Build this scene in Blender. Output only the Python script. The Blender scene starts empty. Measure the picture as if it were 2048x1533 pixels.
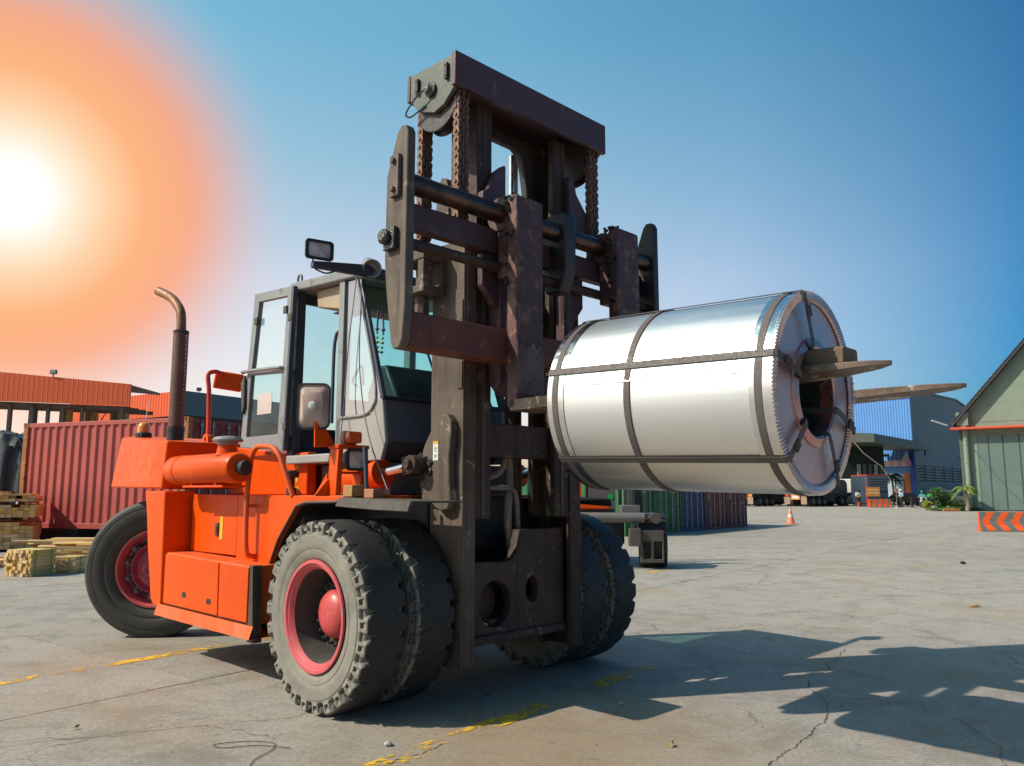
import bpy, bmesh, math, random
from mathutils import Vector, Matrix
R = math.radians
random.seed(7)
SC = bpy.context.scene
COL = SC.collection

# ------------------------------------------------------------------ camera
cam_d = bpy.data.cameras.new("camera")
cam_d.sensor_width = 36.0
cam_d.lens = 28.1
cam_d.clip_start = 0.05
cam_d.clip_end = 3000
cam = bpy.data.objects.new("camera", cam_d)
COL.objects.link(cam)
cam.location = (0, 0, 1.5)
cam.rotation_euler = (R(90 + 7.776), 0, 0)
SC.camera = cam

# ------------------------------------------------------------------ sun, sky, exposure
SUN_EL = 42.0
SUN_TRAVEL = Vector((0.970, 0.242, 0)).normalized()
sdir = Vector((-SUN_TRAVEL.x * math.cos(R(SUN_EL)), -SUN_TRAVEL.y * math.cos(R(SUN_EL)), math.sin(R(SUN_EL))))
sun_d = bpy.data.lights.new("sun", "SUN")
sun_d.energy = 5.0
sun_d.angle = R(0.5)
sun_d.color = (1.0, 0.90, 0.76)
sun = bpy.data.objects.new("sun", sun_d)
COL.objects.link(sun)
sun.rotation_euler = sdir.to_track_quat('Z', 'Y').to_euler()

world = bpy.data.worlds.new("World")
SC.world = world
world.use_nodes = True
wn = world.node_tree
wn.nodes.clear()
def wnode(t, **k):
    n = wn.nodes.new(t)
    for a, b in k.items():
        setattr(n, a, b)
    return n
w_out = wnode('ShaderNodeOutputWorld')
w_bg = wnode('ShaderNodeBackground')
w_sky = wnode('ShaderNodeTexSky')
w_sky.sky_type = 'NISHITA'
w_sky.sun_disc = False
w_sky.sun_elevation = R(SUN_EL)
w_sky.sun_rotation = math.atan2(sdir.x, sdir.y)
w_sky.air_density = 1.0
w_sky.dust_density = 1.6
w_sky.ozone_density = 2.5
w_bg.inputs['Strength'].default_value = 0.095
w_tc = wnode('ShaderNodeTexCoord')
# the low glowing sun in the hazy sky on the left: a round aureole about its direction
GLOW = Vector((-1006, 1534, 0)).normalized()
g_el = math.atan2(596, 1835)
GLOW = Vector((GLOW.x * math.cos(g_el), GLOW.y * math.cos(g_el), math.sin(g_el)))
w_dot = wnode('ShaderNodeVectorMath', operation='DOT_PRODUCT')
w_dot.inputs[1].default_value = GLOW
w_nrm = wnode('ShaderNodeVectorMath', operation='NORMALIZE')
wn.links.new(w_tc.outputs['Generated'], w_nrm.inputs[0])
wn.links.new(w_nrm.outputs[0], w_dot.inputs[0])
w_ac = wnode('ShaderNodeMath', operation='ARCCOSINE')
wn.links.new(w_dot.outputs['Value'], w_ac.inputs[0])
w_sc = wnode('ShaderNodeMath', operation='DIVIDE')
w_sc.inputs[1].default_value = R(16.6)
wn.links.new(w_ac.outputs[0], w_sc.inputs[0])
def ramp(tree, stops, interp='LINEAR'):
    r = tree.nodes.new('ShaderNodeValToRGB')
    r.color_ramp.interpolation = interp
    while len(r.color_ramp.elements) > 1:
        r.color_ramp.elements.remove(r.color_ramp.elements[-1])
    r.color_ramp.elements[0].position = stops[0][0]
    r.color_ramp.elements[0].color = stops[0][1]
    for p, c in stops[1:]:
        e = r.color_ramp.elements.new(p)
        e.color = c
    return r
w_gc = ramp(wn, [(0.0, (1.25, 1.22, 1.18, 1)), (0.12, (1.08, 1.04, 0.98, 1)), (0.21, (1.0, 0.86, 0.66, 1)), (0.31, (1.0, 0.66, 0.40, 1)),
                 (0.44, (1.0, 0.47, 0.22, 1)), (0.62, (1.0, 0.38, 0.18, 1)), (0.80, (0.92, 0.40, 0.28, 1)), (1.0, (0.75, 0.5, 0.48, 1))])
w_gf = ramp(wn, [(0.0, (1, 1, 1, 1)), (0.42, (1, 1, 1, 1)), (0.58, (0.93, 0.93, 0.93, 1)), (0.70, (0.66, 0.66, 0.66, 1)), (0.80, (0.36, 0.36, 0.36, 1)), (0.90, (0.13, 0.13, 0.13, 1)), (1.0, (0, 0, 0, 1))], 'B_SPLINE')
wn.links.new(w_sc.outputs[0], w_gc.inputs[0])
wn.links.new(w_sc.outputs[0], w_gf.inputs[0])
w_bg2 = wnode('ShaderNodeBackground')
w_bg2.inputs['Strength'].default_value = 1.0
wn.links.new(w_gc.outputs[0], w_bg2.inputs[0])
# haze: the blue pales towards the horizon
w_sep = wnode('ShaderNodeSeparateXYZ')
wn.links.new(w_nrm.outputs[0], w_sep.inputs[0])
w_hz = ramp(wn, [(0.0, (1.15, 1.05, 1.15, 1)), (0.10, (1.42, 1.28, 1.26, 1)), (0.25, (1.55, 1.46, 1.36, 1)), (0.38, (1.05, 1.45, 1.38, 1)), (0.52, (0.62, 1.42, 1.42, 1)), (1.0, (0.62, 1.3, 1.3, 1))])
wn.links.new(w_sep.outputs['Z'], w_hz.inputs[0])
# bright hazy air spreads from the glow and deepens to blue away from it
w_wide = wnode('ShaderNodeMath', operation='DIVIDE')
w_wide.inputs[1].default_value = math.pi
wn.links.new(w_ac.outputs[0], w_wide.inputs[0])
w_wd = ramp(wn, [(0.0, (2.2, 1.75, 1.42, 1)), (0.10, (2.3, 1.80, 1.48, 1)), (0.18, (2.25, 1.84, 1.56, 1)), (0.26, (1.62, 1.52, 1.42, 1)), (0.31, (0.86, 1.10, 1.16, 1)), (0.36, (0.12, 0.60, 0.90, 1)), (0.46, (0.10, 0.52, 0.78, 1)), (1.0, (0.28, 0.56, 0.74, 1))])
wn.links.new(w_wide.outputs[0], w_wd.inputs[0])
w_mul = wnode('ShaderNodeMix', data_type='RGBA', blend_type='MULTIPLY')
w_mul.inputs['Factor'].default_value = 1.0
w_mul2 = wnode('ShaderNodeMix', data_type='RGBA', blend_type='MULTIPLY')
w_mul2.inputs['Factor'].default_value = 1.0
wn.links.new(w_sky.outputs[0], w_mul.inputs['A'])
wn.links.new(w_hz.outputs[0], w_mul.inputs['B'])
wn.links.new(w_mul.outputs['Result'], w_mul2.inputs['A'])
# the bright air round the real sun, high on the left behind the camera
w_dot2 = wnode('ShaderNodeVectorMath', operation='DOT_PRODUCT')
w_dot2.inputs[1].default_value = sdir
wn.links.new(w_nrm.outputs[0], w_dot2.inputs[0])
w_au = ramp(wn, [(0.0, (0, 0, 0, 1)), (0.55, (0, 0, 0, 1)), (0.85, (0.8, 0.8, 0.8, 1)), (1.0, (1, 1, 1, 1))])
wn.links.new(w_dot2.outputs['Value'], w_au.inputs[0])
w_mxa = wnode('ShaderNodeMix', data_type='RGBA')
wn.links.new(w_au.outputs[0], w_mxa.inputs['Factor'])
wn.links.new(w_wd.outputs[0], w_mxa.inputs['A'])
w_mxa.inputs['B'].default_value = (1.45, 1.20, 1.0, 1)
wn.links.new(w_mxa.outputs['Result'], w_mul2.inputs['B'])
wn.links.new(w_mul2.outputs['Result'], w_bg.inputs[0])
w_mix = wnode('ShaderNodeMixShader')
wn.links.new(w_gf.outputs[0], w_mix.inputs[0])
wn.links.new(w_bg.outputs[0], w_mix.inputs[1])
wn.links.new(w_bg2.outputs[0], w_mix.inputs[2])
wn.links.new(w_mix.outputs[0], w_out.inputs[0])

SC.view_settings.view_transform = 'Standard'
SC.view_settings.look = 'None'
SC.view_settings.exposure = 0.0
SC.view_settings.gamma = 1.0
SC.view_settings.use_curve_mapping = False
SC.render.engine = 'CYCLES'
SC.cycles.max_bounces = 8
SC.cycles.transparent_max_bounces = 16
SC.cycles.use_denoising = True
SC.cycles.caustics_reflective = False
SC.cycles.caustics_refractive = False

# ------------------------------------------------------------------ materials
def new_mat(name):
    m = bpy.data.materials.new(name)
    m.use_nodes = True
    t = m.node_tree
    b = t.nodes['Principled BSDF']
    return m, t, b
def c4(c):
    return (c[0], c[1], c[2], 1)
def link(t, a, b):
    t.links.new(a, b)
def noise(t, vec, scale, detail=6, rough=0.6, dist=0.0):
    n = t.nodes.new('ShaderNodeTexNoise')
    n.inputs['Scale'].default_value = scale
    n.inputs['Detail'].default_value = detail
    n.inputs['Roughness'].default_value = rough
    n.inputs['Distortion'].default_value = dist
    link(t, vec, n.inputs['Vector'])
    return n.outputs['Fac']
def mapr(t, val, a, b, c=0.0, d=1.0):
    n = t.nodes.new('ShaderNodeMapRange')
    n.inputs[1].default_value = a
    n.inputs[2].default_value = b
    n.inputs[3].default_value = c
    n.inputs[4].default_value = d
    link(t, val, n.inputs[0])
    return n.outputs[0]
def mixc(t, fac, a, b, mode='MIX'):
    n = t.nodes.new('ShaderNodeMix')
    n.data_type = 'RGBA'
    n.blend_type = mode
    for sock, v in ((n.inputs['Factor'], fac), (n.inputs['A'], a), (n.inputs['B'], b)):
        if isinstance(v, (tuple, list)):
            sock.default_value = c4(v)
        elif isinstance(v, (int, float)):
            sock.default_value = v
        else:
            link(t, v, sock)
    return n.outputs['Result']
def mth(t, op, a, b=0.0):
    n = t.nodes.new('ShaderNodeMath')
    n.operation = op
    for s, v in ((n.inputs[0], a), (n.inputs[1], b)):
        if isinstance(v, (int, float)):
            s.default_value = v
        else:
            link(t, v, s)
    return n.outputs[0]
def coords(t, scale=(1, 1, 1), which='Object'):
    tc = t.nodes.new('ShaderNodeTexCoord')
    mp = t.nodes.new('ShaderNodeMapping')
    mp.inputs['Scale'].default_value = scale
    link(t, tc.outputs[which], mp.inputs['Vector'])
    return mp.outputs[0]
def add_bump(t, b, h, strength, dist=0.01):
    n = t.nodes.new('ShaderNodeBump')
    n.inputs['Strength'].default_value = strength
    n.inputs['Distance'].default_value = dist
    link(t, h, n.inputs['Height'])
    link(t, n.outputs[0], b.inputs['Normal'])
MATS = {}
def pm(name, base, base2=None, rough=0.5, metal=0.0, ns=4.0, bump=0.15, wear=None, wear_amt=0.0, wear_scale=9.0,
       streak=None, streak_amt=0.0, spec=0.5, rand=0.0, coat=0.0, rv=0.15):
    """painted / worn surface: two-tone mottling, patches of wear, vertical streaks, fine relief"""
    if name in MATS:
        return MATS[name]
    m, t, b = new_mat(name)
    v = coords(t)
    base2 = base2 or tuple(x * 0.78 for x in base)
    n1 = noise(t, v, ns, 8, 0.62)
    col = mixc(t, mapr(t, n1, 0.36, 0.66), base, base2)
    if wear:
        n2 = noise(t, v, wear_scale, 10, 0.72, 0.3)
        col = mixc(t, mapr(t, n2, 0.615 - wear_amt, 0.66 - wear_amt * 0.8), col, wear)
    if streak:
        vs = coords(t, (14, 14, 0.7))
        n3 = noise(t, vs, 1.6, 6, 0.6)
        col = mixc(t, mapr(t, n3, 0.62 - streak_amt, 0.78 - streak_amt, 0, 0.75), col, streak)
    if rand:
        oi = t.nodes.new('ShaderNodeObjectInfo')
        hv = t.nodes.new('ShaderNodeHueSaturation')
        link(t, mapr(t, oi.outputs['Random'], 0, 1, 1 - rand, 1 + rand), hv.inputs['Value'])
        link(t, col, hv.inputs['Color'])
        col = hv.outputs[0]
    link(t, col, b.inputs['Base Color'])
    nf = noise(t, v, ns * 9, 5, 0.6)
    link(t, mapr(t, nf, 0.3, 0.7, max(0.02, rough - rv), min(1, rough + rv)), b.inputs['Roughness'])
    b.inputs['Metallic'].default_value = metal
    b.inputs['Specular IOR Level'].default_value = spec
    if coat:
        b.inputs['Coat Weight'].default_value = coat
        b.inputs['Coat Roughness'].default_value = 0.15
    if bump:
        add_bump(t, b, nf, bump, 0.006)
    MATS[name] = m
    return m
def glass(name, tint, gloss=0.12):
    if name in MATS:
        return MATS[name]
    m, t, b = new_mat(name)
    t.nodes.remove(b)
    out = t.nodes['Material Output']
    tr = t.nodes.new('ShaderNodeBsdfTransparent')
    tr.inputs[0].default_value = c4(tint)
    gl = t.nodes.new('ShaderNodeBsdfGlossy')
    gl.inputs['Roughness'].default_value = 0.03
    v = coords(t)
    dust = t.nodes.new('ShaderNodeBsdfDiffuse')
    dust.inputs[0].default_value = (0.5, 0.55, 0.52, 1)
    fr = t.nodes.new('ShaderNodeFresnel')
    fr.inputs[0].default_value = 1.5
    mx = t.nodes.new('ShaderNodeMixShader')
    link(t, mth(t, 'MULTIPLY', fr.outputs[0], gloss / 0.24), mx.inputs[0])
    link(t, tr.outputs[0], mx.inputs[1])
    link(t, gl.outputs[0], mx.inputs[2])
    m2 = t.nodes.new('ShaderNodeMixShader')
    link(t, mapr(t, noise(t, v, 3.0, 8, 0.7), 0.35, 0.75, 0.015, 0.10), m2.inputs[0])
    link(t, mx.outputs[0], m2.inputs[1])
    link(t, dust.outputs[0], m2.inputs[2])
    link(t, m2.outputs[0], out.inputs[0])
    MATS[name] = m
    return m

# ------------------------------------------------------------------ mesh helpers
class MB:
    def __init__(self):
        self.v = []
        self.f = []
        self.mi = []
        self.cur = 0
    def add(self, vs, fs):
        o = len(self.v)
        self.v += [tuple(p) for p in vs]
        self.f += [tuple(i + o for i in f) for f in fs]
        self.mi += [self.cur] * len(fs)
        return self
    def box(self, x0, x1, y0, y1, z0, z1):
        vs = [(x, y, z) for z in (z0, z1) for y in (y0, y1) for x in (x0, x1)]
        return self.add(vs, [(0, 2, 3, 1), (4, 5, 7, 6), (0, 1, 5, 4), (2, 6, 7, 3), (0, 4, 6, 2), (1, 3, 7, 5)])
    def cbox(self, c, s, rot=None):
        h = [x / 2 for x in s]
        vs = [Vector((sx * h[0], sy * h[1], sz * h[2])) for sz in (-1, 1) for sy in (-1, 1) for sx in (-1, 1)]
        if rot is not None:
            vs = [rot @ p for p in vs]
        vs = [p + Vector(c) for p in vs]
        return self.add(vs, [(0, 2, 3, 1), (4, 5, 7, 6), (0, 1, 5, 4), (2, 6, 7, 3), (0, 4, 6, 2), (1, 3, 7, 5)])
    def prism(self, pts, lo, hi, ax='y'):
        """polygon pts extruded along axis ax: 'y' pts=(x,z); 'x' pts=(y,z); 'z' pts=(x,y)"""
        def P(p, h):
            return {'y': (p[0], h, p[1]), 'x': (h, p[0], p[1]), 'z': (p[0], p[1], h)}[ax]
        n = len(pts)
        vs = [P(p, lo) for p in pts] + [P(p, hi) for p in pts]
        fs = [tuple(range(n)), tuple(range(2 * n - 1, n - 1, -1))]
        fs += [(i, i + n, (i + 1) % n + n, (i + 1) % n) for i in range(n)]
        return self.add(vs, fs)
    def loft(self, a, b):
        n = len(a)
        return self.add(list(a) + list(b), [tuple(range(n)), tuple(range(2 * n - 1, n - 1, -1))] + [(i, i + n, (i + 1) % n + n, (i + 1) % n) for i in range(n)])
    def tube(self, path, r, n=10, caps=True):
        path = [Vector(p) for p in path]
        m = len(path)
        rs = r if isinstance(r, (list, tuple)) else [r] * m
        vs = []
        ref = None
        for i, p in enumerate(path):
            d = (path[min(i + 1, m - 1)] - path[max(i - 1, 0)]).normalized()
            if ref is None:
                ref = Vector((0, 0, 1)) if abs(d.z) < 0.9 else Vector((1, 0, 0))
            u = d.cross(ref)
            if u.length < 1e-4:
                u = d.orthogonal()
            u.normalize()
            w = u.cross(d).normalized()
            ref = w
            for k in range(n):
                a = 2 * math.pi * k / n
                vs.append(p + (u * math.cos(a) + w * math.sin(a)) * rs[i])
        fs = []
        for i in range(m - 1):
            for k in range(n):
                a, b = i * n + k, i * n + (k + 1) % n
                fs.append((a, b, b + n, a + n))
        if caps:
            fs.append(tuple(range(n - 1, -1, -1)))
            fs.append(tuple((m - 1) * n + k for k in range(n)))
        return self.add(vs, fs)
    def lathe(self, prof, origin=(0, 0, 0), axis=(0, 0, 1), n=24, cap0=True, cap1=True):
        """prof: list of (radius, height along axis)"""
        ax = Vector(axis).normalized()
        u = ax.orthogonal().normalized()
        w = ax.cross(u)
        o = Vector(origin)
        vs = [o + ax * h + (u * math.cos(2 * math.pi * k / n) + w * math.sin(2 * math.pi * k / n)) * r for r, h in prof for k in range(n)]
        fs = []
        for i in range(len(prof) - 1):
            for k in range(n):
                a, b = i * n + k, i * n + (k + 1) % n
                fs.append((a, b, b + n, a + n))
        if cap0 and prof[0][0] > 1e-5:
            fs.append(tuple(range(n - 1, -1, -1)))
        if cap1 and prof[-1][0] > 1e-5:
            fs.append(tuple((len(prof) - 1) * n + k for k in range(n)))
        return self.add(vs, fs)
    def mesh(self, name, mats=(), smooth=None):
        me = bpy.data.meshes.new(name)
        me.from_pydata(self.v, [], self.f)
        for m in (mats if isinstance(mats, (list, tuple)) else [mats]):
            me.materials.append(m)
        if any(self.mi):
            me.polygons.foreach_set('material_index', self.mi)
        bm = bmesh.new()
        bm.from_mesh(me)
        bmesh.ops.recalc_face_normals(bm, faces=bm.faces)
        bm.to_mesh(me)
        bm.free()
        if smooth:
            me.polygons.foreach_set('use_smooth', [True] * len(me.polygons))
            me.set_sharp_from_angle(angle=R(smooth))
        me.update()
        return me
    def obj(self, name, mats, parent=None, bevel=0.0, smooth=None, seg=2):
        o = bpy.data.objects.new(name, self.mesh(name, mats, smooth if smooth else (40 if bevel else None)))
        COL.objects.link(o)
        o.parent = parent
        if bevel:
            bv = o.modifiers.new('bevel', 'BEVEL')
            bv.width = bevel
            bv.segments = seg
            bv.limit_method = 'ANGLE'
            bv.angle_limit = R(35)
        return o
def link_obj(name, me, parent=None, loc=(0, 0, 0), rot=(0, 0, 0)):
    o = bpy.data.objects.new(name, me)
    COL.objects.link(o)
    o.parent = parent
    o.location = loc
    o.rotation_euler = rot
    return o
def empty(name, loc=(0, 0, 0), rz=0.0, parent=None, scale=1.0):
    o = bpy.data.objects.new(name, None)
    COL.objects.link(o)
    o.location = loc
    o.rotation_euler = (0, 0, rz)
    o.scale = (scale,) * 3
    o.parent = parent
    o.empty_display_size = 0.2
    return o
def tag(o, label, cat, group=None):
    o['label'] = label
    o['category'] = cat
    if group:
        o['group'] = group
    return o
def kind(o, k):
    o['kind'] = k
    return o
def copy_tree(o, parent=None):
    c = o.copy()
    COL.objects.link(c)
    c.parent = parent
    for ch in list(o.children):
        copy_tree(ch, c)
    return c
def plate(name, outer, holes, lo, hi, axis, mats, parent=None, bevel=0.0):
    """flat plate with holes: outline in 2D, extruded from lo to hi along axis"""
    cu = bpy.data.curves.new(name, 'CURVE')
    cu.dimensions = '2D'
    cu.fill_mode = 'BOTH'
    for ring in [outer] + holes:
        s = cu.splines.new('POLY')
        s.points.add(len(ring) - 1)
        for i, p in enumerate(ring):
            s.points[i].co = (p[0], p[1], 0, 1)
        s.use_cyclic_u = True
    cu.extrude = (hi - lo) / 2
    tmp = bpy.data.objects.new(name, cu)
    me = bpy.data.meshes.new_from_object(tmp)
    bpy.data.objects.remove(tmp)
    mid = (hi + lo) / 2
    for v in me.vertices:
        x, y, z = v.co
        v.co = {'y': (x, mid + z, y), 'x': (mid + z, x, y), 'z': (x, y, mid + z)}[axis]
    bm = bmesh.new()
    bm.from_mesh(me)
    bmesh.ops.remove_doubles(bm, verts=bm.verts, dist=1e-5)
    bmesh.ops.recalc_face_normals(bm, faces=bm.faces)
    bm.to_mesh(me)
    bm.free()
    me.materials.clear()
    me.materials.append(mats)
    me.name = name
    o = bpy.data.objects.new(name, me)
    COL.objects.link(o)
    o.parent = parent
    if bevel:
        bv = o.modifiers.new('bevel', 'BEVEL')
        bv.width = bevel
        bv.segments = 2
        bv.limit_method = 'ANGLE'
        bv.angle_limit = R(40)
    return o
def circ(cx, cy, r, n=28, ry=None):
    return [(cx + r * math.cos(2 * math.pi * k / n), cy + (ry or r) * math.sin(2 * math.pi * k / n)) for k in range(n)]
def rrect(x0, x1, y0, y1, r, n=5):
    pts = []
    for cx, cy, a0 in ((x1 - r, y1 - r, 0), (x0 + r, y1 - r, 90), (x0 + r, y0 + r, 180), (x1 - r, y0 + r, 270)):
        for k in range(n + 1):
            a = R(a0 + 90 * k / n)
            pts.append((cx + r * math.cos(a), cy + r * math.sin(a)))
    return pts
def arc(path, n=6):
    """round a polyline's inner corners (quadratic)"""
    P = [Vector(p) for p in path]
    out = [P[0]]
    for i in range(1, len(P) - 1):
        a = P[i] + (P[i - 1] - P[i]) * 0.35
        b = P[i] + (P[i + 1] - P[i]) * 0.35
        for k in range(n + 1):
            s = k / n
            out.append(a * (1 - s) ** 2 + P[i] * 2 * s * (1 - s) + b * s * s)
    out.append(P[-1])
    return out

# ------------------------------------------------------------------ ground
def concrete():
    m, t, b = new_mat('concrete')
    v = coords(t)
    tc = t.nodes.new('ShaderNodeNewGeometry')
    v = tc.outputs['Position']
    big = noise(t, v, 0.22, 6, 0.6)
    mid = noise(t, v, 1.9, 10, 0.72, 0.6)
    fine = noise(t, v, 30, 8, 0.8)
    sp = noise(t, v, 150, 3, 0.7)
    col = mixc(t, mapr(t, big, 0.38, 0.62), (0.455, 0.41, 0.36), (0.50, 0.437, 0.375))
    col = mixc(t, mapr(t, mid, 0.34, 0.52, 0.75, 0), col, (0.24, 0.215, 0.185))
    tan = noise(t, v, 0.45, 6, 0.65, 0.3)
    col = mixc(t, mapr(t, tan, 0.52, 0.66, 0, 0.6), col, (0.42, 0.29, 0.16))
    # rusty tan stain spread on the slab beside the front wheels
    dv = t.nodes.new('ShaderNodeVectorMath')
    dv.operation = 'DISTANCE'
    dv.inputs[1].default_value = (0.15, 5.0, 0)
    link(t, v, dv.inputs[0])
    stn = mth(t, 'MULTIPLY', mapr(t, mth(t, 'ADD', dv.outputs['Value'], mth(t, 'MULTIPLY', mid, 1.6)), 1.2, 2.6, 0.75, 0), mapr(t, fine, 0.2, 0.6, 0.4, 1))
    col = mixc(t, stn, col, (0.40, 0.245, 0.105))
    oil = mth(t, 'MULTIPLY', mapr(t, noise(t, v, 0.8, 5, 0.6, 0.5), 0.60, 0.68, 0, 0.5), mapr(t, mid, 0.3, 0.6, 0.4, 1))
    col = mixc(t, oil, col, (0.13, 0.12, 0.108))
    col = mixc(t, mapr(t, fine, 0.36, 0.58, 0.72, 0), col, (0.19, 0.172, 0.15))
    col = mixc(t, mapr(t, sp, 0.30, 0.62, 0.35, 0), col, (0.14, 0.13, 0.115))
    col = mixc(t, mapr(t, sp, 0.66, 0.74, 0, 0.5), col, (0.62, 0.58, 0.52))
    dots = noise(t, v, 17, 3, 0.55)
    col = mixc(t, mapr(t, dots, 0.69, 0.74, 0, 0.8), col, (0.085, 0.08, 0.072))
    d2 = noise(t, v, 5.5, 4, 0.65, 0.8)
    col = mixc(t, mapr(t, d2, 0.66, 0.73, 0, 0.65), col, (0.15, 0.14, 0.125))
    mp = t.nodes.new('ShaderNodeMapping')
    mp.inputs['Rotation'].default_value = (0, 0, R(5))
    mp.inputs['Scale'].default_value = (0.55, 3.2, 1)
    link(t, v, mp.inputs[0])
    str_ = noise(t, mp.outputs[0], 1.1, 9, 0.7, 0.4)
    col = mixc(t, mapr(t, str_, 0.57, 0.70, 0, 0.55), col, (0.20, 0.185, 0.165))
    # hairline cracks: thin edges of a warped cell pattern, only in patches
    wv = t.nodes.new('ShaderNodeVectorMath')
    wv.operation = 'ADD'
    nz = t.nodes.new('ShaderNodeTexNoise')
    nz.inputs['Scale'].default_value = 1.3
    nz.inputs['Detail'].default_value = 7
    link(t, v, nz.inputs['Vector'])
    link(t, v, wv.inputs[0])
    link(t, nz.outputs['Color'], wv.inputs[1])
    vo = t.nodes.new('ShaderNodeTexVoronoi')
    vo.feature = 'DISTANCE_TO_EDGE'
    vo.inputs['Scale'].default_value = 0.42
    link(t, wv.outputs[0], vo.inputs['Vector'])
    pat = noise(t, v, 0.6, 4, 0.6)
    ck = mth(t, 'MULTIPLY', mapr(t, vo.outputs['Distance'], 0.0, 0.0045, 1, 0), mapr(t, pat, 0.46, 0.58))
    col = mixc(t, mth(t, 'MULTIPLY', ck, 0.8), col, (0.07, 0.065, 0.06))
    oi = t.nodes.new('ShaderNodeObjectInfo')
    hv = t.nodes.new('ShaderNodeHueSaturation')
    link(t, mapr(t, oi.outputs['Random'], 0, 1, 0.93, 1.05), hv.inputs['Value'])
    link(t, col, hv.inputs['Color'])
    link(t, hv.outputs[0], b.inputs['Base Color'])
    b.inputs['Roughness'].default_value = 0.82
    b.inputs['Specular IOR Level'].default_value = 0.35
    h = mth(t, 'ADD', mth(t, 'MULTIPLY', fine, 0.6), mth(t, 'ADD', mth(t, 'MULTIPLY', sp, 0.5), mth(t, 'MULTIPLY', mid, 0.6)))
    add_bump(t, b, h, 0.7, 0.016)
    MATS['concrete'] = m
    return m
M_CON = concrete()
M_DARK = pm('dark_gap', (0.035, 0.033, 0.03), rough=0.9)
gb = MB()
gb.add([(-900, -300, -0.03), (900, -300, -0.03), (900, 1500, -0.03), (-900, 1500, -0.03)], [(0, 1, 2, 3)])
ground = kind(gb.obj('ground', M_CON), 'structure')
gv = Vector((0.797, -0.604, 0)).normalized()
gw = Vector((0.604, 0.797, 0)).normalized()
AJ = [-6.05 + 8.0 * k for k in range(-4, 6)]
BJ = [3.82 + 5.66 * k for k in range(-3, 10)]
rs = random.Random(3)
for i in range(len(AJ) - 1):
    for j in range(len(BJ) - 1):
        c = gv * (AJ[i] + AJ[i + 1]) / 2 + gw * (BJ[j] + BJ[j + 1]) / 2
        if c.y < -6 or c.y > 52 or abs(c.x) > 0.75 * max(c.y, 6) + 7:
            continue
        g = 0.006
        def edge(p, q, n=22):
            """slightly chipped slab edge"""
            d = q - p
            nn = Vector((-d.y, d.x, 0)).normalized()
            return [p + d * (k / n) + nn * (rs.random() ** 3) * 0.014 for k in range(n)]
        P = [gv * a + gw * b_ for a, b_ in ((AJ[i] + g, BJ[j] + g), (AJ[i + 1] - g, BJ[j] + g), (AJ[i + 1] - g, BJ[j + 1] - g), (AJ[i] + g, BJ[j + 1] - g))]
        ring = [q for k in range(4) for q in edge(P[k], P[(k + 1) % 4])]
        top = [(q.x, q.y, 0) for q in ring]
        bot = [(q.x, q.y, -0.029) for q in ring]
        n = len(ring)
        mb = MB()
        mb.add(top + bot, [tuple(range(n))] + [(k, k + n, (k + 1) % n + n, (k + 1) % n) for k in range(n)])
        mb.obj('concrete_slab', M_CON, ground)
def joint_fill():
    """dirt lying in the joints between the slabs"""
    mb = MB()
    for a in AJ:
        p, q = gv * a + gw * BJ[0], gv * a + gw * BJ[-1]
        n = gv * 0.03
        mb.add([(p - n).to_tuple()[:2] + (-0.018,), (p + n).to_tuple()[:2] + (-0.018,), (q + n).to_tuple()[:2] + (-0.018,), (q - n).to_tuple()[:2] + (-0.018,)], [(0, 1, 2, 3)])
    for b_ in BJ:
        p, q = gw * b_ + gv * AJ[0], gw * b_ + gv * AJ[-1]
        n = gw * 0.03
        mb.add([(p - n).to_tuple()[:2] + (-0.014,), (p + n).to_tuple()[:2] + (-0.014,), (q + n).to_tuple()[:2] + (-0.014,), (q - n).to_tuple()[:2] + (-0.014,)], [(0, 1, 2, 3)])
    o = mb.obj('joint_dirt', M_DARK, ground)
    kind(o, 'stuff')
joint_fill()
def crack(pts, w=0.012, seed=1, sub=26):
    r = random.Random(seed)
    P = [Vector((x, y, 0)) for x, y in pts]
    path = []
    for a, b_ in zip(P[:-1], P[1:]):
        d = b_ - a
        nn = Vector((-d.y, d.x, 0)).normalized()
        off = 0.0
        for k in range(sub):
            off = off * 0.8 + r.uniform(-1, 1) * 0.022 * d.length ** 0.5
            path.append(a + d * (k / sub) + nn * off * math.sin(math.pi * k / sub) ** 0.5)
    path.append(P[-1])
    vs, fs = [], []
    for k, p in enumerate(path):
        d = path[min(k + 1, len(path) - 1)] - path[max(k - 1, 0)]
        nn = Vector((-d.y, d.x, 0)).normalized() * w * r.uniform(0.1, 1.0) * 0.32
        vs += [(p.x - nn.x, p.y - nn.y, 0.003), (p.x + nn.x, p.y + nn.y, 0.003)]
        if k:
            fs.append((2 * k - 2, 2 * k - 1, 2 * k + 1, 2 * k))
    mb = MB()
    mb.add(vs, fs)
    kind(mb.obj('ground_crack', pm('crack_dirt', (0.09, 0.08, 0.068), rough=0.9)), 'structure')
crack([(3.2, 7.97), (2.35, 6.6), (2.15, 5.7), (1.75, 5.1), (1.42, 4.67), (1.3, 3.9)], 0.02, 2)
crack([(2.5, 4.2), (2.9, 5.0), (2.98, 5.6)], 0.012, 3)
crack([(-1.45, 5.15), (-2.0, 5.45), (-2.9, 5.05), (-4.2, 4.4)], 0.012, 4)
crack([(-0.42, 5.05), (-0.75, 4.6), (-1.0, 3.9)], 0.016, 5)
crack([(-3.4, 4.9), (-1.5, 5.6), (-1.2, 6.0)], 0.010, 6)
crack([(3.3, 12.6), (4.1, 13.6), (5.0, 15.9), (6.4, 18.5)], 0.015, 7)
crack([(5.7, 12.4), (5.2, 11.1), (5.4, 10.2)], 0.012, 8)
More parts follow.
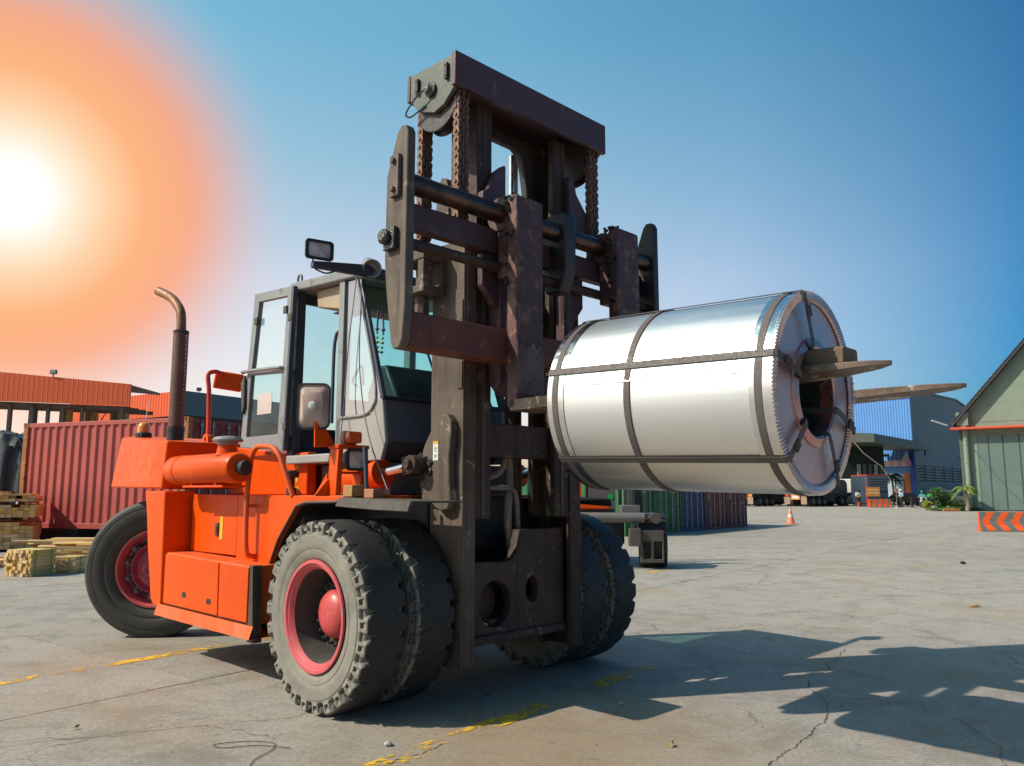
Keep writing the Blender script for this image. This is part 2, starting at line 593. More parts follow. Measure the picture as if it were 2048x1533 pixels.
crack([(9.3, 17.6), (11, 16.5), (13.5, 15.9)], 0.02, 9)
crack([(-6.4, 10.3), (-4.6, 11.5), (-3.7, 12.4)], 0.014, 10)
crack([(-7.0, 8.1), (-5.2, 8.6), (-4.4, 9.4)], 0.011, 11)

def paint_mat(name='worn_yellow_paint', lo=0.60, hi=0.665):
    m, t, b = new_mat(name)
    g = t.nodes.new('ShaderNodeNewGeometry')
    v = g.outputs['Position']
    n1 = noise(t, v, 1.7, 8, 0.7)
    n2 = noise(t, v, 16, 8, 0.75)
    a = mth(t, 'ADD', mth(t, 'MULTIPLY', n1, 0.75), mth(t, 'MULTIPLY', n2, 0.45))
    al = mapr(t, a, lo, hi)
    tr = t.nodes.new('ShaderNodeBsdfTransparent')
    mx = t.nodes.new('ShaderNodeMixShader')
    b.inputs['Base Color'].default_value = (0.74, 0.42, 0.03, 1)
    b.inputs['Roughness'].default_value = 0.7
    link(t, al, mx.inputs[0])
    link(t, tr.outputs[0], mx.inputs[1])
    link(t, b.outputs[0], mx.inputs[2])
    link(t, mx.outputs[0], t.nodes['Material Output'].inputs[0])
    return m
M_YEL = paint_mat()
M_YELF = paint_mat('faint_yellow_paint', 0.645, 0.75)
def paint_line(a, b0, b1, w=0.13, m=None):
    mb = MB()
    p, q = gv * a + gw * b0, gv * a + gw * b1
    n = gv * w / 2
    mb.add([(c.x, c.y, 0.004) for c in (p - n, p + n, q + n, q - n)], [(0, 1, 2, 3)])
    kind(mb.obj('painted_line', m or M_YEL), 'structure')
paint_line(-3.40, 1.5, 6.5, 0.17)
paint_line(-3.40, 6.7, 24.0, 0.14, M_YELF)
paint_line(-7.2, 1.0, 16.0, 0.14)
paint_line(-4.5, 26.0, 40.0, 0.2, M_YELF)

# ================================================================== FORKLIFT
S = 1.5 / 1.3
FL = empty('forklift', (-0.26, 6.60, 0), R(-45.02), scale=S)
tag(FL, 'big orange heavy forklift with raised dark mast carrying the steel coil', 'forklift')
M_ORG = pm('orange_paint', (0.74, 0.085, 0.002), (0.64, 0.066, 0.002), rough=0.40, ns=1.2, bump=0.05, wear=(0.30, 0.075, 0.025), wear_amt=-0.055, wear_scale=14, streak=(0.42, 0.085, 0.02), streak_amt=0.02, spec=0.2)
M_ORGD = pm('dusty_orange_paint', (0.70, 0.095, 0.008), (0.56, 0.12, 0.04), rough=0.6, ns=3, bump=0.1, wear=(0.34, 0.19, 0.12), wear_amt=0.0, spec=0.3)
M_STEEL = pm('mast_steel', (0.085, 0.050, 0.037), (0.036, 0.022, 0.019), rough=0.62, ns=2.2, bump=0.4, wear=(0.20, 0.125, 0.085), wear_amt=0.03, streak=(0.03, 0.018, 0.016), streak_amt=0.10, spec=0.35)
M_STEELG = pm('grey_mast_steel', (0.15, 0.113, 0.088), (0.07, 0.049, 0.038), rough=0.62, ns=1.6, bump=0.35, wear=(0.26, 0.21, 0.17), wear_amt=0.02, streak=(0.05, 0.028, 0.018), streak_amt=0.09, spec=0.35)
M_STEELD = pm('oily_dark_steel', (0.028, 0.024, 0.025), (0.055, 0.036, 0.032), rough=0.45, ns=3, bump=0.5, wear=(0.11, 0.065, 0.05), wear_amt=0.0, spec=0.5)
M_PLUM = pm('plum_brown_paint', (0.095, 0.042, 0.048), (0.075, 0.035, 0.04), rough=0.5, ns=2.0, bump=0.12, wear=(0.15, 0.075, 0.07), wear_amt=0.03)
M_FORK = pm('rusty_fork_steel', (0.125, 0.045, 0.040), (0.060, 0.028, 0.030), rough=0.55, ns=5, bump=0.5, wear=(0.22, 0.10, 0.07), wear_amt=0.08, streak=(0.05, 0.025, 0.025), streak_amt=0.05)
M_RUST = pm('rust_red_steel', (0.185, 0.052, 0.030), (0.125, 0.040, 0.028), rough=0.65, ns=5, bump=0.4, wear=(0.25, 0.075, 0.03), wear_amt=0.06, streak=(0.08, 0.03, 0.025), streak_amt=0.08)
M_BLADE = pm('worn_fork_blade', (0.24, 0.165, 0.12), (0.11, 0.07, 0.05), rough=0.5, metal=0.25, ns=5, bump=0.6, wear=(0.62, 0.55, 0.48), wear_amt=0.05, wear_scale=6)
M_GREASE = pm('black_grease', (0.018, 0.017, 0.018), (0.03, 0.025, 0.02), rough=0.25, ns=14, bump=1.0, spec=0.7)
M_CHAIN = pm('rusty_chain', (0.20, 0.105, 0.07), (0.10, 0.055, 0.045), rough=0.6, metal=0.2, ns=12, bump=0.4, wear=(0.30, 0.14, 0.06), wear_amt=0.08)
M_CABG = pm('grey_cab_paint', (0.26, 0.255, 0.25), (0.20, 0.20, 0.205), rough=0.45, ns=2, bump=0.06, wear=(0.14, 0.12, 0.11), wear_amt=0.02)
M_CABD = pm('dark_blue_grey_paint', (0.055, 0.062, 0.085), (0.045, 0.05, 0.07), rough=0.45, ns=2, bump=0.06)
M_CABL = pm('light_grey_cab_panel', (0.34, 0.325, 0.305), (0.27, 0.255, 0.24), rough=0.5, ns=2, bump=0.06, streak=(0.27, 0.24, 0.22), streak_amt=0.03)
M_RUB = pm('black_rubber', (0.022, 0.022, 0.023), (0.03, 0.03, 0.03), rough=0.7, ns=6, bump=0.2)
M_BLK = pm('black_metal', (0.02, 0.02, 0.022), rough=0.5, ns=5)
M_CHR = pm('chrome', (0.75, 0.75, 0.76), (0.62, 0.62, 0.63), rough=0.14, metal=1.0, ns=3, bump=0.02, rv=0.05)
M_SHAFT = pm('oily_shaft', (0.16, 0.085, 0.055), (0.05, 0.04, 0.04), rough=0.28, metal=0.75, ns=5, bump=0.25, rv=0.1)
M_PINK = pm('faded_pink_red_rim', (0.62, 0.10, 0.10), (0.50, 0.075, 0.10), rough=0.5, ns=4, bump=0.15, wear=(0.35, 0.16, 0.14), wear_amt=0.06)
M_PINKD = pm('magenta_red_hub', (0.42, 0.05, 0.075), (0.30, 0.03, 0.09), rough=0.45, ns=5, bump=0.1, wear=(0.62, 0.12, 0.08), wear_amt=0.12, wear_scale=5)
M_HUBR = pm('hub_red', (0.52, 0.055, 0.035), (0.50, 0.07, 0.085), rough=0.42, ns=4, bump=0.1, wear=(0.5, 0.15, 0.12), wear_amt=0.05)
M_DUST = pm('dusty_dark_steel', (0.10, 0.085, 0.07), (0.055, 0.048, 0.042), rough=0.85, ns=6, bump=0.3)
M_TAN = pm('tan_plastic', (0.42, 0.31, 0.22), (0.36, 0.25, 0.17), rough=0.6, ns=4)
M_MIRB = pm('dull_pink_grey_mirror_back', (0.50, 0.36, 0.31), (0.38, 0.24, 0.205), rough=0.5, ns=5, wear=(0.45, 0.38, 0.34), wear_amt=0.06)
M_WOODB = pm('pale_timber_block', (0.48, 0.27, 0.10), (0.36, 0.19, 0.07), rough=0.75, ns=6, bump=0.3)
M_GLS = glass('cab_glass', (0.62, 0.90, 0.88))
M_GLSB = glass('cab_windscreen_glass', (0.55, 0.90, 0.90))
M_AMB = pm('amber_lens', (0.75, 0.26, 0.01), rough=0.15, ns=3, bump=0, coat=0.6)
M_ORL = pm('orange_lens', (0.80, 0.11, 0.01), (0.6, 0.07, 0.01), rough=0.2, ns=30, bump=0.1, coat=0.5)
M_LENS = pm('lamp_lens', (0.50, 0.36, 0.32), (0.74, 0.68, 0.66), rough=0.15, metal=0.1, ns=8, bump=0.25, rv=0.06)
M_WHT = pm('white_sticker', (0.72, 0.70, 0.66), rough=0.5, ns=5, bump=0)
M_YELS = pm('yellow_sticker', (0.72, 0.42, 0.03), rough=0.5, ns=5, bump=0)
M_INK = pm('dark_print', (0.05, 0.045, 0.04), rough=0.6, ns=5, bump=0)

# ---- tyres and wheels
def tyre_mat(name, side, tread):
    m, t, b = new_mat(name)
    v = coords(t)
    n = noise(t, v, 4, 8, 0.65)
    n2 = noise(t, v, 26, 5, 0.6)
    at = t.nodes.new('ShaderNodeAttribute')
    at.attribute_name = 'dust'
    sd = mixc(t, mapr(t, n, 0.35, 0.65), side, tuple(x * 0.62 for x in side))
    tr = mixc(t, mapr(t, n, 0.4, 0.62), tread, tuple(x * 1.5 for x in tread))
    f = mth(t, 'ADD', at.outputs['Fac'], mth(t, 'MULTIPLY', mth(t, 'SUBTRACT', n2, 0.5), 0.45))
    link(t, mixc(t, mapr(t, f, 0.1, 0.9), tr, sd), b.inputs['Base Color'])
    b.inputs['Roughness'].default_value = 0.62
    b.inputs['Specular IOR Level'].default_value = 0.35
    add_bump(t, b, n2, 0.3, 0.006)
    return m
M_TYRE = tyre_mat('dusty_tyre_rubber', (0.27, 0.245, 0.205), (0.030, 0.028, 0.028))
M_TYRER = tyre_mat('dark_tyre_rubber', (0.075, 0.070, 0.058), (0.045, 0.042, 0.038))

def smooth01(x):
    x = max(0.0, min(1.0, x))
    return x * x * (3 - 2 * x)
def tyre_mesh(name, mat, R0, W, lugs, flat=0.03, ribs=False):
    """axis along local Y, outer side at y=-W/2"""
    hw = W / 2
    if ribs:
        prof = [(0.56, -0.70), (0.60, -0.84), (0.66, -0.93), (0.70, -0.955), (0.71, -0.94), (0.72, -0.97), (0.78, -1.0), (0.84, -1.0), (0.865, -0.985), (0.87, -0.965), (0.88, -0.975),
                (0.92, -0.95), (0.925, -0.925), (0.94, -0.925), (0.945, -0.90), (0.962, -0.88), (0.985, -0.80), (0.992, -0.72), (0.975, -0.66), (0.975, -0.60), (1.0, -0.55), (1.0, -0.30), (0.98, -0.26), (0.98, -0.2), (1.0, -0.16), (1.0, 0)]
    else:
        prof = [(0.555, -0.66), (0.575, -0.80), (0.62, -0.90), (0.66, -0.945), (0.685, -0.96), (0.69, -0.94), (0.70, -0.97), (0.75, -0.99), (0.80, -1.0), (0.835, -0.995), (0.84, -0.97),
                (0.852, -0.965), (0.87, -0.985), (0.885, -0.99), (0.90, -0.99), (0.915, -0.985), (0.93, -0.98), (0.945, -0.972), (0.958, -0.96), (0.97, -0.94), (0.98, -0.91), (0.986, -0.87), (0.99, -0.82), (0.993, -0.76),
                (0.995, -0.69), (0.997, -0.61), (0.998, -0.52), (0.999, -0.43), (1.0, -0.33), (1.0, -0.2), (1.0, 0)]
    prof = [(r * R0, y * hw) for r, y in prof]
    prof = prof + [(r, -y) for r, y in reversed(prof[:-1])]
    N = lugs * 16 if lugs else 96
    m = len(prof)
    vs, du = [], []
    rr = random.Random(5)
    jit = [rr.uniform(0.75, 1.2) for _ in range(max(lugs, 1))]
    for k in range(N):
        th = 2 * math.pi * k / N
        ph = (k / 16.0) % 1.0 if lugs else 0
        li = int(k / 16) % max(lugs, 1)
        for i, (r, y) in enumerate(prof):
            d = 0.0
            ay = abs(y) / hw
            if lugs and r > 0.855 * R0:
                # s: 0 at the side of the shoulder, 1 well inside the tread
                s = (1 - ay) / 0.50
                if s < 1.0:
                    side_fade = smooth01((r / R0 - 0.858) / 0.03)
                    c = 0.5 + 0.10 * s
                    half = 0.19 * max(0.0, 1 - s * 1.5) ** 1.1 + 0.05
                    g = smooth01((half - abs(ph - c)) / 0.06 + 0.5)
                    d = 0.030 * g * side_fade * (1 - smooth01((s - 0.75) / 0.25)) * jit[li]
                    # square pocket in the side of the block
                    if 0.895 < r / R0 < 0.965 and ay > 0.9 and (ph < 0.13 or ph > 0.89):
                        d += 0.022
            rad, yy = r, y
            if d:
                sg = -1 if y < 0 else 1
                if ay > 0.93 and r / R0 < 0.95:
                    yy = y - sg * d * 0.95
                    rad = r - d * 0.25
                else:
                    rad = r - d
                    yy = y - sg * d * 0.35
            x, z = rad * math.cos(th), rad * math.sin(th)
            zf = -R0 + flat
            if z < zf:
                z = zf + (z - zf) * 0.12
                yy *= 1.03
            vs.append((x, yy, z))
            sd = 1.0 if (r < 0.965 * R0 or (ay > 0.9)) else 0.0
            if ribs and r < 0.9 * R0:
                sd = 0.75
            du.append(sd if d < 0.012 else 0.8)
    fs = []
    for k in range(N):
        k2 = (k + 1) % N
        for i in range(m - 1):
            fs.append((k * m + i, k * m + i + 1, k2 * m + i + 1, k2 * m + i))
    me = bpy.data.meshes.new(name)
    me.from_pydata(vs, [], fs)
    bm = bmesh.new()
    bm.from_mesh(me)
    bmesh.ops.recalc_face_normals(bm, faces=bm.faces)
    bm.to_mesh(me)
    bm.free()
    me.materials.append(mat)
    at = me.attributes.new('dust', 'FLOAT', 'POINT')
    at.data.foreach_set('value', du)
    me.polygons.foreach_set('use_smooth', [True] * len(me.polygons))
    me.set_sharp_from_angle(angle=R(38))
    return me
ME_TYRE = tyre_mesh('tyre', M_TYRE, 0.57, 0.295, 26)
ME_TYRER = tyre_mesh('tyre', M_TYRER, 0.625, 0.34, 0, 0.02, True)
def rim_mesh():
    mb = MB()
    mb.lathe([(0.322, -0.118), (0.334, -0.132), (0.330, -0.142), (0.312, -0.142), (0.302, -0.128), (0.296, -0.128), (0.288, -0.118), (0.276, -0.10)], (0, 0, 0), (0, 1, 0), 64, False, False)
    mb.cur = 1
    mb.lathe([(0.276, -0.10), (0.268, 0.02), (0.262, 0.11), (0.20, 0.125), (0.0, 0.125)], (0, 0, 0), (0, 1, 0), 64, False, False)
    mb.lathe([(0.322, -0.118), (0.30, 0.13)], (0, 0, 0), (0, 1, 0), 64, False, False)
    return mb.mesh('rim', [M_PINK, M_DUST], 35)
ME_RIM = rim_mesh()
def hub_mesh():
    mb = MB()
    mb.lathe([(0.0, -0.05), (0.05, -0.049), (0.09, -0.042), (0.125, -0.022), (0.145, 0.005), (0.152, 0.035), (0.155, 0.06), (0.165, 0.065)], (0, 0, 0), (0, 1, 0), 40, False, False)
    mb.cur = 1
    mb.lathe([(0.165, 0.045), (0.205, 0.045), (0.21, 0.055), (0.21, 0.11)], (0, 0, 0), (0, 1, 0), 40, False, False)
    return mb.mesh('hub', [M_HUBR, M_DUST], 35)
ME_HUB = hub_mesh()
def nut_mesh(r, h):
    mb = MB()
    mb.lathe([(r, 0), (r, -h)], (0, 0, 0), (0, 1, 0), 6)
    mb.lathe([(r * 0.55, -h), (r * 0.5, -h * 1.9)], (0, 0, 0), (0, 1, 0), 8)
    return mb.mesh('wheel_nut', [M_DUST])
ME_NUT = nut_mesh(0.013, 0.02)
AXX, AXZ = -0.13, 0.562
def front_wheel(y, side, hub, spin):
    w = empty('wheel', (AXX, y, AXZ), 0 if side < 0 else math.pi, FL)
    link_obj('tyre', ME_TYRE, w, rot=(0, spin, 0) if False else (0, 0, 0))
    link_obj('rim', ME_RIM, w)
    if hub:
        h = link_obj('hub', ME_HUB, w, (0, 0.0, 0))
        for k in range(20):
            a = 2 * math.pi * k / 20
            link_obj('wheel_nut', ME_NUT, w, (0.188 * math.cos(a), 0.045, 0.188 * math.sin(a)))
for sgn in (-1, 1):
    front_wheel(sgn * 1.102, sgn, True, 0)
    front_wheel(sgn * 0.735, sgn, False, 0.1)
axb = MB()
axb.lathe([(0.13, -0.95), (0.13, 0.95)], (AXX, 0, AXZ), (0, 1, 0), 24)
axb.box(AXX - 0.16, AXX + 0.16, -0.55, 0.55, AXZ - 0.14, AXZ + 0.16)
axb.obj('front_axle', M_DUST, FL, 0.01)

def rear_rim_mesh():
    mb = MB()
    mb.lathe([(0.345, -0.115), (0.357, -0.13), (0.352, -0.142), (0.335, -0.142), (0.322, -0.125), (0.318, -0.10), (0.305, -0.085), (0.298, -0.03), (0.275, -0.015)], (0, 0, 0), (0, 1, 0), 72, False, False)
    mb.lathe([(0.345, -0.115), (0.33, 0.14)], (0, 0, 0), (0, 1, 0), 64, False, False)
    mb.cur = 1
    mb.lathe([(0.275, -0.015), (0.235, -0.01), (0.0, -0.01)], (0, 0, 0), (0, 1, 0), 64, False, False)
    return mb.mesh('rim', [M_PINK, M_BLK], 35)
def rear_hub_mesh():
    mb = MB()
    mb.lathe([(0.238, -0.012), (0.240, -0.075), (0.232, -0.088), (0.222, -0.086), (0.19, -0.05), (0.13, -0.045)], (0, 0, 0), (0, 1, 0), 48, False, False)
    mb.lathe([(0.135, -0.04), (0.135, -0.095), (0.125, -0.105), (0.0, -0.108)], (0, 0, 0), (0, 1, 0), 40, False, False)
    for k in range(6):
        a = 2 * math.pi * (k + 0.3) / 6
        mb.lathe([(0.012, -0.10), (0.011, -0.122)], (0.098 * math.cos(a), 0, 0.098 * math.sin(a)), (0, 1, 0), 6)
    return mb.mesh('hub', [M_PINKD], 30)
def clamp_mesh():
    mb = MB()
    mb.box(-0.032, 0.032, -0.06, -0.01, 0.242, 0.298)
    mb.lathe([(0.026, -0.06), (0.026, -0.072)], (0, 0, 0.272), (0, 1, 0), 12)
    mb.lathe([(0.020, -0.07), (0.018, -0.10)], (0, 0, 0.272), (0, 1, 0), 6)
    return mb.mesh('wheel_clamp', [M_DUST])
ME_RRIM, ME_RHUB, ME_CLAMP = rear_rim_mesh(), rear_hub_mesh(), clamp_mesh()
ME_CLAMP.materials[0] = pm('worn_clamp_steel', (0.22, 0.17, 0.15), (0.12, 0.09, 0.08), rough=0.45, metal=0.4, ns=12, bump=0.3)
def rear_wheel(x, y, rz):
    w = empty('wheel', (x, y, 0.612), rz, FL)
    link_obj('tyre', ME_TYRER, w)
    link_obj('rim', ME_RRIM, w)
    link_obj('hub', ME_RHUB, w)
    for k in range(12):
        link_obj('wheel_clamp', ME_CLAMP, w, rot=(0, 2 * math.pi * (k + 0.35) / 12, 0))
rear_wheel(-3.47, -0.83, R(51))
rear_wheel(-3.47, 0.83, R(45) + math.pi)
rb = MB()
rb.box(-3.6, -3.34, -0.75, 0.75, 0.5, 0.74)
rb.obj('rear_axle', M_DUST, FL, 0.02)

# ---- chassis, counterweight, deck
cb = MB()
cb.box(-3.0, 0.05, -0.55, 0.55, 0.42, 1.2)
cb.box(-0.75, 0.1, -0.56, 0.56, 0.9, 1.26)
cb.obj('chassis', M_BLK, FL, 0.01)
ub = MB()
ub.box(-2.5, -0.85, -0.9, 0.9, 0.45, 1.25)
ub.obj('inner_frame', M_DUST, FL, 0.01)

cw = MB()
side = [(-3.80, 1.34), (-3.60, 1.80), (-2.57, 1.725), (-2.62, 1.325)]
back = [(-4.30, 1.40), (-4.14, 1.86), (-2.45, 1.725), (-2.5, 1.325)]
N_ = 4
ring = []
for yy, s_ in ((-1.2, 0), (-0.9, 1), (0.9, 1), (1.2, 0)):
    src = back if s_ else side
    ring.append([(x, yy, z) for x, z in src])
# front face is flush: keep the front corners in one plane
for r_ in ring:
    r_[2] = (-2.55, r_[2][1], 1.725)
    r_[3] = (-2.61, r_[3][1], 1.325)
vs = [p for r_ in ring for p in r_]
fs = [(0, 1, 2, 3), (15, 14, 13, 12)]
for a in range(3):
    for k in range(4):
        fs.append((a * 4 + k, (a + 1) * 4 + k, (a + 1) * 4 + (k + 1) % 4, a * 4 + (k + 1) % 4))
cw.add(vs, fs)
cw.obj('counterweight', M_ORG, FL, 0.018, seg=3)
# arch leg in front of each rear wheel
for sg in (-1, 1):
    leg = MB()
    prof = [(-2.965, 1.31), (-2.90, 1.10), (-2.835, 0.82), (-2.76, 0.58), (-2.72, 0.43), (-2.66, 0.385), (-2.50, 0.37), (-2.545, 1.31)]
    leg.prism(prof, sg * 1.2, sg * 0.93, 'y')
    leg.obj('wheel_arch_leg', M_ORG, FL, 0.012)
    # front face of the leg, and the step box
    sb = MB()
    sb.prism([(-2.47, 0.40), (-2.47, 0.815), (-1.05, 0.795), (-1.03, 0.40)], sg * 1.185, sg * 0.92, 'y')
    sb.obj('step_box', M_ORGD, FL, 0.01)
    d1 = plate('step_door', [(-2.455, 0.42), (-2.455, 0.805), (-1.50, 0.79), (-1.485, 0.42)], [], min(sg * 1.186, sg * 1.20), max(sg * 1.186, sg * 1.20), 'y', M_ORG, FL, 0.004)
    for x, z in ((-2.06, 0.515), (-1.63, 0.505)):
        sl_ = MB()
        sl_.prism(rrect(x - 0.036, x + 0.036, z - 0.02, z + 0.02, 0.012, 3), sg * 1.1995, sg * 1.2015, 'y')
        sl_.obj('slot', M_BLK, d1)
    d2 = plate('step_door', [(-1.468, 0.42), (-1.478, 0.79), (-1.04, 0.785), (-1.04, 0.42)], [], min(sg * 1.186, sg * 1.20), max(sg * 1.186, sg * 1.20), 'y', M_ORG, FL, 0.004)
    # lip below the step box
    rl = random.Random(11)
    lip = MB()
    n = 18
    top, bot, inn = [], [], []
    for k in range(n + 1):
        x = -2.56 + (1.62) * k / n
        wob = rl.uniform(-0.012, 0.012)
        top.append((x, sg * 1.20, 0.405))
        bot.append((x, sg * (1.225 + wob), 0.318 + wob * 0.5 - (0.0 if k < 16 else 0.0)))
        inn.append((x, sg * 0.93, 0.33))
    for k in range(n):
        lip.add([top[k], top[k + 1], bot[k + 1], bot[k], inn[k], inn[k + 1]], [(0, 1, 2, 3), (3, 2, 5, 4)])
    lip.obj('lower_lip', M_ORGD, FL)
    # side panel and fender with the wheel arch
    arch = [(-1.02, 0.31), (-1.26, 0.31), (-1.255, 0.48), (-1.18, 0.72), (-1.03, 0.97), (-0.80, 1.20), (-0.72, 1.215), (-0.10, 1.235)]
    pts = [(-2.36, 0.80), (-2.36, 1.285), (-0.10, 1.275), (-0.10, 1.235), (-0.72, 1.215), (-0.80, 1.20), (-1.03, 0.97), (-1.18, 0.72), (-1.255, 0.48), (-1.26, 0.80)]
    pts = [(-2.36, 0.80), (-2.36, 1.285), (-0.10, 1.272), (-0.10, 1.238), (-0.66, 1.225), (-0.78, 1.20), (-1.01, 0.97), (-1.16, 0.72), (-1.23, 0.5), (-1.24, 0.42), (-1.27, 0.42), (-1.27, 0.80)]
    pl_ = plate('side_panel', [(-1.66, 0.80)] + pts[1:1] + [(-1.66, 1.28), (-0.10, 1.272), (-0.10, 1.238), (-0.66, 1.225), (-0.78, 1.20), (-1.01, 0.97), (-1.16, 0.72), (-1.23, 0.5), (-1.24, 0.42), (-1.34, 0.42), (-1.34, 0.80)], [],
                min(sg * 0.99, sg * 0.96), max(sg * 0.99, sg * 0.96), 'y', M_ORG, FL, 0.006)
    pd = plate('side_door', [(-2.485, 0.82), (-2.485, 1.282), (-1.672, 1.28), (-1.672, 0.82)], [], min(sg * 0.985, sg * 0.955), max(sg * 0.985, sg * 0.955), 'y', M_ORG, FL, 0.006)
    if sg < 0:
        hd = MB()
        hd.box(-2.02, -1.975, -1.0, -0.984, 0.96, 1.06)
        hd.box(-2.005, -1.985, -1.006, -0.99, 0.985, 1.035)
        hd.obj('latch', M_DUST, pd, 0.004)
        st = MB()
        st.box(-1.955, -1.905, -0.9885, -0.9855, 0.93, 1.11)
        st.obj('sticker', M_YELS, pd)
    # curved fender skin over the tyres
    fen = MB()
    prof = [(-1.27, 0.30), (-1.245, 0.48), (-1.165, 0.72), (-1.015, 0.97), (-0.785, 1.205), (-0.66, 1.23), (-0.10, 1.243)]
    outy, iny = sg * 0.99, sg * 0.56
    for (x0, z0), (x1, z1) in zip(prof[:-1], prof[1:]):
        fen.add([(x0, outy, z0), (x1, outy, z1), (x1, iny, z1), (x0, iny, z0)], [(0, 1, 2, 3)])
    fen.obj('fender', M_BLK, FL, smooth=50)
    lipf = MB()
    lipf.tube([(x, sg * 0.995, z) for x, z in prof], 0.012, 6)
    lipf.obj('arch_lip', M_STEELG, FL, smooth=60)
    mf = MB()
    mf.prism([(-1.045, 0.29), (-1.055, 0.80), (-1.0, 0.80), (-0.96, 0.29)], sg * 1.19, sg * 1.12, 'y')
    mf.obj('mudflap', M_STEELG, FL, 0.004)
    # bent dark front fender plate
    XE = 0.62 if sg < 0 else 0.30
    ff = MB()
    ff.add([(-0.10, sg * 0.72, 1.262), (XE, sg * 0.72, 1.25), (XE, sg * 1.10, 1.25), (-0.10, sg * 1.10, 1.268),
            (XE, sg * 1.12, 1.195), (XE * 0.5, sg * 1.13, 1.20), (-0.10, sg * 1.125, 1.215), (XE * 0.5, sg * 1.10, 1.256)],
           [(0, 1, 2, 7, 3), (3, 7, 5, 6), (7, 2, 4, 5)])
    ffo = ff.obj('front_fender_plate', M_DUST, FL)
    sol = ffo.modifiers.new('thick', 'SOLIDIFY')
    sol.thickness = 0.012
dk = MB()
dk.box(-2.5, -0.10, -0.955, 0.955, 1.25, 1.278)
dk.obj('deck', M_ORGD, FL, 0.004)
# engine hood behind and below the cab
hb = MB()
hb.prism([(-2.6, 1.28), (-2.6, 1.70), (-1.52, 1.60), (-1.52, 1.28)], -0.62, 0.62, 'y')
hb.obj('engine_hood', M_ORG, FL, 0.012)
hp = MB()
hp.box(-2.05, -1.16, -0.70, -0.62, 1.28, 1.60)
hpo = hp.obj('hood_side_panel', M_ORG, FL, 0.008)
for x, z, w_, h_ in ((-1.30, 1.50, 0.05, 0.05), (-1.30, 1.40, 0.03, 0.05), (-1.30, 1.33, 0.06, 0.02)):
    mb = MB()
    mb.box(x - w_ / 2, x + w_ / 2, -0.7035, -0.7005, z - h_ / 2, z + h_ / 2)
    mb.obj('sticker', M_YELS, hpo)
fp = MB()
fp.box(-1.12, -0.25, -0.60, 0.5, 1.28, 1.50)
fp.obj('cab_pedestal', pm('grey_pedestal', (0.15, 0.145, 0.14), (0.11, 0.105, 0.10), rough=0.55, ns=2), FL, 0.006)

# ---- air filter with its snorkel cap
af = MB()
af.lathe([(0.0, -2.49), (0.06, -2.488), (0.098, -2.475), (0.116, -2.44), (0.116, -2.30), (0.121, -2.295), (0.121, -2.27), (0.116, -2.265), (0.115, -1.36), (0.10, -1.335), (0.05, -1.33)], (0, -1.15, 1.478), (1, 0, 0), 40, False, True)
afo = af.obj('air_filter', M_ORG, FL, smooth=35)
nb = MB()
nb.lathe([(0.085, 1.57), (0.07, 1.63), (0.07, 1.655)], (-1.545, -1.15, 0), (0, 0, 1), 28)
nb.obj('filter_neck', M_ORG, afo, smooth=40)
cpb = MB()
cpb.lathe([(0.05, 1.645), (0.075, 1.652), (0.075, 1.672), (0.108, 1.676), (0.112, 1.688), (0.095, 1.708), (0.04, 1.716), (0.0, 1.716)], (-1.545, -1.15, 0), (0, 0, 1), 32)
cpb.obj('rain_cap', M_CABG, afo, smooth=40)
bk = MB()
bk.box(-2.2, -1.5, -1.20, -0.99, 1.335, 1.352)
bk.box(-2.08, -2.05, -1.19, -1.11, 1.352, 1.40)
bk.box(-1.66, -1.63, -1.19, -1.11, 1.352, 1.40)
bk.obj('filter_bracket', M_ORG, afo, 0.003)
el = MB()
el.tube([(-1.345, -1.14, 1.478), (-1.285, -1.125, 1.475)], 0.055, 14)
el.obj('intake_hose', M_RUB, afo, smooth=60)
oc = MB()
oc.lathe([(0.035, 1.278), (0.035, 1.33), (0.022, 1.335), (0.022, 1.40), (0.05, 1.405), (0.052, 1.445), (0.04, 1.455), (0, 1.455)], (-0.98, -0.93, 0), (0, 0, 1), 20)
oc.obj('filler_cap', M_BLK, FL, smooth=35)

# ---- hand rail
hr = MB()
hr.tube(arc([(-1.36, -0.985, 0.83), (-1.37, -1.06, 0.845), (-1.38, -1.065, 1.28), (-1.345, -1.05, 1.64), (-0.985, -1.05, 1.62), (-0.86, -0.985, 1.275)], 7), 0.019, 12)
hr.tube([(-1.38, -1.06, 1.20), (-1.38, -0.98, 1.20)], 0.012, 8)
hr.obj('hand_rail', M_ORGD, FL, smooth=60)

# ---- exhaust stack with perforated guard
ex = MB()
ex.lathe([(0.075, 1.74), (0.075, 1.86), (0.062, 1.87)], (-3.13, -0.9, 0), (0, 0, 1), 20)
ex.box(-3.25, -3.01, -1.0, -0.8, 1.735, 1.765)
exo = ex.obj('exhaust_base', M_BLK, FL, smooth=40)
pp = MB()
tp = [(-3.13, -0.9, 1.8), (-3.13, -0.9, 2.80), (-3.16, -0.9, 2.98), (-3.30, -0.92, 3.11), (-3.44, -0.94, 3.18), (-3.58, -0.96, 3.235)]
pp.tube(arc(tp, 6), 0.043, 16)
pp.obj('exhaust_pipe', pm('rusty_pipe', (0.30, 0.13, 0.06), (0.20, 0.09, 0.05), rough=0.55, metal=0.3, ns=5, bump=0.3, wear=(0.36, 0.20, 0.12), wear_amt=0.08), exo, smooth=60)
gd = MB()
GR, NS, NZ = 0.068, 22, 44
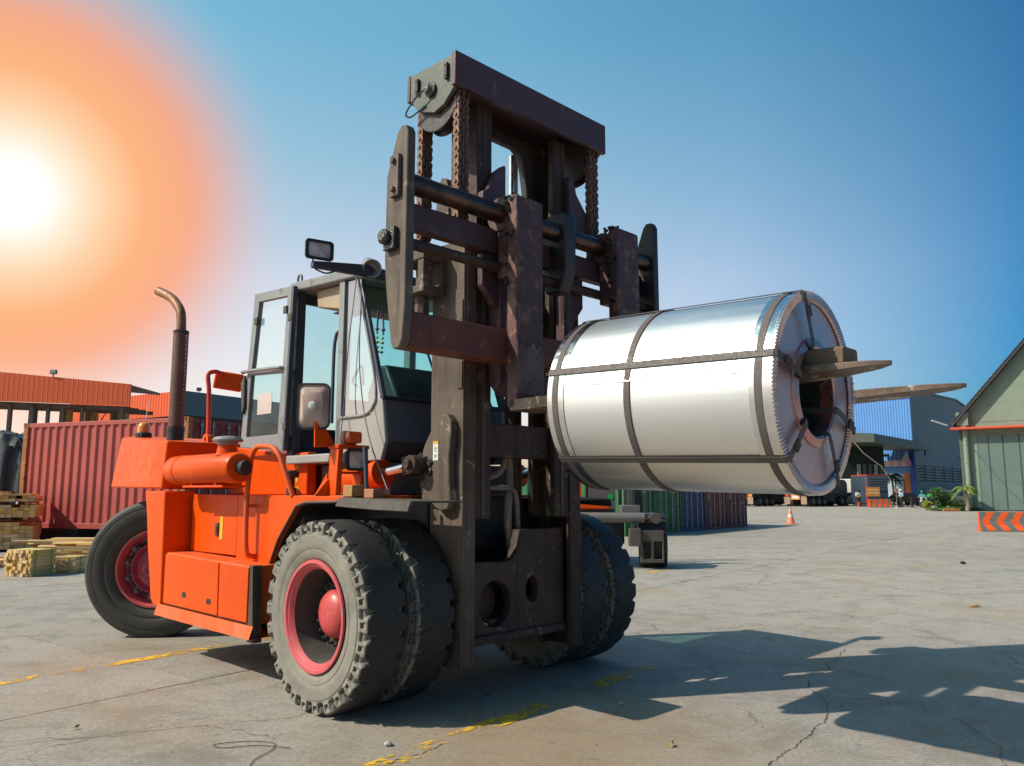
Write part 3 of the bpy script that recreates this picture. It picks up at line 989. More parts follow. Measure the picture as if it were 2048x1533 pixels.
for k in range(NZ):
    z0, z1 = 1.86 + 0.92 * k / NZ, 1.86 + 0.92 * (k + 1) / NZ
    for a in range(NS):
        t0, t1 = 2 * math.pi * (a + 0.5 * (k % 2)) / NS, 2 * math.pi * (a + 0.5 * (k % 2) + 0.62) / NS
        P = [(-3.13 + GR * math.cos(t), -0.9 + GR * math.sin(t), z) for t in (t0, t1) for z in (z0, z0 + (z1 - z0))]
        gd.add(P, [(0, 2, 3, 1)])
        t2 = 2 * math.pi * (a + 0.5 * (k % 2) + 1.0) / NS
        zz = z0 + (z1 - z0) * 0.45
        P = [(-3.13 + GR * math.cos(t), -0.9 + GR * math.sin(t), z) for t in (t1, t2) for z in (z0, zz)]
        gd.add(P, [(0, 2, 3, 1)])
gd.obj('perforated_guard', pm('rusty_guard', (0.20, 0.11, 0.075), (0.12, 0.07, 0.055), rough=0.6, metal=0.3, ns=6), exo)
gt = MB()
gt.lathe([(0.070, 2.765), (0.072, 2.78), (0.058, 2.79), (0.046, 2.79)], (-3.13, -0.9, 0), (0, 0, 1), 24, False, False)
gt.lathe([(0.08, 1.85), (0.08, 1.89)], (-3.13, -0.9, 0), (0, 0, 1), 24, False, False)
gt.obj('guard_ring', M_BLK, exo, smooth=40)

# ---- beacon
be = MB()
be.lathe([(0.055, 1.80), (0.055, 1.815), (0.075, 1.82), (0.075, 1.865), (0.06, 1.87)], (-3.76, -0.95, 0), (0, 0, 1), 20)
be.box(-3.84, -3.68, -1.0, -0.9, 1.80, 1.86)
beo = be.obj('beacon_base', M_BLK, FL, 0.004)
bl = MB()
bl.lathe([(0.058, 1.868), (0.058, 1.915), (0.05, 1.945), (0.03, 1.965), (0.0, 1.972)], (-3.76, -0.95, 0), (0, 0, 1), 24)
bl.obj('beacon_lens', M_AMB, beo, smooth=50)

# ---- orange rear mirror on its pole
mp_ = MB()
mp_.tube(arc([(-2.75, -0.76, 1.72), (-2.75, -0.775, 2.2), (-2.75, -0.80, 2.36), (-2.75, -0.72, 2.385), (-2.75, -0.66, 2.36)], 6), 0.02, 12)
mpo = mp_.obj('mirror_pole', pm('red_pole', (0.62, 0.06, 0.02), rough=0.45), FL, smooth=60)
mm = MB()
mm.cbox((-2.75, -0.60, 2.305), (0.035, 0.25, 0.165), Matrix.Rotation(R(-30), 3, 'Z') @ Matrix.Rotation(R(-8), 3, 'X'))
mm.obj('mirror', M_ORG, FL, 0.018, seg=4)
ly = plate('lifting_eye', circ(-2.75, 1.76, 0.055, 20) , [circ(-2.75, 1.765, 0.022, 14)], -0.79, -0.74, 'y', M_ORGD, FL, 0.004)

# ---- cab
YN, YF = -0.72, 0.46
cabm = MB()
cabm.prism([(-1.46, 2.90), (-1.44, 2.955), (-0.55, 2.905), (-0.44, 2.86), (-0.45, 2.80), (-0.52, 2.83), (-1.40, 2.875)], YN - 0.02, YF + 0.02, 'y')
cab = cabm.obj('cab_roof', M_CABG, FL, 0.012)
eye = MB()
eye.tube(arc([(-1.40, -0.70, 2.94), (-1.40, -0.70, 3.0), (-1.37, -0.70, 3.02), (-1.34, -0.70, 3.0), (-1.34, -0.70, 2.94)]), 0.010, 8)
eye.obj('roof_lifting_eye', M_CABG, cab, smooth=60)
def pillar(pts, lo, hi, m=M_CABG, name='cab_pillar'):
    mb = MB()
    mb.prism(pts, lo, hi, 'y')
    return mb.obj(name, m, FL, 0.008)
for y0, y1 in ((YN, YN + 0.07), (YF - 0.07, YF)):
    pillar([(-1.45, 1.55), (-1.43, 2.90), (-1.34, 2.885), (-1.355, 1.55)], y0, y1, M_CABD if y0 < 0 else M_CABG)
    pillar([(-0.765, 1.55), (-0.765, 2.86), (-0.695, 2.85), (-0.695, 1.55)], y0, y1, M_CABG)
    # slanted windscreen pillar
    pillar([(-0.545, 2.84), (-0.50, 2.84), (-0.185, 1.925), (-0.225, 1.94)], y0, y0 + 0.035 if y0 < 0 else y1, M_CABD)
    # lower side panel
    pts = [(-0.755, 1.51), (-0.755, 1.825), (-0.34, 1.825), (-0.245, 1.935), (-0.20, 1.925), (-0.15, 1.64), (-0.20, 1.51)]
    pillar(pts, y0, y0 + 0.03 if y0 < 0 else y1, M_CABL, 'cab_side_panel')
    q = MB()
    ym = y0 + 0.02
    q.add([(-0.695, ym, 1.83), (-0.345, ym, 1.83), (-0.24, ym, 1.945), (-0.53, ym, 2.82), (-0.695, ym, 2.83)], [(0, 1, 2, 3, 4)])
    q.obj('quarter_window', M_GLS, FL)
qf = MB()
qf.tube(arc([(-0.70, YN - 0.004, 1.825), (-0.35, YN - 0.004, 1.825), (-0.235, YN - 0.004, 1.945), (-0.52, YN - 0.004, 2.81)], 5), 0.011, 8)
qf.obj('window_seal', M_CABG, FL, smooth=60)
ws = MB()
ws.add([(-0.512, YN + 0.035, 2.82), (-0.205, YN + 0.035, 1.93), (-0.205, YF - 0.035, 1.93), (-0.512, YF - 0.035, 2.82)], [(0, 1, 2, 3)])
ws.obj('windscreen', M_GLSB, FL)
nose = MB()
nose.add([(-0.205, YN + 0.03, 1.93), (-0.205, YF - 0.03, 1.93), (-0.155, YF - 0.03, 1.64), (-0.155, YN + 0.03, 1.64), (-0.30, YN + 0.03, 1.51), (-0.30, YF - 0.03, 1.51), (-0.75, YN + 0.03, 1.51), (-0.75, YF - 0.03, 1.51), (-0.30, YN + 0.03, 1.90), (-0.30, YF - 0.03, 1.90)],
         [(0, 3, 2, 1), (3, 4, 5, 2), (4, 6, 7, 5), (0, 1, 9, 8)])
nose.obj('cab_nose_panel', pm('cab_grey_painted_shade', (0.10, 0.108, 0.135), (0.085, 0.09, 0.115), rough=0.5, ns=2), FL)  # cab grey again, with the front's bluish shade put into the colour
nt = MB()
nt.tube([(-0.20, YN, 1.935), (-0.20, YF, 1.935)], 0.014, 8)
nt.obj('windscreen_seal', M_BLK, FL, smooth=60)
fl_ = MB()
fl_.box(-1.36, -0.755, YN - 0.05, YF, 1.51, 1.575)
fl_.obj('cab_sill', M_CABL, FL, 0.01)
for b_ in ((-1.45, -1.41, YN + 0.07, YF - 0.07, 1.55, 1.80), (-1.45, -1.41, YN + 0.07, YF - 0.07, 2.80, 2.88), (-1.41, -0.75, YF - 0.035, YF - 0.005, 1.55, 1.80)):
    bw = MB()
    bw.box(*b_)
    bw.obj('cab_rear_panel', M_CABD, FL, 0.006)
rw = MB()
rw.add([(-1.43, YN + 0.07, 1.80), (-1.43, YF - 0.07, 1.80), (-1.43, YF - 0.07, 2.80), (-1.43, YN + 0.07, 2.80)], [(0, 1, 2, 3)])
rw.obj('rear_window', M_GLS, FL)
fw = MB()
fw.add([(-1.35, YF - 0.02, 1.80), (-0.76, YF - 0.02, 1.80), (-0.76, YF - 0.02, 2.86), (-1.35, YF - 0.02, 2.88)], [(0, 1, 2, 3)])
fw.obj('side_window', M_GLS, FL)
# air conditioner
ac = MB()
ac.prism([(-1.16, 2.72), (-1.18, 2.86), (-0.72, 2.84), (-0.72, 2.66), (-0.85, 2.655)], -0.66, 0.10, 'y')
aco = ac.obj('air_conditioner', M_TAN, FL, 0.012)
cl = MB()
cl.box(-0.84, -0.76, -0.668, -0.659, 2.77, 2.80)
cl.box(-0.80, -0.775, -0.668, -0.659, 2.80, 2.85)
cl.obj('clip', M_DUST, aco)
gr_ = MB()
gr_.box(-0.98, -0.80, -0.63, -0.45, 2.648, 2.654)
gr_.obj('vent', M_BLK, aco)
# seat, dash, lever
stb = MB()
stb.box(-1.34, -1.22, -0.35, 0.18, 1.62, 2.04)
stb.box(-1.30, -0.85, -0.35, 0.18, 1.56, 1.72)
stb.obj('seat', M_RUB, FL, 0.03, seg=3)
db = MB()
db.prism([(-0.62, 1.55), (-0.62, 2.02), (-0.52, 2.20), (-0.40, 2.20), (-0.24, 1.92), (-0.24, 1.55)], -0.55, 0.38, 'y')
db.obj('dashboard', M_BLK, FL, 0.02)
sw = MB()
for k in range(24):
    pass
stw = [(-0.66 + 0.16 * math.cos(2 * math.pi * k / 28) * 0.55, -0.08 + 0.19 * math.sin(2 * math.pi * k / 28), 1.93 + 0.16 * math.cos(2 * math.pi * k / 28) * 0.75) for k in range(29)]
sw.tube(stw, 0.014, 8, False)
sw.tube([(-0.66, -0.08, 1.93), (-0.55, -0.08, 1.8)], 0.02, 8)
sw.obj('steering_wheel', M_BLK, FL, smooth=60)
gh = MB()
gh.tube(arc([(-0.77, -0.69, 2.48), (-0.83, -0.69, 2.47), (-0.86, -0.69, 2.36), (-0.86, -0.69, 1.80)]), 0.013, 10)
gh.obj('grab_handle', M_CABD, FL, smooth=60)
lv = MB()
lv.tube([(-0.98, -0.56, 1.62), (-0.93, -0.56, 1.74)], 0.008, 8)
lv.tube(arc([(-0.82, -0.45, 2.10), (-0.84, -0.45, 2.28), (-0.98, -0.45, 2.14), (-0.90, -0.45, 2.10)]), 0.009, 8)
lv.obj('lever', M_BLK, FL, smooth=60)
wp = MB()
wp.tube([(-0.33, -0.25, 2.36), (-0.235, -0.20, 2.06)], 0.009, 6)
wp.tube([(-0.43, -0.42, 2.58), (-0.32, -0.24, 2.30)], 0.007, 6)
wp.obj('wiper', M_BLK, FL, smooth=60)

# ---- open cab door, folded back along the side
YD = -0.775
door = plate('cab_door', [(-2.07, 1.665), (-1.925, 2.94), (-1.30, 2.90), (-1.36, 1.61)],
             [[(-1.845, 2.86), (-1.385, 2.83), (-1.42, 2.265), (-1.925, 2.295)], [(-1.43, 2.225), (-1.935, 2.255), (-1.972, 1.745), (-1.455, 1.745)]],
             YD - 0.02, YD + 0.02, 'y', M_CABG, FL, 0.006)
for quad in ([(-1.845, 2.80), (-1.385, 2.785), (-1.42, 2.265), (-1.925, 2.295)], [(-1.43, 2.225), (-1.935, 2.255), (-1.972, 1.745), (-1.455, 1.745)]):
    g = MB()
    g.add([(x, YD, z) for x, z in quad], [(0, 1, 2, 3)])
    g.obj('door_glass', M_GLS, door)
ds = MB()
ds.prism([(-1.365, 1.62), (-1.31, 2.895), (-1.275, 2.89), (-1.335, 1.62)], YD - 0.03, YD + 0.01, 'y')
ds.obj('hinge_strip', M_CABD, door, 0.006)
dh = MB()
dh.tube(arc([(-1.41, YD - 0.02, 2.26), (-1.42, YD - 0.055, 2.262), (-2.04, YD - 0.055, 2.29), (-2.06, YD - 0.02, 2.29)]), 0.014, 10)
dh.obj('door_bar', M_CABG, door, smooth=60)
dl = MB()
dl.prism([(-2.02, 1.93), (-2.06, 2.20), (-2.00, 2.26), (-1.985, 2.0)], YD - 0.045, YD - 0.02, 'y')
dl.obj('door_latch', M_DUST, door, 0.006)
for x, z in ((-1.87, 2.70), (-1.40, 2.72), (-1.325, 2.65), (-1.345, 1.80)):
    h = MB()
    h.box(x - 0.02, x + 0.03, YD - 0.035, YD - 0.018, z - 0.03, z + 0.03)
    h.obj('window_catch', M_DUST, door, 0.004)
stk = MB()
stk.box(-1.83, -1.60, YD - 0.004, YD - 0.002, 1.92, 2.09)
stk.obj('paper_notice', pm('pale_pink_paper', (0.62, 0.50, 0.47), rough=0.7), door)

# ---- roof lamps
la = MB()
la.prism([(-1.14, 2.80), (-1.14, 2.845), (-0.72, 2.905), (0.44, 2.88), (0.44, 2.83), (-0.70, 2.82)], -0.47, -0.43, 'x')
la.prism([(0.42, 2.83), (0.42, 2.885), (0.90, 2.845), (0.90, 2.80)], -0.47, -0.43, 'x')
lao = la.obj('lamp_bar', M_CABD, FL, 0.006)
def work_lamp(c, rz, w, h, d, body, name='work_lamp', parent=None):
    e = empty(name, c, rz, parent or FL)
    b_ = MB()
    n = 24
    fr, bk_ = rrect(-w / 2, w / 2, -h / 2, h / 2, min(w, h) * 0.18), rrect(-w * 0.38, w * 0.38, -h * 0.38, h * 0.38, min(w, h) * 0.12)
    b_.loft([(0, p[0], p[1]) for p in fr], [(-d, p[0], p[1]) for p in bk_])
    b_.obj('lamp_body', body, e, 0.004)
    r_ = plate('lamp_rim', rrect(-w / 2 - 0.006, w / 2 + 0.006, -h / 2 - 0.006, h / 2 + 0.006, min(w, h) * 0.2), [rrect(-w * 0.42, w * 0.42, -h * 0.41, h * 0.41, min(w, h) * 0.16)], -0.002, 0.016, 'x', M_BLK, e, 0.003)
    l_ = MB()
    q = rrect(-w * 0.43, w * 0.43, -h * 0.42, h * 0.42, min(w, h) * 0.16)
    l_.add([(0.004, y, z) for y, z in q] + [(0.014, 0, 0)], [(i, (i + 1) % len(q), len(q)) for i in range(len(q))])
    l_.obj('lamp_lens', M_LENS, e, smooth=60)
    return e
work_lamp((-0.43, -1.10, 2.925), R(-12), 0.185, 0.125, 0.07, M_CABL, parent=FL)
work_lamp((-0.43, 0.86, 2.93), R(12), 0.185, 0.125, 0.07, M_CABL, parent=FL)
wr = MB()
wr.tube(arc([(-0.46, -1.13, 2.87), (-0.46, -1.12, 2.80), (-0.46, -1.02, 2.78), (-0.46, -0.9, 2.84)]), 0.006, 6)
wr.obj('lamp_wire', M_BLK, lao, smooth=60)
hn = MB()
hn.lathe([(0.03, -0.12), (0.05, -0.10), (0.052, 0.02), (0.068, 0.06), (0.068, 0.075), (0.055, 0.07), (0.04, 0.03), (0, 0.03)], (-0.46, -0.66, 2.905), (0.80, -0.35, -0.42), 24)
hn.obj('horn', M_CABG, FL, smooth=40)

# ---- head lamp frame on the front fender
hf = MB()
hf.prism([(-1.10, 1.28), (-1.085, 1.595), (-1.05, 1.595), (-1.06, 1.28)], -0.24, -0.14, 'x')
hf.prism([(-0.915, 1.28), (-0.915, 1.595), (-0.865, 1.595), (-0.86, 1.28)], -0.24, -0.14, 'x')
hf.box(-0.25, -0.13, -1.095, -0.86, 1.575, 1.60)
hf.box(-0.235, -0.145, -1.07, -0.90, 1.415, 1.43)
hf.prism([(-0.38, 1.28), (-0.24, 1.42), (-0.24, 1.28)], -1.105, -1.09, 'y')
hf.prism([(-1.20, 1.275), (-1.085, 1.40), (-1.085, 1.275)], -0.24, -0.225, 'x')
hfo = hf.obj('head_lamp_frame', M_ORG, FL, 0.004)
work_lamp((-0.13, -0.965, 1.505), 0, 0.135, 0.13, 0.07, M_BLK, 'head_lamp', FL)
ind = MB()
ind.prism(rrect(-1.025, -0.925, 1.61, 1.685, 0.015), -0.17, -0.12, 'x')
indo = ind.obj('turn_signal', M_ORL, FL, 0.006)
ib = MB()
ib.box(-0.21, -0.17, -1.035, -0.93, 1.60, 1.69)
ib.obj('signal_housing', pm('pale_orange_plastic', (0.62, 0.25, 0.14), rough=0.5), indo, 0.008)
mpb = MB()
mpb.prism([(-1.20, 1.58), (-1.205, 1.77), (-1.165, 1.77), (-1.05, 1.59)], -0.25, -0.235, 'x')
mpb.tube([(-0.245, -1.185, 1.70), (-0.245, -1.215, 1.87)], 0.016, 10)
mpbo = mpb.obj('mirror_bracket', M_ORG, FL, 0.003)
mr = MB()
q = rrect(-1.305, -1.105, 1.70, 1.985, 0.04)
cx_, cz_ = -1.205, 1.8425
mr.loft([(-0.285, cx_ + (p[0] - cx_), cz_ + (p[1] - cz_)) for p in q], [(-0.262, cx_ + (p[0] - cx_) * 0.97, cz_ + (p[1] - cz_) * 0.97) for p in q])
mr.loft([(-0.2625, cx_ + (p[0] - cx_) * 0.9, cz_ + (p[1] - cz_) * 0.9) for p in q], [(-0.232, cx_ + (p[0] - cx_) * 0.6, cz_ + (p[1] - cz_) * 0.6) for p in q])
mro = mr.obj('mirror', M_MIRB, FL, 0.006, seg=3)
mrim = plate('mirror_rim', [(cx_ + (p[0] - cx_) * 1.03, cz_ + (p[1] - cz_) * 1.03) for p in q], [[(cx_ + (p[0] - cx_) * 0.955, cz_ + (p[1] - cz_) * 0.955) for p in q]], -0.292, -0.254, 'x', M_BLK, mro, 0.004)
mbs = MB()
mbs.lathe([(0.028, 0), (0.024, 0.02), (0.012, 0.024), (0.012, 0.04)], (-0.235, cx_, cz_), (1, 0, 0), 16)
mbo = mbs.obj('mirror_boss', M_WHT, mro, smooth=40)
for o_ in (mro, mrim, mbo):
    for v in o_.data.vertices:
        p_ = Vector((v.co.x + 0.26, v.co.y - cx_, 0))
        p_.rotate(Matrix.Rotation(R(-42), 3, 'Z'))
        v.co.x, v.co.y = p_.x - 0.26, p_.y + cx_
mfar = MB()
mfar.loft([(-0.09, 0.95 + (p[0] - cx_), 1.90 + (p[1] - cz_)) for p in q], [(-0.05, 0.95 + (p[0] - cx_) * 0.9, 1.90 + (p[1] - cz_) * 0.9) for p in q])
mfar.tube([(-0.05, 0.95, 1.90), (-0.05, 0.92, 1.6), (-0.25, 0.85, 1.30)], 0.016, 8)
mfar.obj('mirror', M_MIRB, FL, 0.006)
for nm, b_, m_ in (('timber_offcut', (-0.12, -0.02, -1.06, -0.93, 1.272, 1.345), M_WOODB), ('timber_offcut', (0.02, 0.12, -1.0, -0.93, 1.264, 1.32), pm('brown_timber_block', (0.42, 0.17, 0.09), rough=0.75, ns=6))):
    mb = MB()
    mb.box(*b_)
    mb.obj(nm, m_, FL, 0.004)
pl2 = MB()
pl2.tube([(0.03, -0.985, 1.30), (0.0, -0.985, 1.58)], [0.012, 0.018], 8)
pl2.obj('marker_stick', M_CABD, FL, smooth=60)
cbx = MB()
cbx.tube(arc([(-0.46, -0.73, 2.84), (-0.40, -0.78, 2.2), (-0.30, -0.80, 1.85), (-0.16, -0.83, 1.6), (0.10, -0.86, 1.28)]), 0.0045, 6)
cbx.tube(arc([(-0.52, -0.735, 2.83), (-0.60, -0.74, 2.3), (-0.62, -0.745, 1.9), (-0.58, -0.80, 1.62), (-0.30, -1.0, 1.45)]), 0.0045, 6)
cbx.obj('cable', pm('grey_cable', (0.20, 0.22, 0.24), rough=0.6), FL, smooth=60)

# ---- tilt cylinder and its mast bracket (both sides)
for sg in (-1, 1):
    tc_ = MB()
    a, b_ = Vector((-0.72, sg * 0.66, 1.375)), Vector((0.12, sg * 0.66, 1.475))
    d = (b_ - a).normalized()
    tc_.lathe([(0.05, 0.0), (0.085, 0.005), (0.088, 0.40), (0.094, 0.405), (0.094, 0.47), (0.07, 0.475), (0.0, 0.475)], a, d, 28)
    tco = tc_.obj('tilt_cylinder', M_ORG, FL, smooth=40)
    rd = MB()
    rd.tube([a + d * 0.47, b_ - d * 0.05], 0.036, 16)
    rd.obj('piston_rod', M_CHR, tco, smooth=60)
    cv = MB()
    cv.cbox(b_ - d * 0.06, (0.09, 0.10, 0.12), Matrix.Rotation(-math.asin(d.z), 3, 'Y'))
    cv.lathe([(0.06, -0.07), (0.06, 0.07)], b_, (0, 1, 0), 24)
    cv.lathe([(0.032, -0.10), (0.032, 0.10)], b_, (0, 1, 0), 18)
    cv.obj('clevis', M_STEEL, tco, 0.006)
    gk = MB()
    rg = random.Random(4)
    for _ in range(34):
        an = rg.uniform(0, 6.28)
        rr_ = rg.uniform(0.05, 0.085)
        gk.lathe([(0.0, -0.010), (rg.uniform(0.010, 0.022), 0), (0.0, 0.010)], b_ + Vector((rr_ * math.cos(an) + 0.02, sg * -0.028, rr_ * math.sin(an) - 0.01)), (rg.random(), 2, rg.random()), 6)
    kind(gk.obj('grease_lumps', M_GREASE, tco, smooth=60), 'stuff')
    prof = [(0.10, 1.50), (0.14, 1.60), (0.25, 1.755), (0.30, 1.79), (0.36, 1.79), (0.405, 1.74), (0.405, 1.66), (0.385, 1.52), (0.39, 1.36), (0.405, 1.26), (0.38, 1.195), (0.32, 1.18), (0.26, 1.20), (0.20, 1.245), (0.12, 1.25), (0.10, 1.34)]
    bp = MB()
    bp.prism(prof, sg * 0.565, sg * 0.625, 'y')
    bpo = bp.obj('tilt_bracket', M_STEELG, FL, 0.01)
    if sg < 0:
        st = MB()
        st.box(0.235, 0.285, -0.6285, -0.6255, 1.50, 1.605)
        sto = st.obj('warning_sticker', M_WHT, bpo)
        sh = MB()
        sh.box(0.234, 0.286, -0.6292, -0.6262, 1.605, 1.622)
        sh.obj('sticker_header', M_YELS, sto)
        pg = MB()
        for zc, pp_ in ((1.57, 0), (1.525, 1)):
            pg.box(0.252, 0.256, -0.6292, -0.6286, zc - 0.014, zc + 0.014)
            pg.box(0.256, 0.27, -0.6292, -0.6286, zc - 0.014 + 0.01 * pp_, zc - 0.010 + 0.01 * pp_)
            pg.box(0.266, 0.269, -0.6292, -0.6286, zc - 0.006, zc + 0.012)
            pg.lathe([(0.004, 0), (0.004, 0.0006)], (0.262, -0.6292, zc + 0.008), (0, 1, 0), 8)
        pg.obj('sticker_print', M_INK, sto)

# ---- mast: outer and inner rails
def channel(y0, y1, x0, x1, z0, z1, open_to, tw=0.03, tf=0.045):
    """C section: web on the outside, flanges front and back"""
    mb = MB()
    if open_to > 0:
        mb.box(x0, x1, y0, y0 + tw, z0, z1)
        mb.box(x0, x0 + tf, y0 + tw - 0.001, y1, z0 + 0.001, z1 - 0.001)
        mb.box(x1 - tf, x1, y0 + tw - 0.001, y1, z0 + 0.001, z1 - 0.001)
    else:
        mb.box(x0, x1, y1 - tw, y1, z0, z1)
        mb.box(x0, x0 + tf, y0, y1 - tw + 0.001, z0 + 0.001, z1 - 0.001)
        mb.box(x1 - tf, x1, y0, y1 - tw + 0.001, z0 + 0.001, z1 - 0.001)
    return mb
for sg in (-1, 1):
    y0, y1 = sorted((sg * 0.565, sg * 0.455))
    ch = channel(y0, y1, 0.13, 0.45, 0.235, 2.93, -sg)
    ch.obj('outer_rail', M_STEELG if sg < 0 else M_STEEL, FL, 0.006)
    y0, y1 = sorted((sg * 0.448, sg * 0.31))
    ch = channel(y0, y1, 0.17, 0.435, 1.13, 3.90, -sg, 0.05, 0.05)
    ch.obj('inner_rail', M_STEEL, FL, 0.006)
    wr_ = MB()
    wr_.box(0.436, 0.442, *sorted((sg * 0.392, sg * 0.368)), 1.15, 2.9)
    wr_.obj('rail_wear_strip', M_STEELG, FL)
    # welded pads down the outside of the rail
    yb = sg * 0.566
    for z in (0.45, 0.9, 1.95, 2.35):
        rp = MB()
        rp.box(0.40, 0.445, *sorted((yb, yb + sg * 0.008)), z, z + 0.18)
        rp.obj('weld_pad', M_STEELG, FL, 0.004)
# base plate between the outer rails, with its round holes
bpl = plate('base_plate', [(-0.455, 0.36), (-0.455, 0.86), (-0.10, 0.845), (-0.04, 0.87), (0.0, 0.94), (0.02, 1.05), (0.455, 1.05), (0.455, 0.36)],
            [circ(-0.21, 0.585, 0.145, 36), circ(0.14, 0.65, 0.062, 24, 0.085)], 0.30, 0.375, 'x', M_STEEL, FL, 0.008)
bl2 = MB()
bl2.box(0.33, 0.40, -0.455, 0.455, 0.345, 0.40)
bl2.obj('base_lip', M_STEEL, FL, 0.008)
hubp = MB()
hubp.lathe([(0.13, 0), (0.12, 0.05), (0.05, 0.06), (0.0, 0.06)], (0.20, -0.21, 0.585), (1, 0, 0), 28)
hubp.obj('axle_boss', M_STEEL, FL, smooth=40)
cm = MB()
cm.box(0.24, 0.37, -0.455, 0.455, 1.53, 1.755)
cm.obj('lower_cross_member', M_STEEL, FL, 0.01)
cm2 = MB()
cm2.box(0.135, 0.20, -0.455, 0.455, 2.55, 2.80)
cm2.obj('middle_cross_member', M_STEEL, FL, 0.01)
# arched upper cross plate between the inner rails
up = [(-0.312, 3.90), (-0.312, 3.83), (0.10, 3.82), (0.16, 3.78), (0.19, 3.70), (0.22, 3.55), (0.235, 3.38), (0.312, 3.36), (0.312, 3.90)]
upo = plate('upper_cross_plate', up, [], 0.19, 0.25, 'x', M_STEELD, FL, 0.008)
# lift cylinders behind the rails, with chrome rods
for sg in (-1, 1):
    lc = MB()
    yc = sg * 0.27
    lc.lathe([(0.062, 0.5), (0.062, 2.62), (0.07, 2.63), (0.07, 2.70), (0.04, 2.71)], (0.06, yc, 0), (0, 0, 1), 24)
    lco = lc.obj('lift_cylinder', M_STEEL, FL, smooth=40)
    rd = MB()
    rd.tube([(0.06, yc, 2.70), (0.06, yc, 3.86)], 0.038, 16)
    rd.obj('piston_rod', M_CHR, lco, smooth=60)
    gs = MB()
    gs.prism([(sg * 0.45, 3.27), (sg * 0.40, 3.30), (sg * 0.33, 3.44), (sg * 0.26, 3.50), (sg * 0.24, 3.50), (sg * 0.24, 3.10), (sg * 0.45, 3.10)] if sg < 0 else
             [(0.47, 3.62), (0.50, 3.50), (0.66, 3.32), (0.66, 3.12), (0.42, 3.12), (0.42, 3.62)], 0.445, 0.50, 'x')
    gs.obj('roller_gusset', M_PLUM, FL, 0.006)
    gb2 = MB()
    gb2.prism([(-0.06 + 0.0, 3.30), (-0.04, 3.46), (0.0, 3.52), (0.05, 3.50), (0.08, 3.40), (0.08, 3.20), (-0.06, 3.2)], sg * 0.36 - 0.03, sg * 0.36 + 0.03, 'y')
    gb2.obj('rod_end_bracket', M_STEELG, FL, 0.006)
gp = MB()
gp.prism([(0.10, 3.15), (0.12, 3.36), (0.18, 3.42), (0.27, 3.40), (0.34, 3.26), (0.34, 2.98), (0.26, 2.98)], 0.25, 0.30, 'x')
gp.obj('guide_plate', M_CABG, FL, 0.008)
# hydraulic hoses between the rails
hs = MB()
hs.tube(arc([(0.30, -0.36, 1.40), (0.30, -0.16, 1.40), (0.30, -0.06, 1.46), (0.30, -0.03, 1.70)], 6), 0.022, 10)
hs.tube(arc([(0.29, -0.30, 1.33), (0.29, 0.0, 1.33), (0.29, 0.07, 1.30), (0.29, 0.09, 1.0)], 6), 0.018, 10)
hs.tube(arc([(0.24, 0.02, 1.72), (0.25, 0.05, 1.4), (0.27, 0.0, 1.1), (0.27, 0.04, 0.9)], 6), 0.028, 10)
hs.box(0.27, 0.33, -0.30, -0.22, 1.29, 1.37)
hs.obj('hydraulic_hose', pm('dusty_hose', (0.24, 0.18, 0.14), (0.13, 0.10, 0.085), rough=0.6, ns=6), FL, smooth=50)

# ---- top beam
tb = MB()
tb.box(0.535, 0.575, -0.765, 0.765, 3.875, 4.105)
top = tb.obj('top_beam', M_PLUM, FL, 0.006)
tb2 = MB()
tb2.box(0.075, 0.535, -0.735, 0.735, 4.085, 4.103)
tb2.box(0.055, 0.085, -0.75, 0.75, 3.93, 4.12)
tb2.obj('beam_cover', M_PLUM, top, 0.004)
M_BEAMS = pm('grey_green_beam_end', (0.105, 0.108, 0.085), (0.075, 0.075, 0.06), rough=0.5, ns=2, bump=0.1, wear=(0.20, 0.14, 0.09), wear_amt=0.02)
for sg in (-1, 1):
    sp = MB()
    sp.prism([(0.085, 3.935), (0.085, 4.115), (0.537, 4.10), (0.537, 3.87), (0.44, 3.79), (0.34, 3.765), (0.18, 3.825)], sg * 0.745, sg * 0.715, 'y')
    spo = sp.obj('beam_end_plate', M_BEAMS, top, 0.005)
    if sg < 0:
        for x, z in ((0.475, 4.0), (0.175, 4.0)):
            b_ = MB()
            b_.box(x - 0.012, x + 0.014, -0.768, -0.746, z - 0.055, z + 0.055)
            b_.lathe([(0.006, 0), (0.006, 0.006)], (x, -0.768, z + 0.035), (0, -1, 0), 8)
            b_.lathe([(0.006, 0), (0.006, 0.006)], (x, -0.768, z - 0.035), (0, -1, 0), 8)
            b_.obj('stop_block', M_BLK, top, 0.003)
        b_ = MB()
        b_.lathe([(0.05, 0.0), (0.05, 0.02), (0.035, 0.028), (0.02, 0.05), (0.0, 0.05)], (0.315, -0.745, 3.93), (0, -1, 0), 20)
        b_.tube(arc([(0.315, -0.79, 3.93), (0.22, -0.80, 3.90), (0.10, -0.79, 3.84), (0.06, -0.76, 3.83), (0.10, -0.75, 3.81), (0.26, -0.755, 3.84)]), 0.006, 6)
        b_.obj('sheave_pin', M_GREASE, top, 0.003)
    sh = MB()
    sh.lathe([(0.03, -0.05), (0.165, -0.05), (0.205, -0.05), (0.21, -0.044), (0.178, -0.036), (0.175, 0.036), (0.21, 0.044), (0.205, 0.05), (0.03, 0.05)], (0.33, sg * 0.66, 3.865), (0, 1, 0), 40)
    sh.obj('sheave', M_STEELD, top, smooth=35)

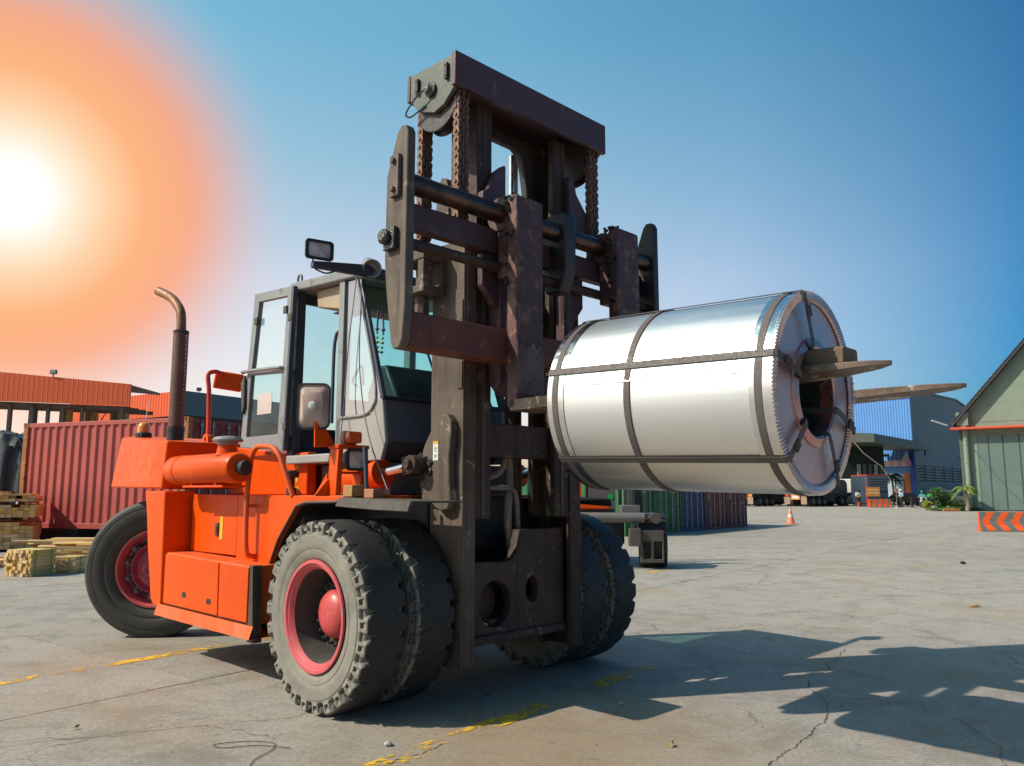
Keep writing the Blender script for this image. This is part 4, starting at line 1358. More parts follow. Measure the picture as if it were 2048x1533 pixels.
# ---- leaf chains
def link_mesh(kind_):
    mb = MB()
    pitch, r = 0.112, 0.030
    def out8(c0, c1):
        pts = []
        for k in range(9):
            a = math.pi * k / 8
            pts.append((r * math.cos(a), c1 + r * math.sin(a)))
        pts.append((-r * 0.72, (c0 + c1) / 2))
        for k in range(9):
            a = math.pi + math.pi * k / 8
            pts.append((r * math.cos(a), c0 + r * math.sin(a)))
        pts.append((r * 0.72, (c0 + c1) / 2))
        return pts
    for y0, y1 in (((-0.045, -0.036), (0.036, 0.045), (-0.008, 0.008)) if kind_ == 0 else ((-0.034, -0.018), (0.018, 0.034))):
        mb.prism(out8(-pitch / 4, pitch / 4), y0, y1, 'y')
    if kind_ == 0:
        for z in (-pitch / 4, pitch / 4):
            mb.lathe([(0.010, -0.054), (0.013, -0.05), (0.013, 0.05), (0.010, 0.054)], (0, 0, z), (0, 1, 0), 10)
    return mb.mesh('chain_link', [M_CHAIN], 35)
ME_LK = [link_mesh(0), link_mesh(1)]
def chain(x, y, z0, z1):
    e = empty('lift_chain', (x, y, z0), 0, FL)
    n = int((z1 - z0) / 0.056)
    for k in range(n + 1):
        link_obj('chain_link', ME_LK[k % 2], e, (0, 0, 0.056 * k))
for sg in (-1, 1):
    chain(0.515, sg * 0.66, 2.95, 3.87)
    chain(0.145, sg * 0.66, 2.90, 3.87)
    ab = MB()
    ab.box(-0.02, 0.27, *sorted((sg * 0.755, sg * 0.535)), 2.80, 2.90)
    ab.box(-0.02, 0.27, *sorted((sg * 0.755, sg * 0.535)), 2.58, 2.63)
    ab.box(-0.01, 0.05, *sorted((sg * 0.75, sg * 0.68)), 2.63, 2.80)
    ab.box(0.20, 0.26, *sorted((sg * 0.75, sg * 0.68)), 2.63, 2.80)
    ab.box(0.0, 0.27, *sorted((sg * 0.61, sg * 0.56)), 2.63, 2.80)
    ab.lathe([(0.045, 2.44), (0.045, 2.58)], (0.13, sg * 0.66, 0), (0, 0, 1), 6)
    ab.lathe([(0.022, 2.40), (0.022, 2.95)], (0.14, sg * 0.66, 0), (0, 0, 1), 12)
    abo = ab.obj('chain_anchor', M_STEELG, FL, 0.006)
    gk = MB()
    rg = random.Random(9)
    for _ in range(40):
        a = rg.uniform(0, 6.28)
        rr_ = rg.uniform(0, 0.085)
        gk.lathe([(0.0, -0.014), (rg.uniform(0.012, 0.03), 0), (0.0, 0.014)], (0.14 + rr_ * math.cos(a), sg * 0.66 + rr_ * math.sin(a), 2.91 + rg.uniform(0, 0.05) * (1 - rr_ / 0.09)), (rg.random(), rg.random(), 1), 6)
    kind(gk.obj('grease_lumps', M_DUST, abo, smooth=60), 'stuff')

# ---- carriage
def end_plate(sg, m):
    prof = [(0.71, 3.05), (0.71, 3.36), (0.69, 3.40), (0.64, 3.405), (0.61, 3.37), (0.515, 3.13), (0.51, 2.62), (0.53, 2.45), (0.57, 2.22), (0.585, 2.13), (0.61, 2.095), (0.66, 2.095), (0.69, 2.14), (0.71, 2.34)]
    mb = MB()
    mb.prism(prof, sg * 1.175, sg * 1.235, 'y')
    o = mb.obj('carriage_end_plate', m, FL, 0.008)
    k = MB()
    k.box(0.58, 0.66, *sorted((sg * 1.236, sg * 1.262)), 2.98, 3.23)
    k.lathe([(0.02, 0), (0.018, 0.02)], (0.62, sg * 1.262, 3.19), (0, sg, 0), 6)
    k.lathe([(0.02, 0), (0.018, 0.02)], (0.62, sg * 1.262, 3.02), (0, sg, 0), 6)
    k.obj('keeper_plate', m, o, 0.004)
    k = MB()
    k.box(0.54, 0.64, *sorted((sg * 1.236, sg * 1.27)), 2.67, 2.80)
    k.lathe([(0.045, 0), (0.045, 0.025), (0.03, 0.04), (0.0, 0.04)], (0.57, sg * 1.27, 2.745), (0, sg, 0), 18)
    k.obj('rod_boss', M_GREASE, o, 0.004)
    return o
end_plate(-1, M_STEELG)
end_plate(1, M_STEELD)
shf = MB()
shf.tube([(0.625, -1.19, 3.085), (0.625, 1.19, 3.085)], 0.062, 28)
shf.obj('fork_shaft', M_SHAFT, FL, smooth=60)
rod = MB()
rod.tube([(0.60, -1.2, 2.735), (0.60, 1.2, 2.735)], 0.034, 16)
rod.obj('lower_rod', M_STEEL, FL, smooth=60)
cbm = MB()
cbm.box(0.50, 0.575, -1.176, 1.176, 2.84, 3.0)
cbm.obj('upper_carriage_beam', M_PLUM, FL, 0.008)
cbm = MB()
cbm.box(0.535, 0.685, -1.174, 1.174, 2.11, 2.315)
cbm.obj('lower_carriage_beam', M_RUST, FL, 0.01)
for sg in (-1, 1):
    cp = MB()
    cp.prism([(0.46, 2.0), (0.46, 3.05), (0.57, 3.05), (0.57, 2.0), (0.52, 1.93)], sg * 0.36, sg * 0.30, 'y')
    cp.prism([(sg * 0.50, 2.83), (sg * 0.50, 2.62), (sg * 0.40, 2.50), (sg * 0.30, 2.46), (sg * 0.30, 2.83)], 0.50, 0.55, 'x')
    cp.obj('roller_plate', M_PLUM, FL, 0.008)
    cpf = MB()
    cpf.box(0.455, 0.50, *sorted((sg * 0.30, sg * 0.05)), 1.92, 2.10)
    cpf.obj('roller_bracket', M_PLUM, FL, 0.008)
cc = MB()
cc.prism([(0.53, 2.66), (0.50, 2.80), (0.50, 3.16), (0.56, 3.22), (0.70, 3.22), (0.72, 3.16), (0.72, 2.80), (0.66, 2.66)], 0.12, 0.23, 'y')
cc.obj('centre_bracket', M_STEELD, FL, 0.012)

# ---- forks
def fork(yc, wd, name='fork', top=3.19):
    y0, y1 = yc - wd / 2, yc + wd / 2
    e = MB()
    e.prism([(0.69, 1.83), (0.69, 2.9), (0.69, top - 0.03), (0.72, top), (0.76, top), (0.785, top - 0.02), (0.785, 1.90), (0.77, 1.82), (0.72, 1.80)], y0, y1, 'y')
    eo = e.obj('fork_shank', M_FORK, FL, 0.012)
    hk = MB()
    hk.lathe([(0.063, y0 + 0.0), (0.115, y0 + 0.0), (0.115, y1), (0.063, y1)], (0.625, 0, 3.085), (0, 1, 0), 28, False, False)
    hk.box(0.60, 0.70, y0 + 0.01, y1 - 0.01, 2.66, 3.0)
    hk.obj('fork_hook', M_FORK, eo, 0.006)
    gk = MB()
    rg = random.Random(int(yc * 100) + 50)
    for _ in range(60):
        gk.lathe([(0.0, -0.016), (rg.uniform(0.01, 0.03), 0), (0.0, 0.016)], (0.66 + rg.uniform(0, 0.10), y0 + rg.uniform(-0.012, 0.05), top - rg.random() ** 2 * 0.6 + 0.005), (rg.random(), rg.random(), rg.random() + 0.1), 6)
    kind(gk.obj('grease_lumps', M_GREASE, eo, smooth=60), 'stuff')
    b_ = MB()
    n = 34
    secs = []
    for k in range(n + 1):
        s_ = k / n
        x = 0.72 + (2.95 - 0.72) * s_
        tw = 1.0
        if s_ > 0.80:
            q_ = (s_ - 0.80) / 0.20
            tw = max(0.0, 1 - q_ ** 2.2) ** 0.6 * 0.97 + 0.03
        zt = 1.868
        zb = 1.795 + 0.026 * s_ + 0.026 * max(0.0, (s_ - 0.6) / 0.4) ** 2
        secs.append([(x, yc - wd / 2 * tw, zb), (x, yc + wd / 2 * tw, zb), (x, yc + wd / 2 * tw, zt), (x, yc - wd / 2 * tw, zt)])
    vs = [p for s_ in secs for p in s_]
    fs = [(3, 2, 1, 0), tuple(n * 4 + k for k in range(4))]
    for a in range(n):
        for k in range(4):
            fs.append((a * 4 + k, a * 4 + (k + 1) % 4, (a + 1) * 4 + (k + 1) % 4, (a + 1) * 4 + k))
    b_.add(vs, fs)
    b_.obj('fork_blade', M_BLADE, FL, 0.008)
fork(-0.300, 0.245)
rg = random.Random(21)
edge_top = [(-0.178 - 0.244 * k / 14, 2.20 + rg.uniform(-0.035, 0.05)) for k in range(15)]
sc_ = plate('scuffed_patch', [(-0.422, 1.90), (-0.178, 1.90)] + edge_top, [], 0.7835, 0.7868, 'x',
            pm('scuffed_rust', (0.27, 0.155, 0.125), (0.15, 0.075, 0.06), rough=0.6, ns=9, bump=0.4, wear=(0.07, 0.035, 0.03), wear_amt=0.06, wear_scale=12), FL)
fork(0.745, 0.255, top=3.22)

# ================================================================== COIL
M_COIL = None
def coil_mat():
    m, t, b = new_mat('galvanised_steel_wrap')
    v = coords(t)
    vs = coords(t, (0.6, 9, 9))
    n = noise(t, vs, 2.0, 6, 0.6)
    n2 = noise(t, v, 1.4, 4, 0.5)
    link(t, mixc(t, mapr(t, n, 0.3, 0.7), (0.875, 0.885, 0.90), (0.775, 0.785, 0.80)), b.inputs['Base Color'])
    b.inputs['Metallic'].default_value = 1.0
    link(t, mapr(t, n, 0.3, 0.7, 0.36, 0.46), b.inputs['Roughness'])
    add_bump(t, b, mth(t, 'ADD', mth(t, 'MULTIPLY', n, 0.15), n2), 0.10, 0.03)
    return m
M_COIL = coil_mat()
M_EDGE = pm('bright_edge_ring', (0.84, 0.84, 0.85), (0.72, 0.72, 0.74), rough=0.20, metal=1.0, ns=3, bump=0.12, rv=0.08)
M_END = pm('coil_end_painted_reflection', (0.68, 0.47, 0.46), (0.58, 0.31, 0.32), rough=0.36, metal=0.6, ns=1.8, bump=0.12, rv=0.06, wear=(0.70, 0.58, 0.57), wear_amt=0.06, wear_scale=1.3)  # reddish reflections on the face are put into these base colours
M_CRIMP = pm('crimped_rim_painted_reflection', (0.80, 0.52, 0.46), (0.78, 0.70, 0.68), rough=0.36, metal=0.7, ns=1.6, bump=0.05, rv=0.06, wear=(0.80, 0.20, 0.09), wear_amt=0.0, wear_scale=1.3)  # wear mask paints red-orange reflections onto the rim; pinkish base does too
M_INNR = pm('inner_ring_painted_reflection', (0.62, 0.22, 0.20), (0.52, 0.36, 0.36), rough=0.28, metal=0.85, ns=3, bump=0.06)  # red is a reflection painted as the ring's own colour
M_STRAP = pm('steel_strap', (0.12, 0.098, 0.092), (0.095, 0.078, 0.075), rough=0.6, ns=8, bump=0.03, spec=0.3)
M_BORE = pm('dark_bore', (0.035, 0.045, 0.05), rough=0.8, ns=3, spec=0.1)
def flw(X, Y, Z):
    return FL.matrix_basis @ Vector((X, Y, Z))
CO = empty('steel_coil', flw(2.591, -0.266, 1.760), R(-45.02 + 2.7), scale=S)
CO.rotation_euler = (0, R(1.5), R(-45.02 + 2.7))
tag(CO, 'shiny silver strapped steel coil hanging on the forklift fork', 'steel coil')
CR, CLN, CI = 0.475, 1.232, 0.205
sh = MB()
sh.lathe([(CR - 0.004, -CLN + 0.02), (CR - 0.001, -CLN + 0.04), (CR - 0.001, -0.04), (CR - 0.004, -0.02)], (0, 0, 0), (1, 0, 0), 128, False, False)
sh.obj('wrap_sheet', M_COIL, CO, smooth=60)
def fan(r, a0, a1, x0, x1, n, name, m, wob=0.0):
    mb = MB()
    rg = random.Random(int(a0 * 10))
    vs, fs = [], []
    for k in range(n + 1):
        a = a0 + (a1 - a0) * k / n
        rr_ = r + (wob * rg.random() if wob else 0)
        vs += [(x0, rr_ * math.cos(a), rr_ * math.sin(a)), (x1, rr_ * math.cos(a), rr_ * math.sin(a))]
        if k:
            fs.append((2 * k - 2, 2 * k - 1, 2 * k + 1, 2 * k))
    mb.add(vs, fs)
    return mb.obj(name, m, CO, smooth=60)
# overlapping end of the wrapping sheet, its free edge a little lifted
ov = MB()
n = 40
vs, fs = [], []
for k in range(n + 1):
    x = -CLN + 0.11 + (CLN - 0.22) * k / n
    lift = 0.003 + 0.004 * abs(math.sin(k * 0.55)) * (0.4 + 0.6 * math.sin(k * 0.13) ** 2)
    for a, rr_ in ((R(163), CR + 0.0015), (R(171), CR + 0.002), (R(173.5), CR + lift), (R(173.6), CR - 0.002)):
        vs.append((x, rr_ * math.cos(a), rr_ * math.sin(a)))
    if k:
        for q in range(3):
            fs.append((4 * k - 4 + q, 4 * k - 3 + q, 4 * k + 1 + q, 4 * k + q))
ov.add(vs, fs)
ov.obj('sheet_overlap', M_COIL, CO, smooth=40)
for x0, x1 in ((-CLN - 0.002, -CLN + 0.105), (-0.105, 0.0)):
    er = MB()
    er.lathe([(CR + 0.002, x0), (CR + 0.002, x1)], (0, 0, 0), (1, 0, 0), 128, False, False)
    er.obj('edge_ring', M_EDGE, CO, smooth=60)
for xc in (-CLN + 0.05, -0.735, -0.062):
    st = MB()
    st.lathe([(CR + 0.001, xc - 0.017), (CR + 0.0052, xc - 0.017), (CR + 0.0052, xc + 0.017), (CR + 0.001, xc + 0.017)], (0, 0, 0), (1, 0, 0), 128, False, False)
    st.obj('round_strap', M_STRAP, CO)
EYE = [109, 164, 222, 296, 341]
for a_ in EYE:
    a = R(a_)
    ca, sa = math.cos(a), math.sin(a)
    def P(x, r_, off):
        return (x, r_ * ca - off * sa, r_ * sa + off * ca)
    w_ = 0.017
    st = MB()
    ro = CR + 0.0095
    # along the barrel, over the edge, down the face, into the eye
    path = [(-CLN - 0.01, CI + 0.01), (-CLN - 0.012, ro - 0.01), (-CLN, ro), (0.004, ro), (0.020, ro - 0.012), (0.024, CI + 0.05), (0.020, CI + 0.008), (0.0, CI - 0.004), (-CLN, CI - 0.004)]
    vs, fs = [], []
    for k, (x, r_) in enumerate(path):
        vs += [P(x, r_, -w_), P(x, r_, w_)]
        if k:
            fs.append((2 * k - 2, 2 * k - 1, 2 * k + 1, 2 * k))
    st.add(vs, fs)
    so = st.obj('eye_strap', M_STRAP, CO)
    sol = so.modifiers.new('thick', 'SOLIDIFY')
    sol.thickness = 0.003
    sl = MB()
    rm = 0.36 + 0.03 * math.sin(a_)
    rot = Matrix(((0, 0, 1), (ca, -sa, 0), (sa, ca, 0)))
    sl.cbox((0.028, rm * ca, rm * sa), (0.055, 0.042, 0.008), rot)
    sl.obj('strap_seal', M_DUST, so, 0.002)
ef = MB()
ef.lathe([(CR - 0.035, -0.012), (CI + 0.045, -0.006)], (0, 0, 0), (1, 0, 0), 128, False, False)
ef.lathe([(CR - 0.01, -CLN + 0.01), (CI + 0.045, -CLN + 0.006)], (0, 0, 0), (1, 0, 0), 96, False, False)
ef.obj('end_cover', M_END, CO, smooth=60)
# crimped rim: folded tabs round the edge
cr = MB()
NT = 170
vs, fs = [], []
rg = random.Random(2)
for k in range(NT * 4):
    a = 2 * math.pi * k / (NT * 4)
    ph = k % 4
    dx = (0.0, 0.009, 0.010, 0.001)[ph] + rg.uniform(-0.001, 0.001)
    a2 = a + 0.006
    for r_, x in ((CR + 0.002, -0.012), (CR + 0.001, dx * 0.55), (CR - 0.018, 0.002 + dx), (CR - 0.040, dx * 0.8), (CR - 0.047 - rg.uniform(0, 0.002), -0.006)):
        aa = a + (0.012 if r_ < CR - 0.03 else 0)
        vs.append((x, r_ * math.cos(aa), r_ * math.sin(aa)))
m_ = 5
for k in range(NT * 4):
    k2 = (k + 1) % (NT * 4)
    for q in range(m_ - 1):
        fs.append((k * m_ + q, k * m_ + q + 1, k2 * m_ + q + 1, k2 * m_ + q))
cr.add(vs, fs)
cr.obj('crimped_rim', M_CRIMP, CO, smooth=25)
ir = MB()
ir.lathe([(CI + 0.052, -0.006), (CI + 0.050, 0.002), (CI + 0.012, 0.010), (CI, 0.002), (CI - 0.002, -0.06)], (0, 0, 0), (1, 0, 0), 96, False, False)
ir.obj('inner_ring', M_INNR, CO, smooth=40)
bo = MB()
bo.lathe([(CI, -0.05), (CI, -CLN)], (0, 0, 0), (1, 0, 0), 96, False, False)
bo.obj('bore', M_BORE, CO, smooth=60)
lb = MB()
lb.add([(0.030, 0.355, -0.045), (0.030, 0.425, -0.020), (0.022, 0.415, 0.125), (0.022, 0.345, 0.10)], [(0, 1, 2, 3)])
lb.add([(0.030, 0.30, 0.13), (0.030, 0.375, 0.115), (0.026, 0.415, 0.20), (0.026, 0.34, 0.23)], [(0, 1, 2, 3)])
lbo = lb.obj('paper_label', pm('pink_paper', (0.72, 0.48, 0.55), (0.66, 0.42, 0.50), rough=0.7, ns=4), CO)
lp = MB()
rg = random.Random(8)
for k in range(9):
    z = -0.02 + 0.014 * k
    y0_ = 0.362 + (z + 0.045) * -0.06 + 0.006
    lw = rg.uniform(0.02, 0.05)
    lp.add([(0.0325, y0_, z), (0.0325, y0_ + lw, z + lw * 0.35), (0.0325, y0_ + lw, z + lw * 0.35 + 0.005), (0.0325, y0_, z + 0.005)], [(0, 1, 2, 3)])
lp.obj('label_print', M_INK, lbo)

# wooden packing block on the fork, under the coil's bore
M_WOOD = pm('weathered_timber', (0.26, 0.165, 0.09), (0.15, 0.10, 0.062), rough=0.8, ns=5, bump=0.6, streak=(0.09, 0.06, 0.04), streak_amt=0.04)
WB = MB()
WB.prism([(-0.085, 0), (0.085, 0), (0.085, 0.068), (0.070, 0.078), (-0.070, 0.078), (-0.085, 0.068)], -1.40, 0.17, 'x')
wbo = WB.obj('wooden_block', M_WOOD, None, 0.006)
wbo.location = flw(2.60, -0.292, 1.869)
wbo.rotation_euler = (0, 0, R(-45.02 + 1.0))
wbo.scale = (S,) * 3
tag(wbo, 'weathered brown timber block lying on the fork inside the coil', 'timber block')

# flower garland hanging inside the windscreen
GA = empty('flower_garland', flw(-0.55, -0.50, 2.66), R(-45.02), scale=S)
tag(GA, 'pink and yellow flower garland hanging behind the cab windscreen', 'garland')
M_GP, M_GY = pm('pink_ribbon', (0.70, 0.12, 0.36), rough=0.6, bump=0), pm('yellow_flower', (0.72, 0.42, 0.03), rough=0.6, bump=0)
for dy in (-0.025, 0.03):
    g = MB()
    g.tube([(0, dy * 0.7, 0.0), (0, dy, -0.16)], 0.008, 6)
    g.lathe([(0.0, 0.02), (0.017, 0.0), (0.0, -0.03)], (0, dy, -0.175), (0, 0, 1), 8)
    g.obj('ribbon', M_GP, GA, smooth=60)
    g = MB()
    for k in range(5):
        g.lathe([(0.0, 0.014), (0.011 + 0.006 * (k in (2, 4)), 0.0), (0.0, -0.014)], (0, dy * (1 - 0.1 * k), -0.205 - 0.035 * k), (0, 0, 1), 8)
    g.obj('flowers', M_GY, GA, smooth=60)

# ================================================================== BACKGROUND, RIGHT
def xy_dir(v):
    return math.atan2(v[1], v[0])
def corr_mesh(name, L, H, pitch, depth, mat, x_first=True):
    """corrugated sheet in the XZ plane, proud towards -Y"""
    mb = MB()
    n = int(L / pitch)
    pts = []
    for k in range(n):
        x = L * k / n
        p = L / n
        pts += [(x, 0), (x + p * 0.26, 0), (x + p * 0.5, -depth), (x + p * 0.76, -depth)]
    pts.append((L, 0))
    vs, fs = [], []
    for k, (x, y) in enumerate(pts):
        vs += [(x, y, 0), (x, y, H)]
        if k:
            fs.append((2 * k - 2, 2 * k, 2 * k + 1, 2 * k - 1))
    mb.add(vs, fs)
    return mb.mesh(name, mat)
M_LBAR = pm('galvanised_bar', (0.34, 0.34, 0.34), (0.22, 0.22, 0.23), rough=0.4, metal=0.5, ns=6)
M_MARK = pm('white_marking', (0.66, 0.66, 0.64), rough=0.6, bump=0)
M_PLACARD = pm('yellow_placard', (0.62, 0.40, 0.05), rough=0.6, bump=0)
def container_end(o, mat, W, H, seed, dark):
    """the door end of a container: posts, two doors, locking bars"""
    rg = random.Random(seed)
    for x0, x1 in ((0, 0.09), (W - 0.09, W)):
        mb = MB()
        mb.box(x0, x1, 0, 0.12, 0.12, H - 0.12)
        mb.obj('corner_post', mat, o, 0.01)
        for z0, z1 in ((0, 0.12), (H - 0.12, H)):
            mb = MB()
            mb.box(x0 - 0.003, x1 + 0.003, -0.004, 0.14, z0, z1)
            mb.obj('corner_casting', mat, o, 0.008)
    mb = MB()
    mb.box(0.09, W - 0.09, 0.01, 0.12, 0.0, 0.14)
    mb.obj('door_sill', mat, o, 0.008)
    mb = MB()
    mb.box(0.09, W - 0.09, 0.01, 0.12, H - 0.12, H)
    mb.obj('door_header', mat, o, 0.008)
    mid = W / 2
    for x0, x1 in ((0.10, mid - 0.006), (mid + 0.006, W - 0.10)):
        mb = MB()
        mb.box(x0, x1, 0.035, 0.07, 0.15, H - 0.13)
        for k in range(5):
            z = 0.30 + (H - 0.75) * k / 4.6
            mb.box(x0 + 0.05, x1 - 0.05, 0.018, 0.036, z, z + (H - 0.75) / 4.6 - 0.10)
        d = mb.obj('container_door', mat, o, 0.008)
        for f in (0.27, 0.73):
            xb = x0 + (x1 - x0) * f
            b_ = MB()
            b_.tube([(xb, -0.012, 0.08), (xb, -0.012, H - 0.08)], 0.021, 8)
            for z in (0.30, 0.9, H * 0.62, H - 0.3):
                b_.box(xb - 0.04, xb + 0.04, -0.03, 0.02, z - 0.03, z + 0.03)
            b_.tube([(xb, -0.035, 1.02), (xb + (0.36 if f < 0.5 else -0.36), -0.04, 1.04)], 0.014, 6)
            b_.obj('locking_bar', M_LBAR, d, smooth=40)
    mk = MB()
    for k in range(6):
        z = H - 0.40 - 0.11 * k
        x = W * 0.56 + rg.uniform(0, 0.06)
        for q in range(rg.randint(2, 5)):
            mk.box(x + 0.075 * q, x + 0.055 + 0.075 * q, 0.010, 0.0165, z, z + 0.06)
    mk.box(W * 0.14, W * 0.30, 0.010, 0.0165, H - 0.55, H - 0.45)
    kind(mk.obj('marking', M_MARK, o), 'stuff')
    if rg.random() < 0.8:
        p = MB()
        x = rg.choice((0.2, W - 0.34))
        p.prism([(x, 1.2), (x + 0.12, 1.2), (x + 0.12, 1.42), (x + 0.06, 1.46)], 0.010, 0.0165, 'y')
        p.obj('placard', M_PLACARD, o)
def container(name, loc, rz, W, H, L, mat, seed, pitch=0.28):
    o = empty(name, loc, rz)
    container_end(o, mat, W, H, seed, None)
    s = corr_mesh('side_wall', L - 0.24, H - 0.30, pitch, 0.036, mat)
    a = link_obj('side_wall', s, o, (0.03, L - 0.12, 0.15), (0, 0, -math.pi / 2))
    b_ = link_obj('side_wall', s, o, (W - 0.03, 0.12, 0.15), (0, 0, math.pi / 2))
    mb = MB()
    mb.box(0.02, W - 0.02, 0.1, L, H - 0.03, H - 0.005)
    mb.obj('container_roof', mat, o)
    for nm, z0, z1 in (('bottom_rail', 0.0, 0.15), ('top_rail', H - 0.14, H - 0.04)):
        for x0 in (0.0, W - 0.07):
            mb = MB()
            mb.box(x0, x0 + 0.07, 0.14, L - 0.14, z0, z1)
            mb.obj(nm, mat, o, 0.006)
    mb = MB()
    mb.box(0.05, W - 0.05, L - 0.08, L - 0.03, 0.1, H - 0.1)
    mb.obj('end_wall', mat, o)
    return o
CW_ = 2.16
for k, (nm, c, lab) in enumerate((('far_red', (0.19, 0.022, 0.026), 'dark red shipping container at the right end of the row, doors shut'),
                                  ('near_red', (0.23, 0.028, 0.028), 'dark red shipping container standing beside the blue one'),
                                  ('blue', (0.030, 0.050, 0.15), 'dark blue shipping container with white lock rods on its doors'),
                                  ('green', (0.022, 0.17, 0.045), 'green shipping container standing next to the blue one'),
                                  ('olive', (0.02, 0.14, 0.042), 'green shipping container farthest left, partly behind the grey truck frame'))):
    m = pm('container_' + nm, c, tuple(x * 0.75 for x in c), rough=0.5, ns=2.5, bump=0.1, wear=(c[0] * 1.6 + .02, c[1] * 1.5 + .02, c[2] * 1.5 + .02), wear_amt=0.03, streak=tuple(x * 0.5 for x in c), streak_amt=0.03)
    d = Vector((0.616, 0.788, 0))
    loc = Vector((10.51, 36.16, 0)) - d * (CW_ * (k + 1) - 0.02)
    o = container('shipping_container', loc, R(52), CW_ - 0.04, 2.42, 6.0, m, k)
    tag(o, lab, 'shipping container', 'shipping containers standing in a row')

# traffic cone
tc0 = empty('traffic_cone', (13.2, 38.4, 0))
tag(tc0, 'orange traffic cone with a white band standing alone on the concrete', 'traffic cone')
M_CONE = pm('faded_orange_cone', (0.72, 0.20, 0.10), (0.62, 0.18, 0.10), rough=0.6, ns=5)
mb = MB()
mb.lathe([(0.19, 0.03), (0.175, 0.05), (0.028, 0.80), (0.022, 0.81), (0.0, 0.81)], (0, 0, 0), (0, 0, 1), 24)
mb.obj('cone_body', M_CONE, tc0, smooth=40)
mb = MB()
mb.box(-0.25, 0.25, -0.25, 0.25, 0.0, 0.035)
mb.obj('cone_base', M_CONE, tc0, 0.012)
mb = MB()
mb.lathe([(0.1235, 0.33), (0.094, 0.48)], (0, 0, 0), (0, 0, 1), 24, False, False)
mb.lathe([(0.062, 0.63), (0.050, 0.70)], (0, 0, 0), (0, 0, 1), 24, False, False)
mb.obj('reflective_band', M_WHT, tc0, smooth=40)

# chevron barrier by the green shed
M_BORG = pm('barrier_orange', (0.78, 0.10, 0.012), (0.66, 0.09, 0.015), rough=0.5, ns=4, wear=(0.35, 0.10, 0.05), wear_amt=0.02)
M_BGRY = pm('barrier_grey', (0.14, 0.145, 0.13), (0.10, 0.105, 0.095), rough=0.6, ns=4)
def jersey(name, loc, rz, L, H, pattern, label, group=None):
    o = empty(name, loc, rz)
    tag(o, label, 'barrier', group)
    prof = [(-0.26, 0.0), (-0.26, 0.06), (-0.14, 0.24), (-0.09, H), (0.09, H), (0.14, 0.24), (0.26, 0.06), (0.26, 0.0)]
    mb = MB()
    mb.prism(prof, 0, L, 'x')
    mb.obj('barrier_body', M_BGRY, o, 0.012)
    mb = MB()
    mb.prism([(p[0] * 1.004, p[1]) for p in prof], -0.012, 0.002, 'x')
    mb.obj('end_face', M_BORG, o)
    def yat(z):
        for (y0, z0), (y1, z1) in zip(prof[:3], prof[1:4]):
            if z0 <= z <= z1:
                return y0 + (y1 - y0) * (z - z0) / max(z1 - z0, 1e-6)
        return prof[3][0]
    def strip(poly):
        """painted band hugging the front face: poly of (x0,x1) per z"""
        m2 = MB()
        zs = [0.03, 0.06, 0.24, H * 0.5, H - 0.006]
        vs, fs = [], []
        for k, z in enumerate(zs):
            a, b_ = poly(z / H)
            vs += [(max(0, min(L, a)), yat(z) - 0.005, z), (max(0, min(L, b_)), yat(z) - 0.005, z)]
            if k:
                fs.append((2 * k - 2, 2 * k - 1, 2 * k + 1, 2 * k))
        m2.add(vs, fs)
        m2.obj('painted_stripe', M_BORG, o)
    if pattern == 'chevron':
        for k in range(6):
            x = 0.06 + 0.50 * k
            strip(lambda f, x=x: (x + abs(f - 0.5) * 0.44, x + abs(f - 0.5) * 0.44 + 0.26))
    else:
        for k in range(3):
            x = -0.25 + 0.52 * k
            strip(lambda f, x=x: (x + f * 0.26, x + f * 0.26 + 0.30))
    return o
jersey('chevron_barrier', (18.20, 31.60, 0), R(-16.6), 3.2, 0.74, 'chevron', 'grey concrete barrier painted with orange chevrons before the green shed', None)
jersey('striped_barrier', (36.05, 81.7, 0), R(-4), 1.05, 0.80, 'stripe', 'orange and grey striped barrier under the orange sign board', 'striped barriers by the gate')
jersey('striped_barrier', (37.12, 81.6, 0), R(-4), 1.05, 0.80, 'stripe', 'orange and grey striped barrier beside the round traffic sign', 'striped barriers by the gate')

# ---- green shed
M_SHED = pm('pale_green_wall', (0.235, 0.285, 0.215), (0.20, 0.245, 0.185), rough=0.8, ns=1.2, bump=0.1, streak=(0.20, 0.22, 0.16), streak_amt=0.01)
M_SDOOR = pm('green_door_sheet', (0.135, 0.19, 0.17), (0.115, 0.16, 0.145), rough=0.5, ns=0.8, bump=0.05, streak=(0.11, 0.13, 0.11), streak_amt=0.02, rand=0.06)
M_STRIM = pm('dark_green_trim', (0.10, 0.12, 0.10), (0.08, 0.095, 0.08), rough=0.6, ns=3)
M_ROOFD = pm('dark_roof_sheet', (0.05, 0.05, 0.055), (0.07, 0.068, 0.07), rough=0.6, ns=4)
M_RED = pm('red_orange_fascia', (0.72, 0.085, 0.03), (0.60, 0.075, 0.03), rough=0.5, ns=1.0)
sd = Vector((0.84, -0.54, 0)).normalized()
SHD = empty('green_shed', (37.6, 66.5, 0), xy_dir(sd))
tag(SHD, 'pale green gabled shed with tall grey green doors and orange canopy strip', 'shed')
SW_, SDP = 18.0, 30.0
mb = MB()
mb.prism([(0, 0), (0, 7.7), (9, 18.3), (18, 7.7), (18, 0)], 0.06, 0.30, 'y')
mb.obj('front_wall', M_SHED, SHD)
mb = MB()
mb.box(0, 0.25, 0.3, SDP, 0, 7.7)
mb.box(17.75, 18, 0.3, SDP, 0, 7.7)
mb.obj('side_wall', M_STRIM, SHD)
mb = MB()
for k in range(2):
    pts = [(-0.7, 6.98), (9, 18.42), (9, 18.72), (-0.8, 7.22)] if k == 0 else [(18.7, 6.98), (9, 18.42), (9, 18.72), (18.8, 7.22)]
    mb.prism(pts, -0.75, SDP, 'y')
